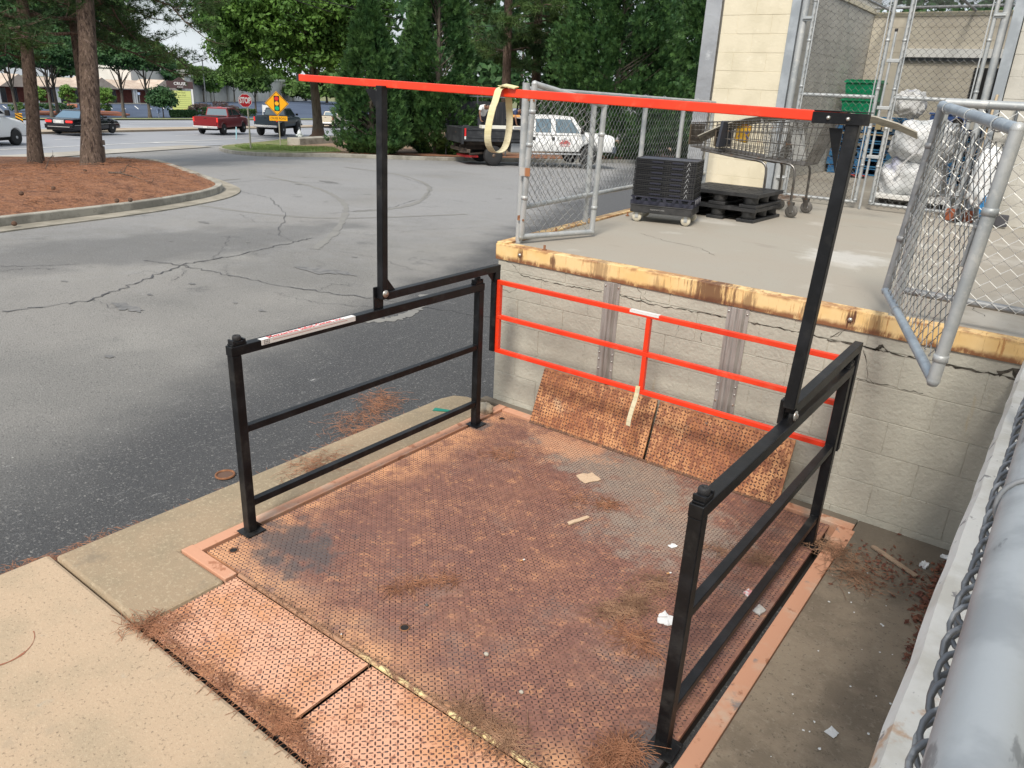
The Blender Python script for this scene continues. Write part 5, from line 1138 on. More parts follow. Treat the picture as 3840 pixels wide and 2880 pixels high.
def endpanel(t,x0,z0,x1,z1,w0,w1,mat,name,d,m0=.08,m1=.08):
    a=Vector((x0,0,z0)); b=Vector((x1,0,z1)); p=a.lerp(b,m0); q_=a.lerp(b,1-m1)
    nn=Vector((-(b-a).z,0,(b-a).x)).normalized()*(.006*d)
    w0_=w0+(w1-w0)*m0-.07; w1_=w0+(w1-w0)*(1-m1)-.07
    V=[(p.x+nn.x,-w0_,p.z+nn.z),(p.x+nn.x,w0_,p.z+nn.z),(q_.x+nn.x,w1_,q_.z+nn.z),(q_.x+nn.x,-w1_,q_.z+nn.z)]
    V2=[(x-nn.x*2,y,z-nn.z*2) for x,y,z in V]; m=MB(); m.add(V+V2,[(0,1,2,3),(7,6,5,4),(0,4,5,1),(1,5,6,2),(2,6,7,3),(3,7,4,0)]); return m.build(name,mat,t,world=False)
HD=R(122)
def place(t,px,py,h=0,rz=HD):
    p=gp(px,py); t.location=p; t.rotation_euler=(0,0,rz)
def pickup(label,col,px,py,rz=HD,L=5.7,H=1.92,lift_=0,rw=.40,tw=.27,sc=1,lit=True,gl=glass,glr=glass_l):
    t=thing('pickup_truck',label,'pickup truck'); place(t,px,py,rz=rz)
    hw=.97*sc; r=rw; dz=lift_; wh=(1.05,4.55*L/5.7)
    top=[(0,1.30+dz,1),(1.0,1.30+dz,1),(1.9,1.30+dz,1),(L-1.6,1.30+dz,1),(L-.5,1.20+dz,.98),(L-.08,1.08+dz,.93),(L,.98+dz,.88)]
    m=MB(); loft(m,body_stations(.02,L,top,hw,.50+dz,wh,r)); zr=H; zb=1.29+dz
    cabin(t,m,(1.98,2.12,3.55,L-1.42,zr),hw-.05,hw-.2,zb,col); bd_=m.build('body',col,t,world=False)
    m=MB(); m.box(.10,1.9,-hw+.09,hw-.09,1.315+dz,1.325+dz); m.build('bed_opening',under,t,world=False)
    winpanel(t,[(2.24,zb+.08),(2.30,zr-.12),(2.82,zr-.09),(2.84,zb+.08)],hw-.05,hw-.2,zb,zr,glass_l if gl is None else gl)
    winpanel(t,[(2.92,zb+.08),(2.90,zr-.09),(3.50,zr-.12),(L-1.62,zb+.08)],hw-.05,hw-.2,zb,zr,gl)
    endpanel(t,1.98,zb,2.12,zr-.03,hw-.05,hw-.2,glr,'rear_window',1,.1,.12); endpanel(t,L-1.42,zb,3.55,zr-.03,hw-.05,hw-.2,gl,'windscreen',1 if False else -1)
    m=MB(); m.box(-.008,.019,-hw+.12,hw-.12,.70+dz,1.29+dz); tg=m.build('tailgate',col,t,world=False,bevel=.01)
    m=MB(); m.box(-.013,-.0085,-.10,.10,1.14+dz,1.19+dz); m.build('handle',under,tg,world=False)
    for s_ in(-1,1):
        m=MB(); m.box(-.012,.08,s_*hw-(.11 if s_>0 else -.004),s_*hw+(.004 if s_>0 else .11),.92+dz,1.24+dz); m.build('tail_lamp',tail if lit else tailoff,t,world=False,bevel=.01)
        m=MB(); m.obox((L-1.5,s_*(hw+.09),zb+.10),(.10,.20,.16)); m.build('mirror',under,t,world=False,bevel=.02)
        for k in range(2): m=MB(); m.box(2.35+k*.78,2.5+k*.78,s_*hw-.002,s_*hw+.012,zb-.12,zb-.09); m.build('door_handle',chrome,t,world=False)
        m=MB(); m.box(L-.12,L-.01,s_*(hw-.3)-.12,s_*(hw-.3)+.12,.72+dz,.88+dz); m.build('headlight',chrome,t,world=False)
    m=MB(); m.box(-.16,-.01,-hw+.02,hw-.02,.46+dz,.63+dz); bm_=m.build('rear_bumper',chrome,t,world=False,bevel=.03)
    m=MB(); m.box(-.167,-.161,-.16,.16,.50+dz,.61+dz); m.build('license_plate',plate,bm_,world=False)
    m=MB(); m.box(L-.05,L+.08,-hw+.03,hw-.03,.45+dz,.62+dz); m.build('front_bumper',chrome,t,world=False,bevel=.03)
    m=MB(); m.box(.3,L-.3,-hw+.3,hw-.3,.32+dz*.9,.60+dz); m.build('chassis',under,t,world=False)
    for x in wh:
        for s_ in(-1,1): wheel(t,x,s_*(hw-tw/2+.0+(.08 if lift_ else 0)),r,tw)
    m=MB(); m.box(2.4,2.9,-.12,.12,zr+.0005,zr+.02); m.build('brake_lamp',tail,t,world=False) if lit else None
    return t
pickup('dark red pickup truck with lit tail lamps on the road beside the stop sign',paint('maroon_paint',(.22,.012,.016)),775,505,L=5.8,H=1.92)
pickup('raised dark blue pickup truck on big tyres behind the yellow traffic light sign',paint('slate_blue_paint',(.035,.055,.075)),1000,511,L=5.7,H=2.12,lift_=.22,rw=.50,tw=.34)
pickup('beige pickup truck driving off behind the oak trunk',paint('beige_paint',(.55,.49,.38)),1222,480,L=5.3,H=1.75,lit=False,sc=.95)
# black saloon
def sedan():
    t=thing('parked_car','black saloon with lit tail lamps on the road behind the pine trunk','car'); t.name='saloon_car'
    place(t,228,508,rz=HD); L=5.15; hw=.94; r=.335; wh=(1.05,4.0); blkp=paint('black_car_paint',(.008,.009,.013),.15)
    top=[(0,.78,.90),(.06,.95,.94),(.5,1.00,.98),(1.2,1.01,1),(3.2,1.0,1),(4.2,.92,.97),(4.85,.78,.92),(5.1,.62,.84),(L,.50,.78)]
    m=MB(); loft(m,body_stations(.0,L,top,hw,.30,wh,r)); cabin(t,m,(.85,1.45,2.75,3.55,1.45),hw-.08,hw-.30,.98,blkp); m.build('body',blkp,t,world=False)
    winpanel(t,[(1.30,1.03),(1.55,1.37),(2.08,1.39),(2.10,1.03)],hw-.08,hw-.30,.98,1.45,glass_l); winpanel(t,[(2.17,1.03),(2.15,1.39),(2.68,1.37),(3.22,1.03)],hw-.08,hw-.30,.98,1.45,glass_l)
    endpanel(t,.85,.98,1.45,1.42,hw-.08,hw-.3,M('blue_glass',(.10,.17,.24),rough=.08,spec=.9),'rear_window',1,.06,.08); endpanel(t,3.55,.98,2.75,1.42,hw-.08,hw-.3,glass,'windscreen',-1)
    for s_ in(-1,1):
        m=MB(); m.box(-.02,.10,min(s_*.44,s_*.86),max(s_*.44,s_*.86),.74,.88); m.build('tail_lamp',tail,t,world=False,bevel=.03)
        m=MB(); m.box(4.95,5.06,min(s_*.45,s_*.80),max(s_*.45,s_*.80),.55,.66); m.build('headlight',chrome,t,world=False,bevel=.02)
        m=MB(); m.obox((3.25,s_*(hw+.06),1.03),(.10,.20,.12)); m.build('mirror',blkp,t,world=False,bevel=.03)
        m=MB(); m.box(.1,4.95,s_*hw-.004,s_*hw+.008,.60,.625); m.build('side_trim',chrome,t,world=False)
    m=MB(); m.box(-.022,.02,-.34,.34,.70,.91); gq=m.build('plate_surround',chrome,t,world=False,bevel=.02); m=MB(); m.box(-.028,-.0225,-.17,.17,.74,.87); m.build('license_plate',plate,gq,world=False)
    m=MB(); m.box(-.07,.05,-hw+.03,hw-.03,.40,.66); m.build('rear_bumper',blkp,t,world=False,bevel=.04); m=MB(); m.box(-.075,-.0705,-.7,.7,.50,.53); m.build('bumper_trim',chrome,t,world=False)
    m=MB(); m.box(.3,L-.4,-.7,.7,.2,.42); m.build('chassis',under,t,world=False)
    for x in wh:
        for s_ in(-1,1): wheel(t,x,s_*(hw-.10),r,.21)
sedan()
# white van at the left edge of the frame
def van():
    t=thing('white_van','white van with a black bumper, nose entering at the left edge of the photo','van'); wp=paint('white_van_paint',(.84,.85,.86),.3,0)
    L=5.6;hw=1.0;r=.375;wh=(1.2,4.65)
    # front wheel foot at pixel (58,547)
    p=gp(70,545); c,s_=math.cos(HD),math.sin(HD); t.location=(p.x-(4.65*c+hw*s_),p.y-(4.65*s_-hw*c),p.z); t.rotation_euler=(0,0,HD)
    top=[(0,1.35,1),(.1,1.4,1),(3.9,1.4,1),(4.6,1.28,1),(5.3,1.12,.97),(5.5,1.0,.93),(L,.85,.88)]
    m=MB(); loft(m,body_stations(0,L,top,hw,.42,wh,r)); cabin(t,m,(.02,.08,3.6,4.35,2.12),hw-.02,hw-.16,1.38,wp); m.build('body',wp,t,world=False)
    winpanel(t,[(3.0,1.48),(3.0,1.95),(3.55,1.95),(4.1,1.48)],hw-.02,hw-.16,1.38,2.12,glass); endpanel(t,4.35,1.38,3.6,2.09,hw-.02,hw-.16,glass,'windscreen',-1)
    m=MB(); m.box(L-.1,L+.10,-hw+.02,hw-.02,.40,.70); m.build('front_bumper',under,t,world=False,bevel=.04)
    for q_ in(-1,1):
        m=MB(); m.box(L-.14,L-.02,min(q_*.55,q_*.86),max(q_*.55,q_*.86),.80,.97); m.build('headlight',chrome,t,world=False,bevel=.02)
        m=MB(); m.obox((4.15,q_*(hw+.10),1.52),(.10,.22,.26)); m.build('mirror',under,t,world=False,bevel=.03)
    m=MB(); m.box(.2,L-.3,-.75,.75,.25,.5); m.build('chassis',under,t,world=False)
    for x in wh:
        for s2 in(-1,1): wheel(t,x,s2*(hw-.12),r,.24)
van()
# dump truck
def dump():
    t=thing('dump_truck','white crew-cab dump truck with a black dump bed parked along the kerb behind the fence','dump truck')
    hd=R(59); pr_=gp(1850,621); r=.41; hw=1.0
    wh=(1.15,1.15+4.55); c,s_=math.cos(hd),math.sin(hd)
    # the right side faces the camera
    t.location=(pr_.x-(wh[0]*c+.95*s_),pr_.y-(wh[0]*s_-.95*c),pr_.z); t.rotation_euler=(0,0,hd)
    wp=paint('white_truck_paint',(.82,.82,.80),.3,0); bk=M('black_bed',(.022,.023,.026),[dict(c=(.045,.047,.05),s=2,lo=.45,hi=.65,d=5),dict(c=(.12,.07,.05),s=5,lo=.66,hi=.72,d=5)],rough=.5)
    x0,x1=2.75,7.0; zb=1.33
    top=[(x0,zb,1),(x0+2.7,zb+.05,1),(x0+3.2,1.40,1),(x0+3.8,1.38,.985),(x0+4.1,1.34,.96),(x1,1.27,.93)]
    m=MB(); loft(m,body_stations(x0,x1,top,hw,.62,(wh[1],),r+.05)); cabin(t,m,(x0+.02,x0+.06,x0+2.12,x0+2.72,2.10),hw-.03,hw-.17,zb-.01,wp); m.build('cab',wp,t,world=False)
    winpanel(t,[(x0+.30,zb+.08),(x0+.32,1.96),(x0+1.04,1.98),(x0+1.04,zb+.08)],hw-.03,hw-.17,zb-.01,2.10,glass_l); winpanel(t,[(x0+1.26,zb+.08),(x0+1.26,1.98),(x0+2.02,1.96),(x0+2.44,zb+.08)],hw-.03,hw-.17,zb-.01,2.10,glass_l)
    endpanel(t,x0+2.72,zb-.01,x0+2.12,2.07,hw-.03,hw-.17,glass,'windscreen',-1)
    for q_ in(-1,1):
        for xx in(x0+.16,x0+1.08): m=MB(); m.box(xx,xx+.13,q_*hw-.004,q_*hw+.014,zb-.24,zb-.10); m.build('door_handle',under,t,world=False)
        for xx in(x0+1.10,x0+2.30): m=MB(); m.box(xx,xx+.01,q_*(hw+.001)-.002,q_*(hw+.001)+.002,.70,zb); m.build('door_seam',under,t,world=False)
        m=MB(); m.box(x0+.05,x0+2.5,q_*(hw+.06)-.05,q_*(hw+.06)+.05,.50,.56); m.build('side_step',chrome,t,world=False,bevel=.02)
        m=MB(); m.box(x1-.16,x1+.02,min(q_*.62,q_*.93),max(q_*.62,q_*.93),.86,1.06); m.build('headlight',chrome,t,world=False,bevel=.02)
        m=MB(); m.obox((x0+2.45,q_*(hw+.16),zb+.22),(.09,.20,.34)); m.build('mirror',under,t,world=False,bevel=.03)
    for q_ in(-1,1):   # door sign
        y=q_*(hw+.012)
    yk=-(hw+.0065)
    rd=M('sign_red',(.55,.04,.03),rough=.5)
    m=MB()
    for k,(w_,zz) in enumerate(((.30,1.06),(.46,1.00),(.52,.94))):
        m.box(x0+1.72-w_/2,x0+1.72+w_/2,yk-.002,yk,zz,zz+.040)
    m.build('door_emblem',rd,t,world=False)
    m=MB(); m.bar((x0+1.42,yk,1.10),(x0+1.72,yk,1.20),.004,.018,up=(0,1,0)); m.bar((x0+1.72,yk,1.20),(x0+2.02,yk,1.10),.004,.018,up=(0,1,0)); m.build('roof_emblem',under,t,world=False)
    m=MB(); m.box(x0+1.5,x0+1.95,yk-.002,yk,.86,.885); m.build('emblem_line',rd,t,world=False)
    m=MB(); m.box(x1-.10,x1+.10,-hw+.02,hw-.02,.58,.86); m.build('front_bumper',M('dark_chrome',(.10,.12,.15),rough=.3,metal=.5),t,world=False,bevel=.03)
    m=MB(); m.box(x1-.01,x1+.03,-.6,.6,.88,1.16); m.build('grille',under,t,world=False)
    # dump bed
    bx0,bx1,bz0,bz1=-.25,x0-.12,.98,1.50
    m=MB(); m.box(bx0,bx1,-hw-.04,-hw+.03,bz0,bz1); m.box(bx0+.2,bx1,-hw-.065,-hw-.041,1.12,1.16); m.box(bx0,bx1,-hw-.075,-hw-.041,bz1-.07,bz1); m.box(bx0,bx1,-hw-.075,-hw-.041,bz0,bz0+.07); m.build('bed_side',bk,t,world=False,bevel=.01)
    m=MB(); m.box(bx0,bx1,hw-.03,hw+.04,bz0,bz1); m.build('bed_side',bk,t,world=False,bevel=.01)
    m=MB(); m.box(bx0+.08,bx1,-hw+.031,hw-.031,bz0,bz0+.07); m.build('bed_floor',bk,t,world=False)
    m=MB(); m.box(bx1-.07,bx1-.001,-hw+.031,hw-.031,bz0+.071,bz1+.42); m.build('bed_headboard',bk,t,world=False)
    m=MB(); m.prism([(bx0-.10,bz0-.12),(bx0-.10,bz1+.02),(bx0-.02,bz1+.12),(bx0+.22,bz1+.12),(bx0+.34,bz1-.001),(bx0-.001,bz1-.001),(bx0-.001,bz0-.12)],lambda a,b:(a,-hw-.08,b),lambda a,b:(a,-hw+.0,b)); m.build('bed_post',bk,t,world=False,bevel=.008)
    m=MB(); m.box(bx0-.09,bx0-.002,-hw+.002,hw+.04,bz0-.08,bz1); m.build('tailgate',bk,t,world=False,bevel=.01)
    m=MB(); m.box(bx0+.02,bx0+.09,-hw-.092,-hw-.0805,1.18,1.58-.08); m.build('red_marker',M('marker_red',(.6,.02,.02),rough=.4),t,world=False); m=MB(); m.box(bx0+.02,bx0+.09,-hw-.092,-hw-.0805,1.06,1.179); m.build('white_marker',plate,t,world=False)
    rust2=M('rusty_chassis',(.035,.026,.02),[dict(c=(.06,.042,.03),s=5,lo=.45,hi=.65)],rough=.9)
    m=MB(); m.box(-.2,x1-.4,-.45,-.33,.62,.82); m.build('frame_rail',rust2,t,world=False)
    m=MB(); m.box(-.2,x1-.4,.33,.45,.62,.82); m.build('frame_rail',rust2,t,world=False); m=MB(); m.box(0.0,bx1,-.8,.8,.83,.975); m.build('subframe',rust2,t,world=False)
    m=MB(); m.box(-.2,-.05,-.9,.9,.55,.7); m.build('rear_crossbar',rust2,t,world=False); m=MB(); m.tube((wh[0],-.8,r),(wh[0],.8,r),.09,10); m.build('axle',rust2,t,world=False)
    m=MB(); m.box(1.95,2.55,-.92,-.5,.55,.95); m.build('step_tank',M('dull_aluminium',(.33,.34,.35),rough=.4,metal=.5),t,world=False,bevel=.03)
    m=MB(); m.path([(1.6,-.6,.55),(.9,-.62,.5),(.35,-.75,.46),(.10,-.85,.44)],.05,10); m.build('exhaust_pipe',rust2,t,world=False)
    m=MB(); m.box(-.05,.55,-.7,.5,.30,.40); m.build('red_jack',M('jack_red',(.45,.02,.02),rough=.5),t,world=False,bevel=.02)
    rr_=M('rusty_rim',(.10,.065,.045),[dict(c=(.2,.15,.11),s=12,lo=.5,hi=.7)],rough=.7)
    for s2 in(-1,1):
        wheel(t,wh[0],s2*(hw-.14),r,.26,rr_,.56); wheel(t,wh[1],s2*(hw-.13),r,.25,rim_m,.56)
    return t
tk=dump()
def L2W(x,y,z):
    a=tk.rotation_euler.z; l=tk.location; return Vector((l.x+x*math.cos(a)-y*math.sin(a),l.y+x*math.sin(a)+y*math.cos(a),l.z+z))
# white box on the bed side
bxm=thing('white_door_slab','long white panel with a printed label lying along the truck bed','panel',tuple(L2W(1.5,-.93,1.505)),tk.rotation_euler.z)
m=MB(); m.box(-.95,1.05,-.12,.25,0,.125); pb=m.build('panel',M('white_board',(.72,.70,.62),rough=.6),bxm,world=False,bevel=.006)
m=MB(); m.box(.50,.78,-.1225,-.1205,.03,.10); m.build('printed_label',M('print_grey',(.12,.12,.16),rough=.6),pb,world=False)
m=MB(); m.box(.52,.76,-.124,-.1226,.055,.075); m.build('label_strip',plate,pb,world=False)
# ------------------------------------------------------------ people in the truck bed
def skin(name,verts,edges,radii,mat,par=None,root=0,sub=2):
    me=bpy.data.meshes.new(name); me.from_pydata(verts,edges,[]); o=bpy.data.objects.new(name,me); S.collection.objects.link(o); me.materials.append(mat)
    sk=o.modifiers.new('s','SKIN'); sk.use_smooth_shade=True
    if not me.skin_vertices: 
        me.attributes.new('skin_vertex','FLOAT2','POINT') if False else None
    if not me.skin_vertices:
        bpy.context.view_layer.objects.active=o; o.select_set(True); bpy.ops.object.modifier_remove(modifier='s') ; bpy.ops.object.modifier_add(type='SKIN'); sk=o.modifiers[-1]; sk.use_smooth_shade=True
    for i,r in enumerate(radii):
        sv=me.skin_vertices[0].data[i]; sv.radius=(r,r) if not isinstance(r,tuple) else r; sv.use_root=(i==root)
    o.modifiers.new('u','SUBSURF').levels=sub; o.modifiers[-1].render_levels=sub
    o.parent=par; return o
skinc=M('brown_skin',(.17,.085,.055),[dict(c=(.21,.11,.07),s=20,lo=.4,hi=.6)],rough=.5)
shirt=M('white_shirt',(.72,.72,.72),[dict(c=(.62,.62,.63),s=9,lo=.45,hi=.65,d=4)],rough=.9); dark_cl=M('dark_trousers',(.03,.03,.04),rough=.9); hair_m=M('dark_hair',(.012,.01,.01),rough=.8)
def worker(name,label,loc,rz,sh,tr,lean=1.0):
    t=thing('person',label,'person',loc,rz)
    # local frame: +x faces the lean direction; z=0 bed floor
    V=[(0,0,.92),(.10,0,1.06),(.28,0,1.22),(.40,0,1.32),(.50,0,1.36),(.575,0,1.36),(.615,0,1.31),   #0 pelvis .. 4 neck 5,6 head
       (.38,.19,1.29),(.50,.29,1.06),(.56,.24,.82),(.60,.22,.74), (.38,-.19,1.29),(.50,-.30,1.06),(.54,-.27,.82),(.58,-.25,.74),
       (0,.10,.88),(.06,.13,.48),(0,.14,.08),(.16,.14,.03),(0,-.10,.88),(.08,-.13,.48),(0,-.14,.08),(.16,-.14,.03)]
    E=[(0,1),(1,2),(2,3),(3,4),(4,5),(5,6),(3,7),(7,8),(8,9),(9,10),(3,11),(11,12),(12,13),(13,14),(0,15),(15,16),(16,17),(17,18),(0,19),(19,20),(20,21),(21,22)]
    Rr=[.13,.125,.14,.12,.055,.085,.09,.055,.042,.032,.026,.055,.042,.032,.026,.085,.06,.045,.035,.085,.06,.045,.035]
    b=skin('body',V,E,Rr,skinc,t)
    # head detail
    q=MB(); 
    blob_=lambda nm,c,s_,mm,par: blob(nm,c,s_,mm,par,amp=.02,n=10,sq=1)
    # clothes: shirt over torso and upper arms
    Vs=[(-.02,0,.93),(.10,0,1.07),(.28,0,1.23),(.40,0,1.325),(.455,0,1.345),(.38,.20,1.29),(.46,.265,1.14),(.38,-.20,1.29),(.46,-.27,1.14)]
    skin('shirt',Vs,[(0,1),(1,2),(2,3),(3,4),(3,5),(5,6),(3,7),(7,8)],[.155,.15,.165,.14,.075,.085,.075,.085,.075],sh,t)
    Vt=[(0,0,.93),(0,.10,.86),(.065,.13,.48),(0,.14,.10),(0,-.10,.86),(.085,-.13,.48),(0,-.14,.10)]
    skin('trousers',Vt,[(0,1),(1,2),(2,3),(0,4),(4,5),(5,6)],[.15,.11,.08,.065,.11,.08,.065],tr,t)
    lx,ly=loc[0],loc[1]
    def loc_blob(nm,c,sz,mm):
        o=blob(nm,c,sz,mm,None,amp=.03,n=10,sq=1); o.parent=t; return o
    loc_blob('head',(.635,0,1.315),(.098,.078,.112),skinc); loc_blob('hair',(.628,0,1.358),(.092,.081,.078),hair_m)
    loc_blob('nose',(.728,0,1.285),(.02,.014,.018),skinc); loc_blob('ear',(.63,.08,1.30),(.018,.012,.028),skinc); loc_blob('ear',(.63,-.08,1.30),(.018,.012,.028),skinc)
    for s_ in(-1,1):
        hb=(.60,s_*.235,.735)
        loc_blob('hand',hb,(.045,.038,.022),skinc)
        for k in range(4):
            q=MB(); q.path([(hb[0]+.03,hb[1]-.027+k*.018,hb[2]),(hb[0]+.065,hb[1]-.029+k*.019,hb[2]-.004),(hb[0]+.085,hb[1]-.029+k*.019,hb[2]-.018)],[.009,.0085,.007],6); q.build('finger',skinc,t,world=False)
        q=MB(); q.path([(hb[0],hb[1]-s_*.03,hb[2]),(hb[0]+.03,hb[1]-s_*.055,hb[2]-.004)],[.011,.009],6); q.build('thumb',skinc,t,world=False)
    return t
bedz_=1.05
tk_a=tk.rotation_euler.z
worker('p','man in a white T-shirt bending forward over the white panel in the truck bed',tuple(L2W(.85,-.20,bedz_)),tk_a-R(90),shirt,dark_cl)
worker('p','person in dark blue clothes bent low beside the man in white in the truck bed',tuple(L2W(2.3,.15,bedz_-.16)),tk_a-R(60),M('navy_cloth',(.02,.035,.09),rough=.9),M('navy_trousers',(.015,.02,.05),rough=.9))
m=MB(); m.obox(L2W(2.25,-.25,2.02),(.55,.3,.10),Matrix.Rotation(tk_a-.15,3,'Z')); tag(m.build('orange_box',M('orange_board',(.68,.33,.10),rough=.6),None,bevel=.01),'orange box held up behind the truck cab','box')
# screen fence standing behind the truck bed
# ------------------------------------------------------------ street furniture
def facecam(p):   # horizontal direction from p to the viewer's spot on the lot (signs face the driveway)
    d=Vector((-p.x,-p.y,0)).normalized(); return d
red_s=M('sign_red_face',(.50,.012,.02),rough=.4); wht=M('sign_white',(.78,.78,.76),rough=.4); yel_s=M('sign_yellow',(.90,.42,.01),rough=.4); blk_s=M('sign_black',(.015,.015,.015),rough=.5); sgn_post=M('sign_post',(.42,.40,.32),rough=.5,metal=.3)
def flat(m,pts2,c,X,Y,z0,z1):
    N=X.cross(Y); n=len(pts2); f=lambda a,b,z:c+X*a+Y*b+N*z
    m.add([f(a,b,z0) for a,b in pts2]+[f(a,b,z1) for a,b in pts2],[tuple(range(n))[::-1],tuple(range(n,2*n))]+[(i,(i+1)%n,n+(i+1)%n,n+i) for i in range(n)])
Zv=Vector((0,0,1))
# stop sign
b=gp(941,561,.1); n_=facecam(b); X=Zv.cross(n_).normalized(); t=thing('stop_sign','red octagonal STOP sign on a pale post at the tip of the grass verge','road sign',tuple(b))
pxm=2818/(-(RT@(b-CAM)).z); hc=(561-389)/pxm; Rr_=23/pxm
pt=b+Zv*(hc+Rr_+.02); pipe('post',b+Zv*-.1,b+Zv*(hc+.1)+X*-.12*0,.042,t,sgn_post,8)
c=b+Zv*hc+n_*.05-X*.10
oc=[(math.cos(R(22.5+45*k)),math.sin(R(22.5+45*k))) for k in range(8)]
m=MB(); flat(m,[(a*Rr_*1.08,q*Rr_*1.08) for a,q in oc],c,X,Zv,0,.006); fc=m.build('sign_plate',wht,t); m=MB(); flat(m,[(a*Rr_,q*Rr_) for a,q in oc],c,X,Zv,.0065,.012); m.build('red_face',red_s,fc)
text('STOP',Rr_*1.2,tuple(c+n_*.014),X,Zv,wht,'lettering',fc,.002,bold=.016,maxw=Rr_*1.7)
# signal ahead
b=gp(1052,549,.1); n_=facecam(b); X=Zv.cross(n_).normalized(); t=thing('warning_sign','yellow diamond traffic light warning sign with a small yellow name plate below','road sign',tuple(b))
dd=-(RT@(b-CAM)).z; pxm=2818/dd; h1=(549-398)/pxm; s_=.66
pipe('post',b-Zv*.1,b+Zv*(h1+.3),.035,t,sgn_post,8); c=b+Zv*h1+n_*.05-X*.06
m=MB(); flat(m,[(0,-s_),(s_,0),(0,s_),(-s_,0)],c,X,Zv,0,.006); fc=m.build('sign_plate',yel_s,t)
m=MB()
k=s_*.93
for a,q in(((0,-k),(k,0)),((k,0),(0,k)),((0,k),(-k,0)),((-k,0),(0,-k))):
    A=c+X*a[0]+Zv*a[1]+n_*.008; B=c+X*q[0]+Zv*q[1]+n_*.008; m.bar(A,B,.004,.022,up=n_.cross((B-A).normalized()))
m.build('border',blk_s,fc); m=MB(); flat(m,[(-.15,-.41),(.15,-.41),(.15,.41),(-.15,.41)],c,X,Zv,.0065,.010); m.build('signal_symbol',blk_s,fc)
for zz,mm in((.26,M('dot_red',(.65,.03,.03),rough=.4)),(0,M('dot_amber',(.9,.45,.02),rough=.4)),(-.26,M('dot_green',(.0,.42,.22),rough=.4))):
    m=MB(); flat(m,[(.115*math.cos(a),.115*math.sin(a)+zz) for a in np.linspace(0,6.28,20)[:-1]],c,X,Zv,.0105,.014); m.build('signal_light',mm,fc)
c2_=b+Zv*((549-450)/pxm)+n_*.05-X*.02; m=MB(); flat(m,[(-.50,-.13),(.50,-.13),(.50,.13),(-.50,.13)],c2_,X,Zv,0,.006); q=m.build('name_plate',yel_s,t); text('CRUSE ROAD',.17,tuple(c2_+n_*.008),X,Zv,blk_s,'lettering',q,.001,maxw=.86)
# blue utility stake
b=gp(888,523,.05); m=MB(); m.obox(b+Vector((0,0,.42)),(.10,.03,.84),Matrix.Rotation(.12,3,'Y')); tag(m.build('utility_marker',M('pale_blue',(.30,.52,.58),rough=.6)),'pale blue utility marker stake leaning beside the road','marker')
# hazard marker on the median
b=Vector((*xy(36.2,42.6),0)); b.z=g(b.x,b.y)+.14; n_=facecam(b); X=Zv.cross(n_).normalized()
b=gp(82,500,.14); t=thing('object_marker','striped yellow and black marker panel on the median left of the pine trunks','road sign',tuple(b)); pxm=2818/(-(RT@(b-CAM)).z)
m=MB(); m.lathe([(.30,0),(.28,.05),(.05,.07),(.04,.3)],tuple(b),14); m.build('base',blk2,t)
c=b+Zv*((500-457)/pxm)+n_*.03; hw,hh=.17,.55*1.0; hh=(487-430)/pxm/2
m=MB(); flat(m,[(-hw,-hh),(hw,-hh),(hw,hh),(-hw,hh)],c,X,Zv,0,.02); fc=m.build('panel',yel_s,t); m=MB()
for k in range(5):
    z=-hh+.02+k*(2*hh)/5; s2=(2*hh)/10
    flat(m,[(-hw,z+hw*1.2),(hw,z-.0),(hw,z+s2),(-hw,z+hw*1.2+s2)] if z+hw*1.2+s2<hh else [(-hw,min(z+hw*1.2,hh)),(hw,z),(hw,z+s2),(-hw+.05,hh)],c,X,Zv,.0205,.024)
m.build('black_stripes',blk_s,fc)
# hydrant
b=gp(783/1.843+700,608/1.843+200,.1); t=thing('fire_hydrant','white fire hydrant on the verge by the concrete block and the oak','fire hydrant',tuple(b)); hp=M('hydrant_paint',(.66,.70,.72),rough=.5)
sc=1.0; bb=tuple(b)
m=MB(); m.lathe([(.20,0),(.20,.05),(.13,.06),(.13,.50),(.17,.52),(.17,.56),(.14,.58),(.12,.70),(.06,.76),(.035,.78),(.035,.83),(.0001,.84)],bb,16); m.build('barrel',hp,t)
m=MB(); m.tube(b+X*-.24+Zv*.42,b+X*.24+Zv*.42,.065,10); m.tube(b+X*-.27+Zv*.42,b+X*.27+Zv*.42,.04,6); m.build('side_nozzle',hp,t); m=MB(); m.tube(b+Zv*.40,b+n_*.25+Zv*.40,.085,12); m.build('front_nozzle',hp,t)
m=MB(); m.lathe([(.42,-.25),(.42,.0),(.30,.02),(.0001,.02)],(b.x,b.y,b.z),6); 
# low concrete block by the oak
a_=gp(1101,544,.1); b_=gp(1247,536,.1); m=MB(); m.bar(a_+Zv*.17,b_+Zv*.17,1.0,.5); tag(m.build('concrete_block',kerb_m,bevel=.03),'low flat concrete block between the hydrant and the oak trunk','concrete block')
# wooden stub behind the pine
wd=M('grey_wood',(.11,.085,.07),[dict(c=(.16,.13,.11),s=12,lo=.45,hi=.6,st=(4,4,.4))],rough=.9)
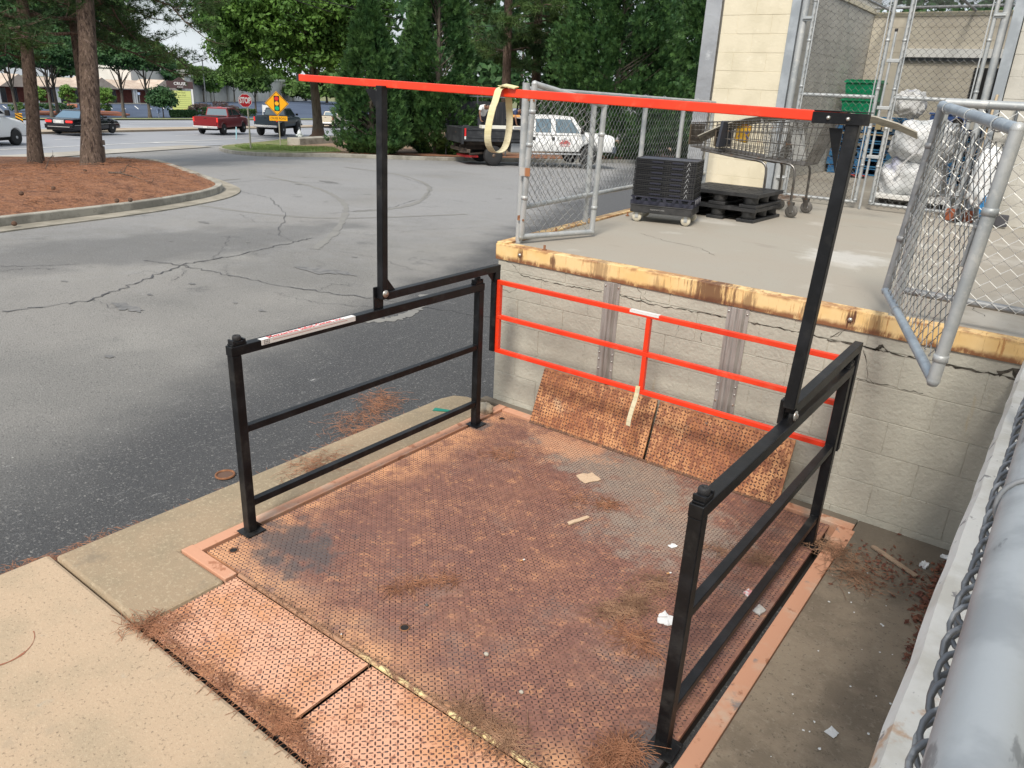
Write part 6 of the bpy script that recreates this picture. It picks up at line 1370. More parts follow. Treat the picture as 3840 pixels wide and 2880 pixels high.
# ------------------------------------------------------------ the plaza across the road
A=gp(-120,386); B=gp(604,388); Lp=(B-A).length; dx=(B-A).normalized(); dn=Vector((dx.y,-dx.x,0)); 
if dn.dot(CAM-A)<0: dn=-dn
gz=min(A.z,B.z); dpa=-(RT@(A-CAM)).z
P0=Vector((A.x,A.y,-3.6)); t=thing('shopping_plaza','low brick storefront plaza with a pale metal roof and white column pairs','building',tuple(P0))
Pq=lambda s_,o,z:Vector((A.x,A.y,-3.6))+dx*s_+dn*o+Zv*z
def pbox(m,s0,s1,o0,o1,z0,z1):
    m.add([Pq(s_,o,z) for z in(z0,z1) for o in(o0,o1) for s_ in(s0,s1)],[(0,2,3,1),(4,5,7,6),(0,1,5,4),(2,6,7,3),(0,4,6,2),(1,3,7,5)])
brick=M('red_brick',(.20,.060,.048),[dict(c=(.15,.045,.036),s=2,lo=.45,hi=.6)],rough=.85); roofm=M('pale_roof',(.52,.43,.35),[dict(c=(.44,.35,.28),s=.6,lo=.4,hi=.6)],rough=.6); sidew=M('pale_walk',(.52,.47,.38),rough=.85)
H1=3.0
m=MB(); pbox(m,0,Lp,-12,0,0,H1+.6); m.build('brick_wall',brick,t)
dkw=M('shop_glass',(.022,.026,.035),rough=.15)
npx=[(-120,-60),(0,52),(66,92),(142,160),(198,262),(285,360),(372,408),(418,445),(488,525),(572,600)]
for a,b_ in npx:
    s0=(gp(a,387)-A).dot(dx); s1=(gp(b_,388)-A).dot(dx)
    m=MB(); pbox(m,s0,s1,.02,.10,.05,H1-.35); w_=m.build('shop_window',dkw,t)
    m=MB(); nmm=max(2,int((s1-s0)/2.2))
    for k in range(nmm+1): pbox(m,s0+(s1-s0)*k/nmm-.05,s0+(s1-s0)*k/nmm+.05,.10,.13,.05,H1-.36)
    m.build('window_mullion',M('grey_mullion',(.14,.14,.15),rough=.5),w_)
for px in(199,206,478,486,560,571,128,-10):
    s0=(gp(px,388)-A).dot(dx); m=MB(); pbox(m,s0-.22,s0+.22,2.2,2.6,0,H1-.12); m.build('white_column',wht,t)
m=MB(); pbox(m,-1,Lp+1,0,3.4,-.1,.14); m.build('walkway',sidew,t)
m=MB(); pbox(m,-1,Lp+1,-.1,3.0,H1-.1,H1+.12); m.build('soffit',M('soffit_white',(.58,.56,.53),rough=.7),t)
m=MB(); V=[Pq(-1,3.2,H1+.1),Pq(Lp+1,3.2,H1+.1),Pq(Lp+1,-4,H1+1.7),Pq(-1,-4,H1+1.7)]; V2=[v-Zv*.12 for v in V]; m.add(V+V2,[(0,1,2,3),(7,6,5,4),(0,4,5,1),(1,5,6,2),(2,6,7,3),(3,7,4,0)])
for k in range(int(Lp/1.2)): pp_=k*1.2; m.bar(Pq(pp_,3.2,H1+.14),Pq(pp_,-4,H1+1.74),.05,.06)
m.build('roof',roofm,t)
for px in(52,350,575):
    s0=(gp(px,388)-A).dot(dx); m=MB(); W_=4.2
    m.add([Pq(s0-W_,3.9,H1-.05),Pq(s0+W_,3.9,H1-.05),Pq(s0,3.9,H1+2.1),Pq(s0-W_,-3,H1-.05),Pq(s0+W_,-3,H1-.05),Pq(s0,-3,H1+2.1)],[(0,1,2),(5,4,3),(0,2,5,3),(1,4,5,2),(0,3,4,1)]); m.build('roof_gable',roofm,t)
# white warehouse at the right
A2=gp(700,384);B2=gp(1180,378); dx2=(B2-A2).normalized(); dn2=Vector((dx2.y,-dx2.x,0)); dn2=dn2 if dn2.dot(CAM-A2)>0 else -dn2
t=thing('warehouse','long cream warehouse with shallow pilasters behind the trees across the road','building',tuple(A2)); m=MB()
Q=lambda s_,o,z:Vector((A2.x,A2.y,min(A2.z,B2.z)))+dx2*s_+dn2*o+Zv*z; L2_=(B2-A2).length
def qbox(m,s0,s1,o0,o1,z0,z1): m.add([Q(s_,o,z) for z in(z0,z1) for o in(o0,o1) for s_ in(s0,s1)],[(0,2,3,1),(4,5,7,6),(0,1,5,4),(2,6,7,3),(0,4,6,2),(1,3,7,5)])
ww=M('warehouse_white',(.70,.68,.62),[dict(c=(.62,.60,.54),s=.3,lo=.4,hi=.6)],rough=.8)
qbox(m,0,L2_,-20,0,-1,6.0); m.build('wall',ww,t); m=MB(); qbox(m,-.3,L2_+.3,-.3,.35,6.0,6.6); m.build('parapet',ww,t)
for k in range(9): m=MB(); qbox(m,3+k*L2_/9.5,3.8+k*L2_/9.5,.01,.35,-1,5.9); m.build('pilaster',M('pilaster_grey',(.5,.48,.42),rough=.8),t)
A3=gp(662,383); t3=thing('white_hall','plain white flat-roofed hall above the plaza sign','building',tuple(A3)); m=MB(); 
d3=-(RT@(A3-CAM)).z; k3=d3/2818; m.obox(Vector((A3.x,A3.y,-3.6))+Zv*((383-300)*k3/2+.5)-dn*8,(26,14,(383-288)*k3+1),Matrix.Rotation(math.atan2(dx.y,dx.x),3,'Z')); m.build('wall',ww,t3)
m=MB(); m.obox(Vector((A3.x,A3.y,-3.6))+Zv*((383-288)*k3+1.1)-dn*8,(26.6,14.6,.5),Matrix.Rotation(math.atan2(dx.y,dx.x),3,'Z')); m.build('parapet',ww,t3)
# plaza pylon sign
b=gp(686,425,.1); dd=-(RT@(b-CAM)).z; k=dd/2818; n_=facecam(b); n_=(n_+Vector((.35,-.1,0))).normalized(); X=Zv.cross(n_).normalized()
t=thing('plaza_sign','brown and lime plaza sign on white posts behind the clipped hedge','sign',tuple(b))
Wd=84*k/2; cb_=b
def sb(name,x0,x1,z0,z1,o0,o1,mm,par=t):
    m=MB(); m.add([cb_+X*x+Zv*z+n_*o for z in(z0,z1) for o in(o0,o1) for x in(x0,x1)],[(0,2,3,1),(4,5,7,6),(0,1,5,4),(2,6,7,3),(0,4,6,2),(1,3,7,5)]); return m.build(name,mm,par)
brn=M('sign_brown',(.075,.042,.042),rough=.6); lime=M('sign_lime',(.60,.66,.22),rough=.5)
sb('post',-Wd,-Wd+.28,0,(425-335)*k,-.2,.2,wht); sb('post',Wd-.28,Wd,0,(425-335)*k,-.2,.2,wht); sb('brick_base',-Wd+.29,Wd-.29,0,.28,-.25,.25,brick)
pn=sb('tenant_board',-Wd+.36,Wd-.36,.34,(425-346)*k,-.06,.10,lime)
hb=sb('name_board',-Wd-.18,Wd+.12,(425-338)*k,(425-313)*k,-.25,.25,brn)
m=MB(); zt_=(425-313)*k; flat(m,[(-Wd*.55,zt_),(Wd*.55,zt_),(0,(425-298)*k)],cb_,X,Zv,-.24,.24); m.build('gable_top',brn,t)
text('CRUSE',.66,tuple(cb_+Zv*((425-322)*k)+n_*.255),X,Zv,wht,'lettering',hb,.003,bold=.012,maxw=Wd*1.5); text('PLAZA',.30,tuple(cb_+Zv*((425-333)*k)+n_*.255),X,Zv,wht,'lettering',hb,.003,maxw=Wd*1.0)
og=M('sign_olive',(.09,.10,.02),rough=.6)
text('The Opal',.38,tuple(cb_+Zv*((425-352)*k)+n_*.104),X,Zv,og,'lettering',pn,.002,maxw=Wd*1.3); text('Event Hall',.38,tuple(cb_+Zv*((425-362)*k)+n_*.104),X,Zv,og,'lettering',pn,.002,maxw=Wd*1.5)
for j,z in enumerate((370,377,384,391,398,405)):
    sb('tenant_line',-Wd+.45,Wd-.45,(425-z)*k,(425-z)*k+.03,.101,.106,og,pn)
text('FOR LEASE',.22,tuple(cb_+X*Wd*.38+Zv*((425-411)*k)+n_*.104),X,Zv,red_s,'lettering',pn,.002,maxw=Wd*.7)
# hedge, bushes, light pole, small white sign
def leafquads(P,Nrm,size,rngk=.5,flat_=.6):
    "one rhombic leaf per point, roughly facing Nrm"
    n=len(P); a=rng.normal(size=(n,3)); nn=Nrm*flat_+a*(1-flat_); nn/=np.linalg.norm(nn,axis=1)[:,None]+1e-9
    t_=np.cross(nn,rng.normal(size=(n,3))); t_/=np.linalg.norm(t_,axis=1)[:,None]+1e-9; b_=np.cross(nn,t_)
    s_=(size*(1-rngk+2*rngk*rng.random(n)))[:,None]
    V=np.stack([P-t_*s_,P-b_*s_*.55,P+t_*s_,P+b_*s_*.55],1).reshape(-1,3); F=np.arange(4*n).reshape(n,4); return V,F
def clumpcrown(n_clump,per,cx,R3,rad,shape=None,low=-.9):
    "points on shells of many small clumps spread through an ellipsoid crown"
    P=[];N=[]
    for _ in range(n_clump):
        while True:
            d=rng.normal(size=3); d/=np.linalg.norm(d)
            if d[2]>low: break
        rr_=rng.uniform(.45,1)**.6; c=np.array(cx)+d*np.array(R3)*rr_
        r=rad*rng.uniform(.5,1.3); e=rng.normal(size=(per,3)); e/=np.linalg.norm(e,axis=1)[:,None]
        q=c+e*np.array([r,r,r*.55])*rng.uniform(.6,1.05,(per,1)); P.append(q); N.append(e+np.array([0,0,.5]))
    return np.concatenate(P),np.concatenate(N)
oak_l=leafmat('oak_leaves',(.062,.14,.028),(.12,.23,.042),(.03,.075,.018),.35)
dark_l=leafmat('dark_leaves',(.035,.09,.035),(.065,.14,.045),(.02,.055,.022),.4)
pine_l=leafmat('pine_needles',(.04,.085,.032),(.095,.16,.045),(.022,.05,.02),.3)
cyp_l=leafmat('cypress_leaves',(.038,.095,.032),(.085,.17,.048),(.014,.038,.015),1.6)
light_l=leafmat('light_leaves',(.13,.26,.05),(.19,.33,.07),(.08,.17,.035),.8)
mid_l=leafmat('mid_leaves',(.07,.14,.035),(.11,.19,.05),(.04,.09,.025),.3)
bark=M('pine_bark',(.105,.072,.052),[dict(c=(.17,.12,.095),s=16,lo=.5,hi=.62,d=5,st=(1,1,.35)),dict(c=(.040,.024,.018),s=13,lo=.52,hi=.60,d=6,st=(1.3,1.3,.22),off=4),dict(c=(.30,.28,.25),s=6,lo=.70,hi=.73,d=5,off=9,f=.7)],rough=.95,bumps=[(14,.05,1.0,(1.2,1.2,.3)),(40,.015,.8)])
bark2=M('grey_bark',(.13,.11,.085),[dict(c=(.08,.065,.05),s=9,lo=.48,hi=.6,d=5,st=(1.3,1.3,.2))],rough=.95,bumps=[(12,.04,.9,(1.2,1.2,.2))])
def limbs(m,base,top,r0,r1,wob=.1,n=8,flare=1.0):
    P=[];rs=[]
    b=Vector(base);q=Vector(top)
    for i in range(n+1):
        t_=i/n; p=b.lerp(q,t_)+Vector((math.sin(t_*5+b.x)*wob*t_,math.cos(t_*4+b.y)*wob*t_,0)); P.append(p); rs.append((r0+(r1-r0)*t_)*(1+flare*max(0,(.08-t_))/.08*.5))
    m.path(P,rs,12); return P
def tree(name,label,base,h,cr,cz0,trunk_r,leaf,lsize,nclump,per,rad,group=None,bk=bark2,low=-.5,cat='tree',lean=(0,0),squash=1,crown_off=(0,0)):
    t=thing(name,label,cat,tuple(base),0,group); B_=Vector(base)
    m=MB(); top=B_+Vector((lean[0],lean[1],cz0+(h-cz0)*.7)); P=limbs(m,B_-Zv*.2,top,trunk_r,trunk_r*.25,trunk_r*.8)
    m.build('trunk',bk,t)
    m=MB()
    for k in range(11):
        p=P[min(len(P)-1,3+k%5)]; a=k*2.4; e=B_+Vector((lean[0]+crown_off[0]+math.cos(a)*cr*.75,lean[1]+crown_off[1]+math.sin(a)*cr*.75,cz0+(h-cz0)*(.15+.6*random.random()))); m.path([p,(p+e)/2+Vector((0,0,.05*h)),e],[trunk_r*.35,trunk_r*.2,trunk_r*.06],6)
    m.build('branches',bk,t)
    c=(B_.x+lean[0]+crown_off[0],B_.y+lean[1]+crown_off[1],B_.z+(cz0+h)/2); Pp,N_=clumpcrown(nclump,per,c,(cr,cr*squash,(h-cz0)/2),rad,low=low); V,F=leafquads(Pp,N_,lsize); npmesh('crown',V,F,leaf,t); return t
# willow oak on the verge
ob=gp(1195,527,.1)
tree('oak_tree','broad green oak with a flared straight trunk, between the yellow sign and the cypresses',ob,15,6.4,2.9,.40,oak_l,.15,820,125,1.0,low=-.75,crown_off=(-.4,-1.1))
m=MB(); m.lathe([(1.9,-.05),(1.3,.12),(.75,.28),(.5,.45),(.40,.9)],(ob.x,ob.y,ob.z),20); tag(m.build('root_mound',M('brown_earth',(.13,.085,.06),rough=.95)),'brown mound of earth and roots round the oak foot','mound')
# hedges & shrubs across the road
def hedge(label,a,b,w_,h,leaf,nn=5000,size=.10,cat='hedge',name='hedge',group=None):
    a=Vector(a);b=Vector(b);t_=rng.random(nn); o=rng.uniform(-w_/2,w_/2,nn); z=rng.random(nn)**.6*h; d=(b-a); L_=d.length; d=d.normalized(); s_=np.array((-d.y,d.x,0))
    face=rng.random(nn)<.55; o=np.where(face,np.sign(o)*w_/2,o); z=np.where(face,z,h)
    P=np.array(a)+np.outer(t_*L_,np.array(d))+np.outer(o+rng.normal(0,.06,nn),s_)+np.outer(z+rng.normal(0,.05,nn),[0,0,1])
    N_=np.where(face[:,None],np.outer(np.sign(o),s_),np.array([0,0,1.])); V,F=leafquads(P,N_,size); return tag(npmesh(name,V,F,leaf),label,cat,group)
hedge('clipped dark green hedge in front of the plaza sign',gp(640,442),gp(732,442),1.4,.95,dark_l,6000,.12); hedge('clipped green hedge beyond the red pickup, right of the purple shrubs',gp(890,437),gp(945,436),1.6,1.1,mid_l,3000,.13)
purp=leafmat('purple_leaves',(.09,.06,.055),(.14,.09,.08),(.05,.07,.04),.8)
def shrub(label,p,r,h,leaf,n=900,size=.10,name='shrub',group=None):
    Pp,N_=clumpcrown(max(6,n//50),50,(p.x,p.y,p.z+h*.45),(r,r,h*.5),r*.3,low=-.6); V,F=leafquads(Pp,N_,size); return tag(npmesh(name,V,F,leaf),label,'shrub',group)
shrub('purple-brown shrub at the right end of the sign hedge',gp(752,436),1.7,2.1,purp,2600,.12); shrub('wide purple shrub behind the red pickup cab',gp(835,436),2.4,2.3,purp,2600,.12); shrub('smaller purple shrub between the two others across the road',gp(792,434),1.3,1.6,purp,1400,.11)
shrub('small dark green shrub beside the clipped hedge, behind the red pickup tailgate',gp(772,441),1.5,1.5,dark_l,1500,.12)
for (px,py,lf_,lb_) in((180,421,dark_l,'dark low shrub on the plaza bed left of the broad pine trunk'),(245,420,dark_l,'dark low shrub on the plaza bed behind the black saloon roof'),(385,420,mid_l,'pale green grassy shrub on the plaza bed under a young tree'),(82,418,mid_l,'yellow-green low shrub at the far left of the plaza bed')):
    shrub(lb_,gp(px,py),1.5,1.3,lf_,900,.13)
m=MB()
def bed2(pl,hh=.25):
    P=[gp(*p) for p in pl]; m=MB(); m.add([(p.x,p.y,p.z+hh) for p in P]+[(p.x,p.y,p.z-.1) for p in P],[tuple(range(len(P)))]+[(i,(i+1)%len(P),len(P)+(i+1)%len(P),len(P)+i) for i in range(len(P))]); return tag(m.build('planting_bed',M('red_mulch',(.30,.10,.05),rough=.95)),kind='structure')
bed2([(150,432),(260,433),(300,430),(260,424),(150,422)]); bed2([(350,432),(470,436),(488,434),(440,424),(350,420)]); bed2([(250,402),(290,404),(290,395),(252,394)])
# trees along the plaza frontage
SLIM='slim trees in front of the plaza'
def rowtree(px,py,h,cr,cz,lb_,leaf=dark_l,tr_=.20,n=170,sz=.20,off=(0,0)):
    return tree('street_tree',lb_,gp(px,py),h,cr,cz,tr_,leaf,sz,n,48,.85,crown_off=off,low=-.45)
rowtree(65,434,10,4.3,5.0,'dark spreading tree at the far left with a leaning trunk before the plaza',tr_=.22)
rowtree(197,443,10,3.6,5.3,'dark tree whose trunk rises just left of the black saloon roof',tr_=.22)
rowtree(220,432,11,4.0,5.6,'dark tree directly behind the black saloon, its trunk grey and straight',tr_=.26)
rowtree(466,443,10,4.2,5.0,'dark tree with a bare leaning trunk right of the broad pine trunk',tr_=.24)
rowtree(563,443,9.6,3.8,5.0,'dark umbrella-crowned tree left of the plaza sign',tr_=.22)
rowtree(614,444,3.7,1.35,.8,'small dense dark green tree overlapping the left post of the plaza sign',tr_=.09,n=110,sz=.15)
for px,py,lb_ in((265,423,'young bright green tree seen between the two pine trunks'),(408,421,'young bright green tree just right of the broad pine trunk'),(148,418,'young bright green tree half hidden by the left pine trunk')):
    tree('young_tree',lb_,gp(px,py),4.0,1.15,1.2,.07,light_l,.12,60,50,.42,low=-.9)
for px,py,h,lb_ in((805,385,7.2,'small pale round tree before the warehouse near the lamp post'),):
    tree('young_tree',lb_,gp(px,py),h,2.6,2.5,.12,light_l,.25,70,50,.8,low=-.9)
for px,py,h,cr,lb_ in((765,384,8.5,3.4,'pale green airy tree between the plaza sign and the oak crown'),(880,384,9.5,4.6,'mid green tree against the warehouse wall, left of the stop sign'),(960,425,9,3.2,'green tree trunked just right of the stop sign')):
    tree('street_tree',lb_,gp(px,py),h,cr,3.2,.22,mid_l,.30,150,45,1.1,low=-.7)
# lamp post & little white sign & blue sign posts
b=gp(776,413); t=thing('lamp_post','tall thin dark lamp post in the plaza parking lot','lamp post',tuple(b)); kk=-(RT@(b-CAM)).z/2818
pipe('pole',b,b+Zv*(413-235)*kk,.11,t,jamb_d,8); m=MB(); m.obox(b+Zv*((413-235)*kk+.1)+X*.5,(1.1,.35,.15)); m.build('lamp_head',jamb_d,t)
b=gp(1003,441); kk=-(RT@(b-CAM)).z/2818; t=thing('real_estate_sign','small white two-post sign on the grass beyond the dark pickup','sign',tuple(b)); n_=facecam(b); X=Zv.cross(n_).normalized()
for s_ in(-1,1): pipe('post',b+X*(s_*15*kk),b+X*(s_*15*kk)+Zv*45*kk,.06,t,wht,6)
m=MB(); m.add([b+X*x+Zv*z+n_*o for z in(20*kk,44*kk) for o in(-.03,.03) for x in(-14*kk,14*kk)],[(0,2,3,1),(4,5,7,6),(0,1,5,4),(2,6,7,3),(0,4,6,2),(1,3,7,5)]); q=m.build('board',wht,t)
m=MB(); m.add([b+X*x+Zv*z+n_*o for z in(23*kk,26*kk) for o in(.031,.035) for x in(-10*kk,10*kk)],[(0,2,3,1),(4,5,7,6),(0,1,5,4),(2,6,7,3),(0,4,6,2),(1,3,7,5)]); m.build('text_line',M('slate_ink',(.15,.15,.25),rough=.6),q)
for px,py,hh in((526,393,44),(597,444,32)):
    b=gp(px,py); kk=-(RT@(b-CAM)).z/2818; t=thing('parking_sign','small pale sign on a thin pole '+('by the plaza columns' if px<550 else 'on the verge left of the small dark tree'),'sign',tuple(b)); pipe('pole',b,b+Zv*hh*kk,.05,t,galv,6); m=MB(); m.obox(b+Zv*(hh-5)*kk,(.35,.35,.5)); m.build('plate',M('pale_blue_sign',(.45,.55,.75),rough=.5),t)
# ------------------------------------------------------------ tree belt behind the plaza
ORD=['first','second','third','fourth','fifth','sixth','seventh','eighth','ninth','tenth','eleventh','twelfth','thirteenth']
def bgtree(label,p,h,cr,leaf,grp,n=70,sz=.55,cz=.12,per=42):
    return tree('background_tree',label,p,h,cr,h*cz,.35,leaf,sz,n,per,cr*.30,group=grp,low=-.8)
random.seed(21)
G1='trees in the belt behind the plaza'
lab1='dark green tree in the belt standing close behind the plaza roof'; lab2='tall pale-tipped green tree rising behind the plaza, left of the sign'
for k in range(13):
    px=-260+k*78+random.uniform(-20,20); p=atd(px,random.uniform(188,215)); h=random.uniform(21,29)*(1.0 if px<480 else .48)
    if px>560: h*=.75
    bgtree(f'{ORD[k]} tree from the left in the green belt behind the plaza roof',p,h,random.uniform(6,8.5),[mid_l,dark_l,dark_l][k%3],G1,n=90,sz=.75)
for k in range(12):
    px=640+k*120+random.uniform(-30,30); p=atd(px,random.uniform(215,260)); p.z=-3; bgtree(f'{ORD[k]} distant low tree from the left beyond the warehouse',p,random.uniform(6,9),random.uniform(6,8),mid_l,'distant trees beyond the warehouse',n=50,sz=1.0,per=36)
for k in range(7):
    px=1650+k*300; p=atd(px,random.uniform(105,130)); p.z=g(p.x,p.y); bgtree(f'{ORD[k]} tall dark tree from the left behind the cypresses',p,random.uniform(17,23),random.uniform(8,10),dark_l,'trees behind the store',n=90,sz=.6)
# ------------------------------------------------------------ cypresses
def cypress(label,base,h,r,n=15000,size=.17,group='leyland cypresses along the lot kerb',bushy=.12,seed=0,gap=.0):
    t=thing('cypress_tree',label,'conifer',tuple(base),0,group); m=MB(); limbs(m,Vector(base)-Zv*.2,Vector(base)+Zv*h*.93,.16,.02,.05); m.build('trunk',bark2,t)
    ph=[rng.random()*6.28 for _ in range(6)]
    nb=int(110+r*h*7); bi=rng.integers(0,nb,n); bz=rng.random(nb)**1.2; bt=rng.random(nb)*2*math.pi; bl=rng.uniform(.80,1.18,nb); rf=rng.uniform(.35,1.0,n)**.55
    sp=.5/ (r+.4)
    th=bt[bi]+rng.normal(0,1,n)*sp*.55; z=np.clip(bz[bi]*.97+(rf-.75)*.10+rng.normal(0,.28/h,n),0,.995)
    prof=np.minimum(1,(z*6+.45))*(1-z**1.6)**.9
    rad=r*prof*bl[bi]*rf*(1+.10*np.sin(th*3+ph[0]+z*7))
    P=np.stack([base[0]+rad*np.cos(th),base[1]+rad*np.sin(th),base[2]+.05+z*h],1)
    out=np.stack([np.cos(th),np.sin(th),np.full(n,0)],1)
    # flat sprays: fan of slim blades pointing out and up
    d=out*rng.uniform(.5,1.0,(n,1))+np.array([0,0,1.])*rng.uniform(.35,1.1,(n,1))+rng.normal(0,.28,(n,3)); d/=np.linalg.norm(d,axis=1)[:,None]
    s_=np.cross(d,out+rng.normal(0,.5,(n,3))); s_/=np.linalg.norm(s_,axis=1)[:,None]
    L_=size*rng.uniform(.6,1.4,(n,1)); Vs=[]
    for a,l_ in((-.85,.62),(-.42,.85),(0,1.15),(.42,.85),(.85,.62)):
        dd_=d*math.cos(a)+s_*math.sin(a); ss_=s_*math.cos(a)-d*math.sin(a); o=P+dd_*L_*.12
        Vs.append(np.stack([o,P+dd_*L_*l_*.5-ss_*L_*.10,P+dd_*L_*l_,P+dd_*L_*l_*.5+ss_*L_*.10],1))
    V=np.concatenate(Vs,0).reshape(-1,3); F=np.arange(len(V)).reshape(-1,4); npmesh('crown',V,F,cyp_l,t)
    # brown inner twigs
    m=MB()
    for _ in range(70):
        a=random.random()*6.28; zz=random.uniform(.04,.85)*h; rr_=r*(1-(zz/h)**1.7)*.8; m.path([(base[0],base[1],base[2]+zz*.9),(base[0]+math.cos(a)*rr_,base[1]+math.sin(a)*rr_,base[2]+zz+rr_*.5)],[.03,.006],4,caps=False)
    m.build('branches',bark2,t); return t
c1_=gp(1395,578,.05); cypress('leaning pointed cypress behind the black upright arm, first from the oak',c1_,6.7,1.75,17000,.20,bushy=.10)
c2_=gp(1640,580,.05); cypress('tall bushy cypress with loose brown-tinted sprays, between the pointed one and the pine',c2_,10.5,2.0,24000,.21,bushy=.12)
c3_=atd(2290,41); cypress('very large wide cypress behind the white truck cab, above the orange bar',c3_,14,4.1,44000,.24,bushy=.10)
c4_=atd(2640,44); cypress('large cypress half hidden by the corner of the block building',c4_,15,3.9,26000,.24,bushy=.1)
c5_=atd(2060,50); cypress('dark cypress standing behind the dump truck bed, below the pine',c5_,5.0,2.2,9000,.22,bushy=.14)
# ------------------------------------------------------------ pines
def tufts(P,D,leafL=.22,k=15,wid=.009):
    n=len(P); D=D/np.linalg.norm(D,axis=1)[:,None]; Vs=[]
    for i in range(k):
        q=D*rng.uniform(.1,1.0,(n,1))+rng.normal(0,.55,(n,3)); q/=np.linalg.norm(q,axis=1)[:,None]; s_=np.cross(q,rng.normal(size=(n,3))); s_/=np.linalg.norm(s_,axis=1)[:,None]
        L_=leafL*rng.uniform(.7,1.2,(n,1)); Vs.append(np.stack([P-s_*wid,P+s_*wid,P+q*L_-np.array([0,0,.15])*L_],1))
    V=np.concatenate(Vs,0).reshape(-1,3); return V,np.arange(len(V)).reshape(-1,3)
def pine(label,base,top,r0,branches,ntwig=9,leafL=.22,wid=.010,k=15,group='pines on the straw island',extra=None,per=8):
    t=thing('pine_tree',label,'pine',tuple(base),0,group); m=MB(); b=Vector(base);q=Vector(top)
    P=[];rs=[];N=22
    for i in range(N+1):
        u_=i/N; P.append(b.lerp(q,u_)+Vector((.05*math.sin(u_*9),.05*math.cos(u_*7),0))); rs.append(r0*(1-.45*u_)*(1+.28*max(0,1-u_*N/1.3))*(1+.03*math.sin(i*2.1)))
    P[0]=P[0]-Zv*.15; m.path(P,rs,18); 
    m.build('trunk',bark,t); m=MB(); TP=[];TD=[]
    for (h,az,L_,droop) in branches:
        o=b.lerp(q,h/(q-b).length); d=Vector((math.cos(az),math.sin(az),0)); pts=[o]
        for j in range(1,7):
            u_=j/6; pts.append(o+d*L_*u_+Vector((0,0,.35*L_*u_*.4-droop*L_*u_*u_))+Vector((random.uniform(-.1,.1),random.uniform(-.1,.1),random.uniform(-.06,.06)))*L_*.35)
        m.path(pts,[.055*(1-.8*j/6)*(.6+L_/8) for j in range(7)],7)
        for j in range(ntwig*2):
            u_=random.uniform(.25,1); f=u_*6; i0=min(5,int(f)); p=pts[i0].lerp(pts[i0+1],f-i0); a2=az+random.uniform(-1.3,1.3); l2=L_*random.uniform(.12,.34)
            e=p+Vector((math.cos(a2),math.sin(a2),random.uniform(-.35,.45)))*l2; mid=(p+e)/2+Vector((0,0,-.06*l2)); m.path([p,mid,e],[.014,.010,.006],4,caps=False)
            for s2 in range(per):
                w_=.35+.65*s2/(per-1); c=p.lerp(e,w_)+Vector((random.gauss(0,.09),random.gauss(0,.09),random.gauss(0,.07))); TP.append(c); TD.append((e-p).normalized()+Vector((0,0,.25)))
    m.build('branches',bark,t); V,F=tufts(np.array(TP),np.array(TD),leafL,k,wid); npmesh('needles',V,F,pine_l,t); return t
ring_=lambda lo,hi,n,L0,L1,dr,a0=0:[(random.uniform(lo,hi),a0+j*2.39996+random.uniform(-.3,.3),random.uniform(L0,L1),dr*random.uniform(.4,1.3)) for j in range(n)]
random.seed(31)
def onbed(px,d):
    p=atd(px,d); p.z=bedz(p.x,p.y)-.05; return p
b1=onbed(342,21.0); t1_=b1+(atd(300,21.6)-atd(342,21.0))*.0
def toppt(b,pxt,pyt):
    "3D point straight up from b that shows at (pxt,pyt)"
    r=ray(pxt,pyt); d=-(RT@(b-CAM)).z; p=CAM+r*d; return p
T1=toppt(b1,322,0); dirn=(T1-b1).normalized(); T1=b1+dirn*15
pine('nearer pine with a broad plated trunk standing right of its neighbour on the straw bed',b1,T1,.272,ring_(5.4,8.5,8,2.0,3.2,.30)+ring_(8,14.5,16,2,3.2,.2)+[(6.0,R(78),3.4,.42),(5.4,R(52),3.3,.55),(6.2,R(105),3.0,.35),(6.9,R(62),4.6,.40),(6.6,R(-150),4.5,.2),(5.0,R(130),3.0,.5)],ntwig=12)
b0=onbed(132,22.6); T0=toppt(b0,88,0); T0=b0+(T0-b0).normalized()*15
pine('farther, slimmer pine leaning slightly at the far left of the straw bed',b0,T0,.205,ring_(4.2,8,12,3,5.2,.32,1)+ring_(8,14.5,18,3,5,.2)+[(4.2,R(60),4.4,.4),(4.8,R(80),5.2,.45),(4.6,R(200),4.0,.45)],ntwig=11)
bq=onbed(-320,21.5); pine('pine rooted outside the left edge whose boughs hang into the upper left corner',bq,bq+Zv*14+Vector((0,.3,0)),.26,ring_(3.6,7,14,3.5,5.5,.3)+ring_(7,13,12,3,5,.2),ntwig=9)
bs=atd(335,24.2); bs.z=g(bs.x,bs.y)+.1; T_=toppt(bs,268,0); pine('grey slender pine directly behind the broad trunk',bs,bs+(T_-bs).normalized()*15,.15,ring_(5.5,14,22,2.6,4.6,.3),ntwig=9)
# pine behind the cypresses
b3=atd(1885,47); b3.z=g(b3.x,b3.y); pine('tall dark pine rising in the gap between the cypresses behind the truck bed',b3,b3+Zv*20+Vector((.2,0,0)),.30,ring_(5.6,13,22,3.2,5.0,.15)+ring_(11,19,14,3,4.8,.1),ntwig=11,leafL=.36,wid=.020,k=12,group='pines beyond the cypresses')
b4=atd(1995,51); b4.z=g(b4.x,b4.y); pine('brown-barked pine just right of the dark one, its boughs pale green',b4,b4+Zv*21,.34,ring_(3.6,11,22,2.5,4.6,.15,2)+ring_(10,19,14,3,5,.1),ntwig=11,leafL=.36,wid=.020,k=12,group='pines beyond the cypresses')
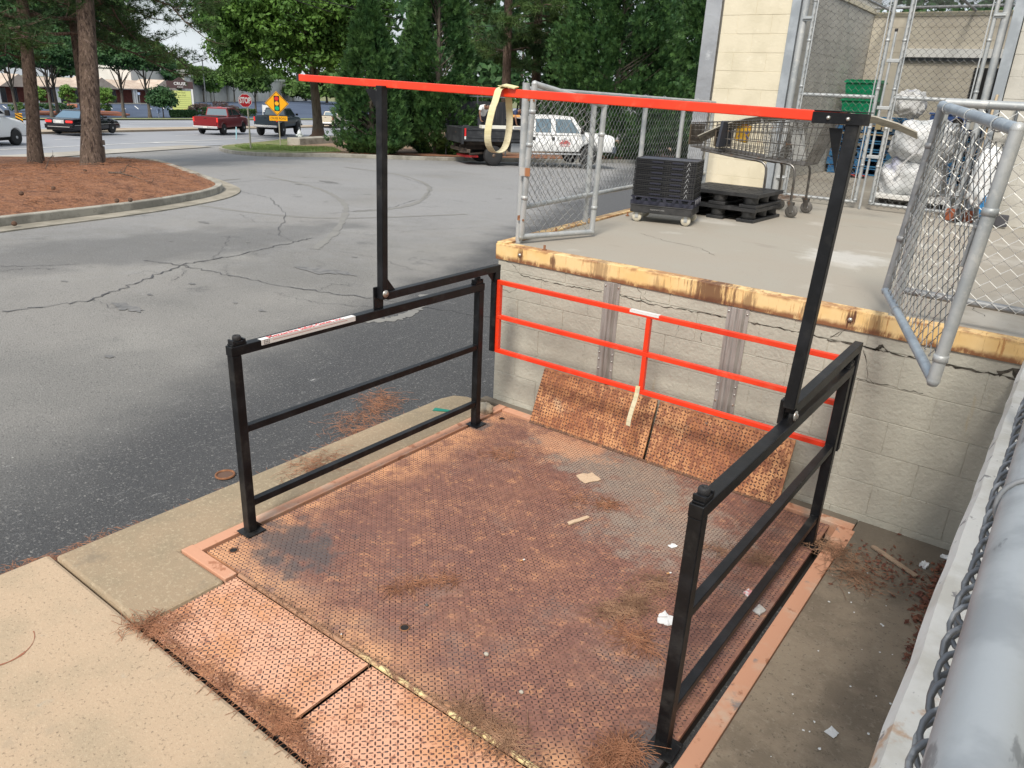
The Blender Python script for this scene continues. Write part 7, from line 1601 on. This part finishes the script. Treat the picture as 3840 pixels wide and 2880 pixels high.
# ------------------------------------------------------------ overhead cables
def cable(label,p0,p1,d0,d1,sag,r):
    a=CAM+ray(*p0)*d0; b=CAM+ray(*p1)*d1; m=MB(); m.path([a.lerp(b,i/16)-Zv*sag*4*(i/16)*(1-i/16) for i in range(17)],r,6); return tag(m.build('power_cable',M('black_cable',(.02,.02,.02),rough=.6)),label,'cable','overhead cables above the oak')
cable('thin upper overhead cable crossing above the pointed cypress',(1050,-10),(2000,60),44,64,.3,.016); cable('thick middle overhead cable sagging above the pointed cypress',(1080,-40),(1900,95),44,62,.7,.030); cable('lowest thick overhead cable joining the oak crown and the cypresses',(1000,-40),(1900,120),44,62,1.0,.028)
# dark screen fence behind the truck bed
p=L2W(.3,3.2,0); q=L2W(3.4,3.4,0); t=thing('screen_fence','dark screened fence panel behind the truck bed','fence',tuple(p)); zz=g(p.x,p.y)
m=MB(); m.bar(Vector((p.x,p.y,zz+1.5)),Vector((q.x,q.y,zz+1.5)),.03,2.1); m.build('screen_panel',M('dark_screen',(.016,.018,.022),[dict(c=(.04,.04,.045),s=3,lo=.45,hi=.6,st=(6,6,.3))],rough=.8),t)
for w_ in(0,.5,1): c=Vector(p).lerp(q,w_); pipe('post',(c.x,c.y,zz),(c.x,c.y,zz+2.8),.04,t,jamb_d,8)
pipe('top_rail',(p.x,p.y,zz+2.75),(q.x,q.y,zz+2.75),.03,t,jamb_d,8)
# wooden stub parts
b=Vector((0,0,0)); b=onbed(385,22.6); t=thing('wooden_stub','short weathered wooden post with a loose cap board behind the nearer pine trunk','post',tuple(b)); 
m=MB(); m.obox(b+Zv*.28,(.26,.2,.56),Matrix.Rotation(.08,3,'Y')); m.build('post',wd,t,bevel=.01); m=MB(); m.obox(b+Zv*.66,(.34,.24,.14),Matrix.Rotation(-.05,3,'Y')); m.build('cap_board',wd,t,bevel=.01)
# ------------------------------------------------------------ litter, needles, grass blades
random.seed(77)
ndl=M('brown_needles',(.36,.165,.09),[dict(c=(.22,.095,.05),s=9,lo=.4,hi=.6),dict(c=(.42,.23,.13),s=30,lo=.55,hi=.7)],rough=.9)
ndl_d=M('old_needles',(.33,.19,.115),[dict(c=(.20,.11,.065),s=9,lo=.4,hi=.6)],rough=.9)
def needles(label,fn,n,L0=.07,L1=.15,r=.0011,zr=.012,mat=ndl):
    m=MB(); sticks(m,fn,n,L0,L1,r,zr); o=m.build('pine_needles',mat); return tag(o,label,'pine needles',kind='stuff')
gz_=lambda x,y:g(x,y)-.008
def dirn_along(pts,z): return along(pts,.01,z)
def along(pts,w0,z):
    def f():
        i=random.randrange(len(pts)-1); t_=random.random(); a,b=pts[i],pts[i+1]; wv=a[2]+(b[2]-a[2])*t_ if len(a)>2 else w0
        x=a[0]+(b[0]-a[0])*t_+random.gauss(0,wv); y=a[1]+(b[1]-a[1])*t_+random.gauss(0,wv); return (x,y,z(x,y) if callable(z) else z)
    return f
needles('pine needles drifted along the foot of the sidewalk kerb',along([(-3.80,-1,.02),(-3.80,1.0,.025),(-3.78,1.25,.05),(-3.76,1.7,.018),(-3.77,2.6,.015),(-3.80,3.2,.045),(-3.86,3.5,.06),(-3.78,4.2,.02),(-3.6,4.42,.02)],.02,gz_),1500,.06,.13)
needles('scattered pine needles on the asphalt by the dock corner',along([(-4.05,3.35,.10),(-4.15,3.9,.08),(-4.35,4.1,.07)],.1,gz_),420)
needles('pine needles packed into the joint in front of the entry flaps',dirn_along([(-2.90,1.262,.005),(-2.75,1.268,.008),(-2.4,1.27,.011),(-2.15,1.285,.018),(-2.0,1.31,.024),(-1.9,1.30,.013),(-1.7,1.265,.004),(-1.3,1.258,.003)],.004),760,.04,.085,zr=.010,mat=ndl)
needles('tuft of pine needles where the sidewalk joint meets the entry flap',along([(-2.93,1.23,.03),(-2.88,1.28,.03),(-2.80,1.36,.02)],.05,.005),120,.05,.12,zr=.015)
def patchf(x,y,sx,sy,z=.003): return lambda:(x+random.gauss(0,sx),y+random.gauss(0,sy),z)
needles('curved streak of pine needles near the front middle of the lift deck',along([(-2.27,2.10,.012),(-2.22,2.22,.018),(-2.14,2.34,.02),(-2.04,2.42,.012)],.03,.004),170,.04,.10)
needles('clump of pine needles on the lift deck left of the white paper scrap',along([(-1.36,2.68,.025),(-1.25,2.80,.04),(-1.30,2.92,.04)],.05,.004),330,.04,.10,mat=ndl_d)
needles('thin line of pine needles in front of the white paper scrap',along([(-1.25,2.62,.02),(-1.05,2.60,.02)],.02,.004),110)
needles('loose pine needles at mid deck by the cigarette end',patchf(-1.25,3.06,.04,.05),130,.04,.1,mat=ndl_d); needles('small nest of pine needles at the back of the deck below the paper square',patchf(-1.87,3.58,.025,.04),90,.04,.09); needles('sparse pine needles at the back of the deck left of the nest',patchf(-2.05,3.52,.04,.04),40,.04,.09); needles('long thin scatter of pine needles at the far left back of the deck',patchf(-2.74,3.68,.07,.04),60)
needles('pine needles gathered behind the right railing post',along([(-1.2,3.55,.03),(-.95,3.6,.04),(-.86,3.7,.03)],.05,.004),180,.04,.1,mat=ndl_d); needles('pine needles heaped round the foot of the near right railing post',along([(-.90,1.98,.02),(-.86,2.04,.025),(-.86,1.92,.025),(-.93,1.88,.02)],.04,.006),330,.06,.13,zr=.05)
needles('pine needles spilling over the pit frame by the far right post',along([(-.80,4.02,.04),(-.62,3.98,.05),(-.5,3.85,.06),(-.45,3.75,.05)],.04,.008),300,mat=ndl_d)
needles('pine needles lying on the side strip beside the left railing',patchf(-3.55,2.75,.05,.10,.005),150); needles('pine needles in the hinge gap before the deck',along([(-2.8,1.752,.004),(-1.0,1.752,.005)],.01,.008),260,.03,.07,mat=ndl_d); needles('pine needles heaped at the near corner of the hinge',along([(-1.5,1.79,.02),(-1.2,1.78,.03)],.02,.01),200,.07,.14,mat=ndl_d)
leafr=M('dead_leaves',(.13,.045,.03),[dict(c=(.20,.08,.045),s=20,lo=.4,hi=.6)],rough=.8)
def leaves(label,fn,n,s0,mat):
    P=[];N_=[]
    for _ in range(n): x,y,z=fn(); P.append((x,y,z+random.random()*.012)); N_.append((0,0,1))
    V,F=leafquads(np.array(P),np.array(N_,float),s0,flat_=.75); V[:,2]=np.maximum(V[:,2],.002); return tag(npmesh('dead_leaves',V,F,mat),label,'dead leaves',kind='stuff')
leaves('reddish dead leaves banked in the corner under the white-capped wall',along([(-.10,4.25,.03),(-.12,3.9,.05),(-.10,3.6,.03),(-.09,3.2,.015)],.03,.003),800,.014,leafr); leaves('scattered dead leaf shreds on the concrete strip near the plank',lambda:(random.gauss(-.36,.10),random.gauss(3.98,.13),.003),220,.011,leafr)
# individual scraps
def scrap(name,label,cat,pts,z,mat,th=.002,bump=.006):
    q=[]; n0=len(pts); L_=math.hypot(pts[1][0]-pts[0][0],pts[1][1]-pts[0][1])
    for i in range(n0):
        a=pts[i]; b=pts[(i+1)%n0]
        for k in range(4):
            t_=k/4; q.append((a[0]+(b[0]-a[0])*t_+random.uniform(-.07,.07)*L_*(k>0),a[1]+(b[1]-a[1])*t_+random.uniform(-.07,.07)*L_*(k>0)))
    pts=q
    m=MB(); n=len(pts); cx0=sum(p[0] for p in pts)/n; cy0=sum(p[1] for p in pts)/n
    top=[(x,y,z+th+random.uniform(0,bump)) for x,y in pts]; bot=[(x,y,z) for x,y in pts]; c=(cx0,cy0,z+th+bump*.8)
    m.add(top+bot+[c],[(i,(i+1)%n,2*n) for i in range(n)]+[(i,n+i,n+(i+1)%n,(i+1)%n) for i in range(n)]); return tag(m.build(name,mat),label,cat)
kr=M('kraft_paper',(.56,.42,.29),rough=.8); wp_=M('white_scrap',(.75,.76,.76),rough=.5)
scrap('paper_square','tan square of paper lying at the back of the deck','litter',[(-2.20,3.77),(-2.10,3.72),(-2.05,3.83),(-2.14,3.87)],.003,kr)
scrap('wood_splinter','pale splinter of wood on the deck right of centre','litter',[(-1.93,3.25),(-1.905,3.23),(-1.86,3.38),(-1.88,3.39)],.003,kr,.004)
scrap('paper_scrap','bright white torn paper scrap near the right railing','litter',[(-1.14,2.84),(-1.12,2.79),(-1.07,2.80),(-1.04,2.85),(-1.07,2.88),(-1.10,2.865),(-1.13,2.89)],.003,wp_)
scrap('paper_scrap','small white scrap at mid deck by the right post','litter',[(-1.375,3.42),(-1.345,3.41),(-1.33,3.45),(-1.36,3.46)],.003,wp_)
scrap('wrapper','silver and red crumpled wrapper under the right railing','litter',[(-.89,3.28),(-.85,3.26),(-.84,3.32),(-.88,3.33)],.003,M('wrapper_red',(.6,.25,.25),[dict(c=(.7,.7,.7),s=40,lo=.45,hi=.55)],rough=.4)); scrap('wrapper','grey crumpled foil beside the silver and red wrapper','litter',[(-.80,3.17),(-.76,3.16),(-.75,3.22),(-.79,3.23)],.003,M('foil',(.45,.44,.42),rough=.4),.003,.012)
def butt(label,x,y,a):
    t=thing('cigarette_end',label,'cigarette end',(x,y,.006)); d=Vector((math.cos(a),math.sin(a),0)); p=Vector((x,y,.0075)); m=MB(); m.tube(p,p+d*.016,.004,8); m.build('filter',M('cork',(.60,.32,.14),rough=.8),t); m=MB(); m.tube(p+d*.0161,p+d*.028,.004,8); m.build('paper',wp_,t)
butt('cigarette end in the middle of the deck',-1.906,2.762,1.2); butt('cigarette end lying in the hinge gap',-2.16,1.765,2.4); butt('cigarette end among the needles near the right railing',-1.26,3.17,1.0)
def stone(label,x,y,r,mat): o=blob('stone',(x,y,r*.6),(r,r*.8,r*.7),mat,None,amp=.3,n=8,sq=.9,seed=x*3); return tag(o,label,'stone')
stg=M('grey_stone',(.42,.39,.33),rough=.9)
stone('small grey stone on the front half of the deck',-1.60,2.10,.012,stg); stone('small pebble pair stone in front of the right railing',-1.35,2.02,.010,stg); stone('tiny dark stone near the lifting hole',-2.03,2.18,.009,M('dark_stone',(.10,.10,.10),rough=.9))
stone('pale broken concrete lump beside the far left railing post',-3.28,4.17,.062,M('pale_lump',(.52,.46,.36),[dict(c=(.40,.35,.27),s=20,lo=.4,hi=.6)],rough=.9,bumps=[(30,.01,.6)]))
p=onp(3270,2055,2,0); q=onp(3430,2165,2,0); m=MB(); m.bar((-.48,4.175,.012),(-.225,4.02,.012),.03,.012); tag(m.build('wood_lath',M('weathered_lath',(.36,.26,.18),[dict(c=(.25,.18,.13),s=12,lo=.45,hi=.6,st=(1,6,1))],rough=.9),bevel=.002),'thin weathered wooden lath on the concrete below the wall','lath')
scrap('tissue','crumpled white tissue by the wooden lath','litter',[(-.235,4.15),(-.20,4.14),(-.19,4.18),(-.22,4.20)],.003,wp_,.006,.02); scrap('tissue','small white tissue scrap in the far corner beneath the wall','litter',[(-.16,4.33),(-.11,4.32),(-.10,4.35),(-.15,4.36)],.003,wp_,.004,.012)
scrap('paint_flake','largest white paint flake on the right concrete strip','litter',[(-.305,2.62),(-.265,2.61),(-.255,2.65),(-.29,2.67)],.003,wp_,.001,.002); scrap('plastic_strip','green plastic strip lying by the far left post','litter',[(-3.62,3.97),(-3.60,3.92),(-3.44,4.02),(-3.45,4.04)],.004,M('teal_plastic',(.0,.22,.15),rough=.4),.003,.002)
fl=MB()
random.seed(5)
for _ in range(34):
    x=random.uniform(-.58,-.10); y=random.uniform(2.0,4.0); s_=random.uniform(.002,.008); fl.add([(x+s_*math.cos(a)*random.uniform(.5,1.2),y+s_*math.sin(a)*random.uniform(.5,1.4),.0045) for a in (0,1.2,2.4,3.6,4.9)],[(0,1,2,3,4)])
tag(fl.build('paint_specks',wp_),'tiny white paint specks spattered over the right concrete strip','paint specks',kind='stuff')
# iron ring in the asphalt
t=thing('iron_ring','small round iron valve cover in the asphalt left of the near railing post','valve cover',(-4.02,2.40,g(-4.02,2.40))); m=MB(); m.lathe([(.052,-.012),(.052,-.003),(.062,-.002),(.064,-.012)],(-4.02,2.40,g(-4.02,2.40)),20); m.build('rim',rust_m,t); m=MB(); m.lathe([(.050,-.010),(.0001,-.009)],(-4.02,2.40,g(-4.02,2.40)),20); m.build('cover',M('ring_fill',(.12,.07,.05),rough=.9),t)
# grass blades & straw on the island
m=MB(); random.seed(8)
def inisl():
    while True:
        x=random.uniform(-27,-14.6); y=random.uniform(2,13.5)
        # inside the bed: compare with kerb polyline
        best=min(isl,key=lambda p:(p[0]-x)**2+(p[1]-y)**2); i=isl.index(best); a=Vector(isl[max(i-1,0)]);b=Vector(isl[min(i+1,len(isl)-1)]); d=(b-a).normalized(); s_=Vector((-d.y,d.x)); dist=(Vector((x,y))-Vector(best)).dot(s_)
        if dist>.25: 
            e=min(1,dist/1.6); return (x,y,g(x,y)+.12+.13*ss(e)+.04*math.sin(x*1.7)*math.cos(y*2.1)*e)
sticks(m,inisl,5200,.18,.34,.006,.05); tag(m.build('fallen_needles',straw_m),'loose fallen needles covering the straw bed under the pines','pine straw',kind='stuff')
def branch(label,pts,r):
    m=MB(); m.path(pts,r,6,r2=r*.3); 
    for _ in range(7):
        i=random.randrange(1,len(pts)); p=Vector(pts[i]); m.path([p,p+Vector((random.uniform(-.22,.22),random.uniform(-.22,.22),random.uniform(.02,.14)))],[r*.4,.003],4)
    tag(m.build('fallen_branch',bark),label,'branch')
def bedp(px,py,h=0): 
    p=gp(px,py,.24); return Vector((p.x,p.y,p.z+h))
branch('fallen twiggy branch on the straw bed right of the nearer pine',[bedp(410,655,.05),bedp(450,668,.12),bedp(500,678,.1),bedp(570,690,.03)],.025); branch('curved bare branch sticking up between the two pine trunks',[bedp(170,640,.02),bedp(190,625,.22),bedp(205,620,.3),bedp(214,640,.08)],.014)
branch('dark arched twigs on the crest of the straw bed',[bedp(465,655,.06),bedp(480,652,.2),bedp(520,656,.16),bedp(540,665,.03)],.014)
for i,(px,py) in enumerate(((82,738),(202,718),(440,765),(490,762),(55,848),(320,650))):
    p=bedp(px,py,.02) if i!=4 else gp(px,py,.02); m=MB(); m.lathe([(.0001,0),(.03,.01),(.045,.035),(.035,.07),(.0001,.09)],tuple(p),10,smooth=False); tag(m.build('pine_cone',M('cone_brown',(.10,.055,.035),rough=.9)),['brown pine cone near the left end of the straw bed','brown pine cone below the left pine','pine cone left of centre at the bed front edge','pine cone right of its twin at the bed front edge','pine cone in the gutter at the far left','pine cone on the crest by the broad trunk'][i],'pine cone')
# grass blades on the lawn
gb_=[gp(*p) for p in((880,556),(930,572),(1100,578),(1280,580),(1250,562),(1060,556),(960,550))]
m=MB(); cgx=sum(p.x for p in gb_)/7; cgy=sum(p.y for p in gb_)/7
for _ in range(5200):
    i=random.randrange(7); a=gb_[i]; b=gb_[(i+1)%7]; u_,v_=random.random(),random.random()
    if u_+v_>1:u_,v_=1-u_,1-v_
    x=cgx+(a.x-cgx)*u_+(b.x-cgx)*v_; y=cgy+(a.y-cgy)*u_+(b.y-cgy)*v_; z=g(x,y)+.12; a_=random.random()*6.28; h=random.uniform(.04,.10); dx_,dy_=math.cos(a_)*.02,math.sin(a_)*.02
    m.add([(x-dx_,y-dy_,z),(x+dx_,y+dy_,z),(x+random.gauss(0,.03),y+random.gauss(0,.03),z+h)],[(0,1,2)])
tag(m.build('grass_blades',leafmat('blade_green',(.15,.24,.06),(.24,.30,.10),(.09,.15,.04),1.2)),'short grass on the verge at the stop sign','grass',kind='stuff')
# unseen wing of the store, added to shade the lift from the right
sw=thing('shade_wing','unseen cream block wing added right of the walkway to shade the lift','building',(4.1,-3,1.2)); m=MB(); m.box(1.5,9,-12,4.3,-.4,6.0); m.build('wall',cream,sw); m=MB(); m.box(1.4,9.1,-12.1,4.4,6.001,6.3); m.build('parapet',steel,sw)
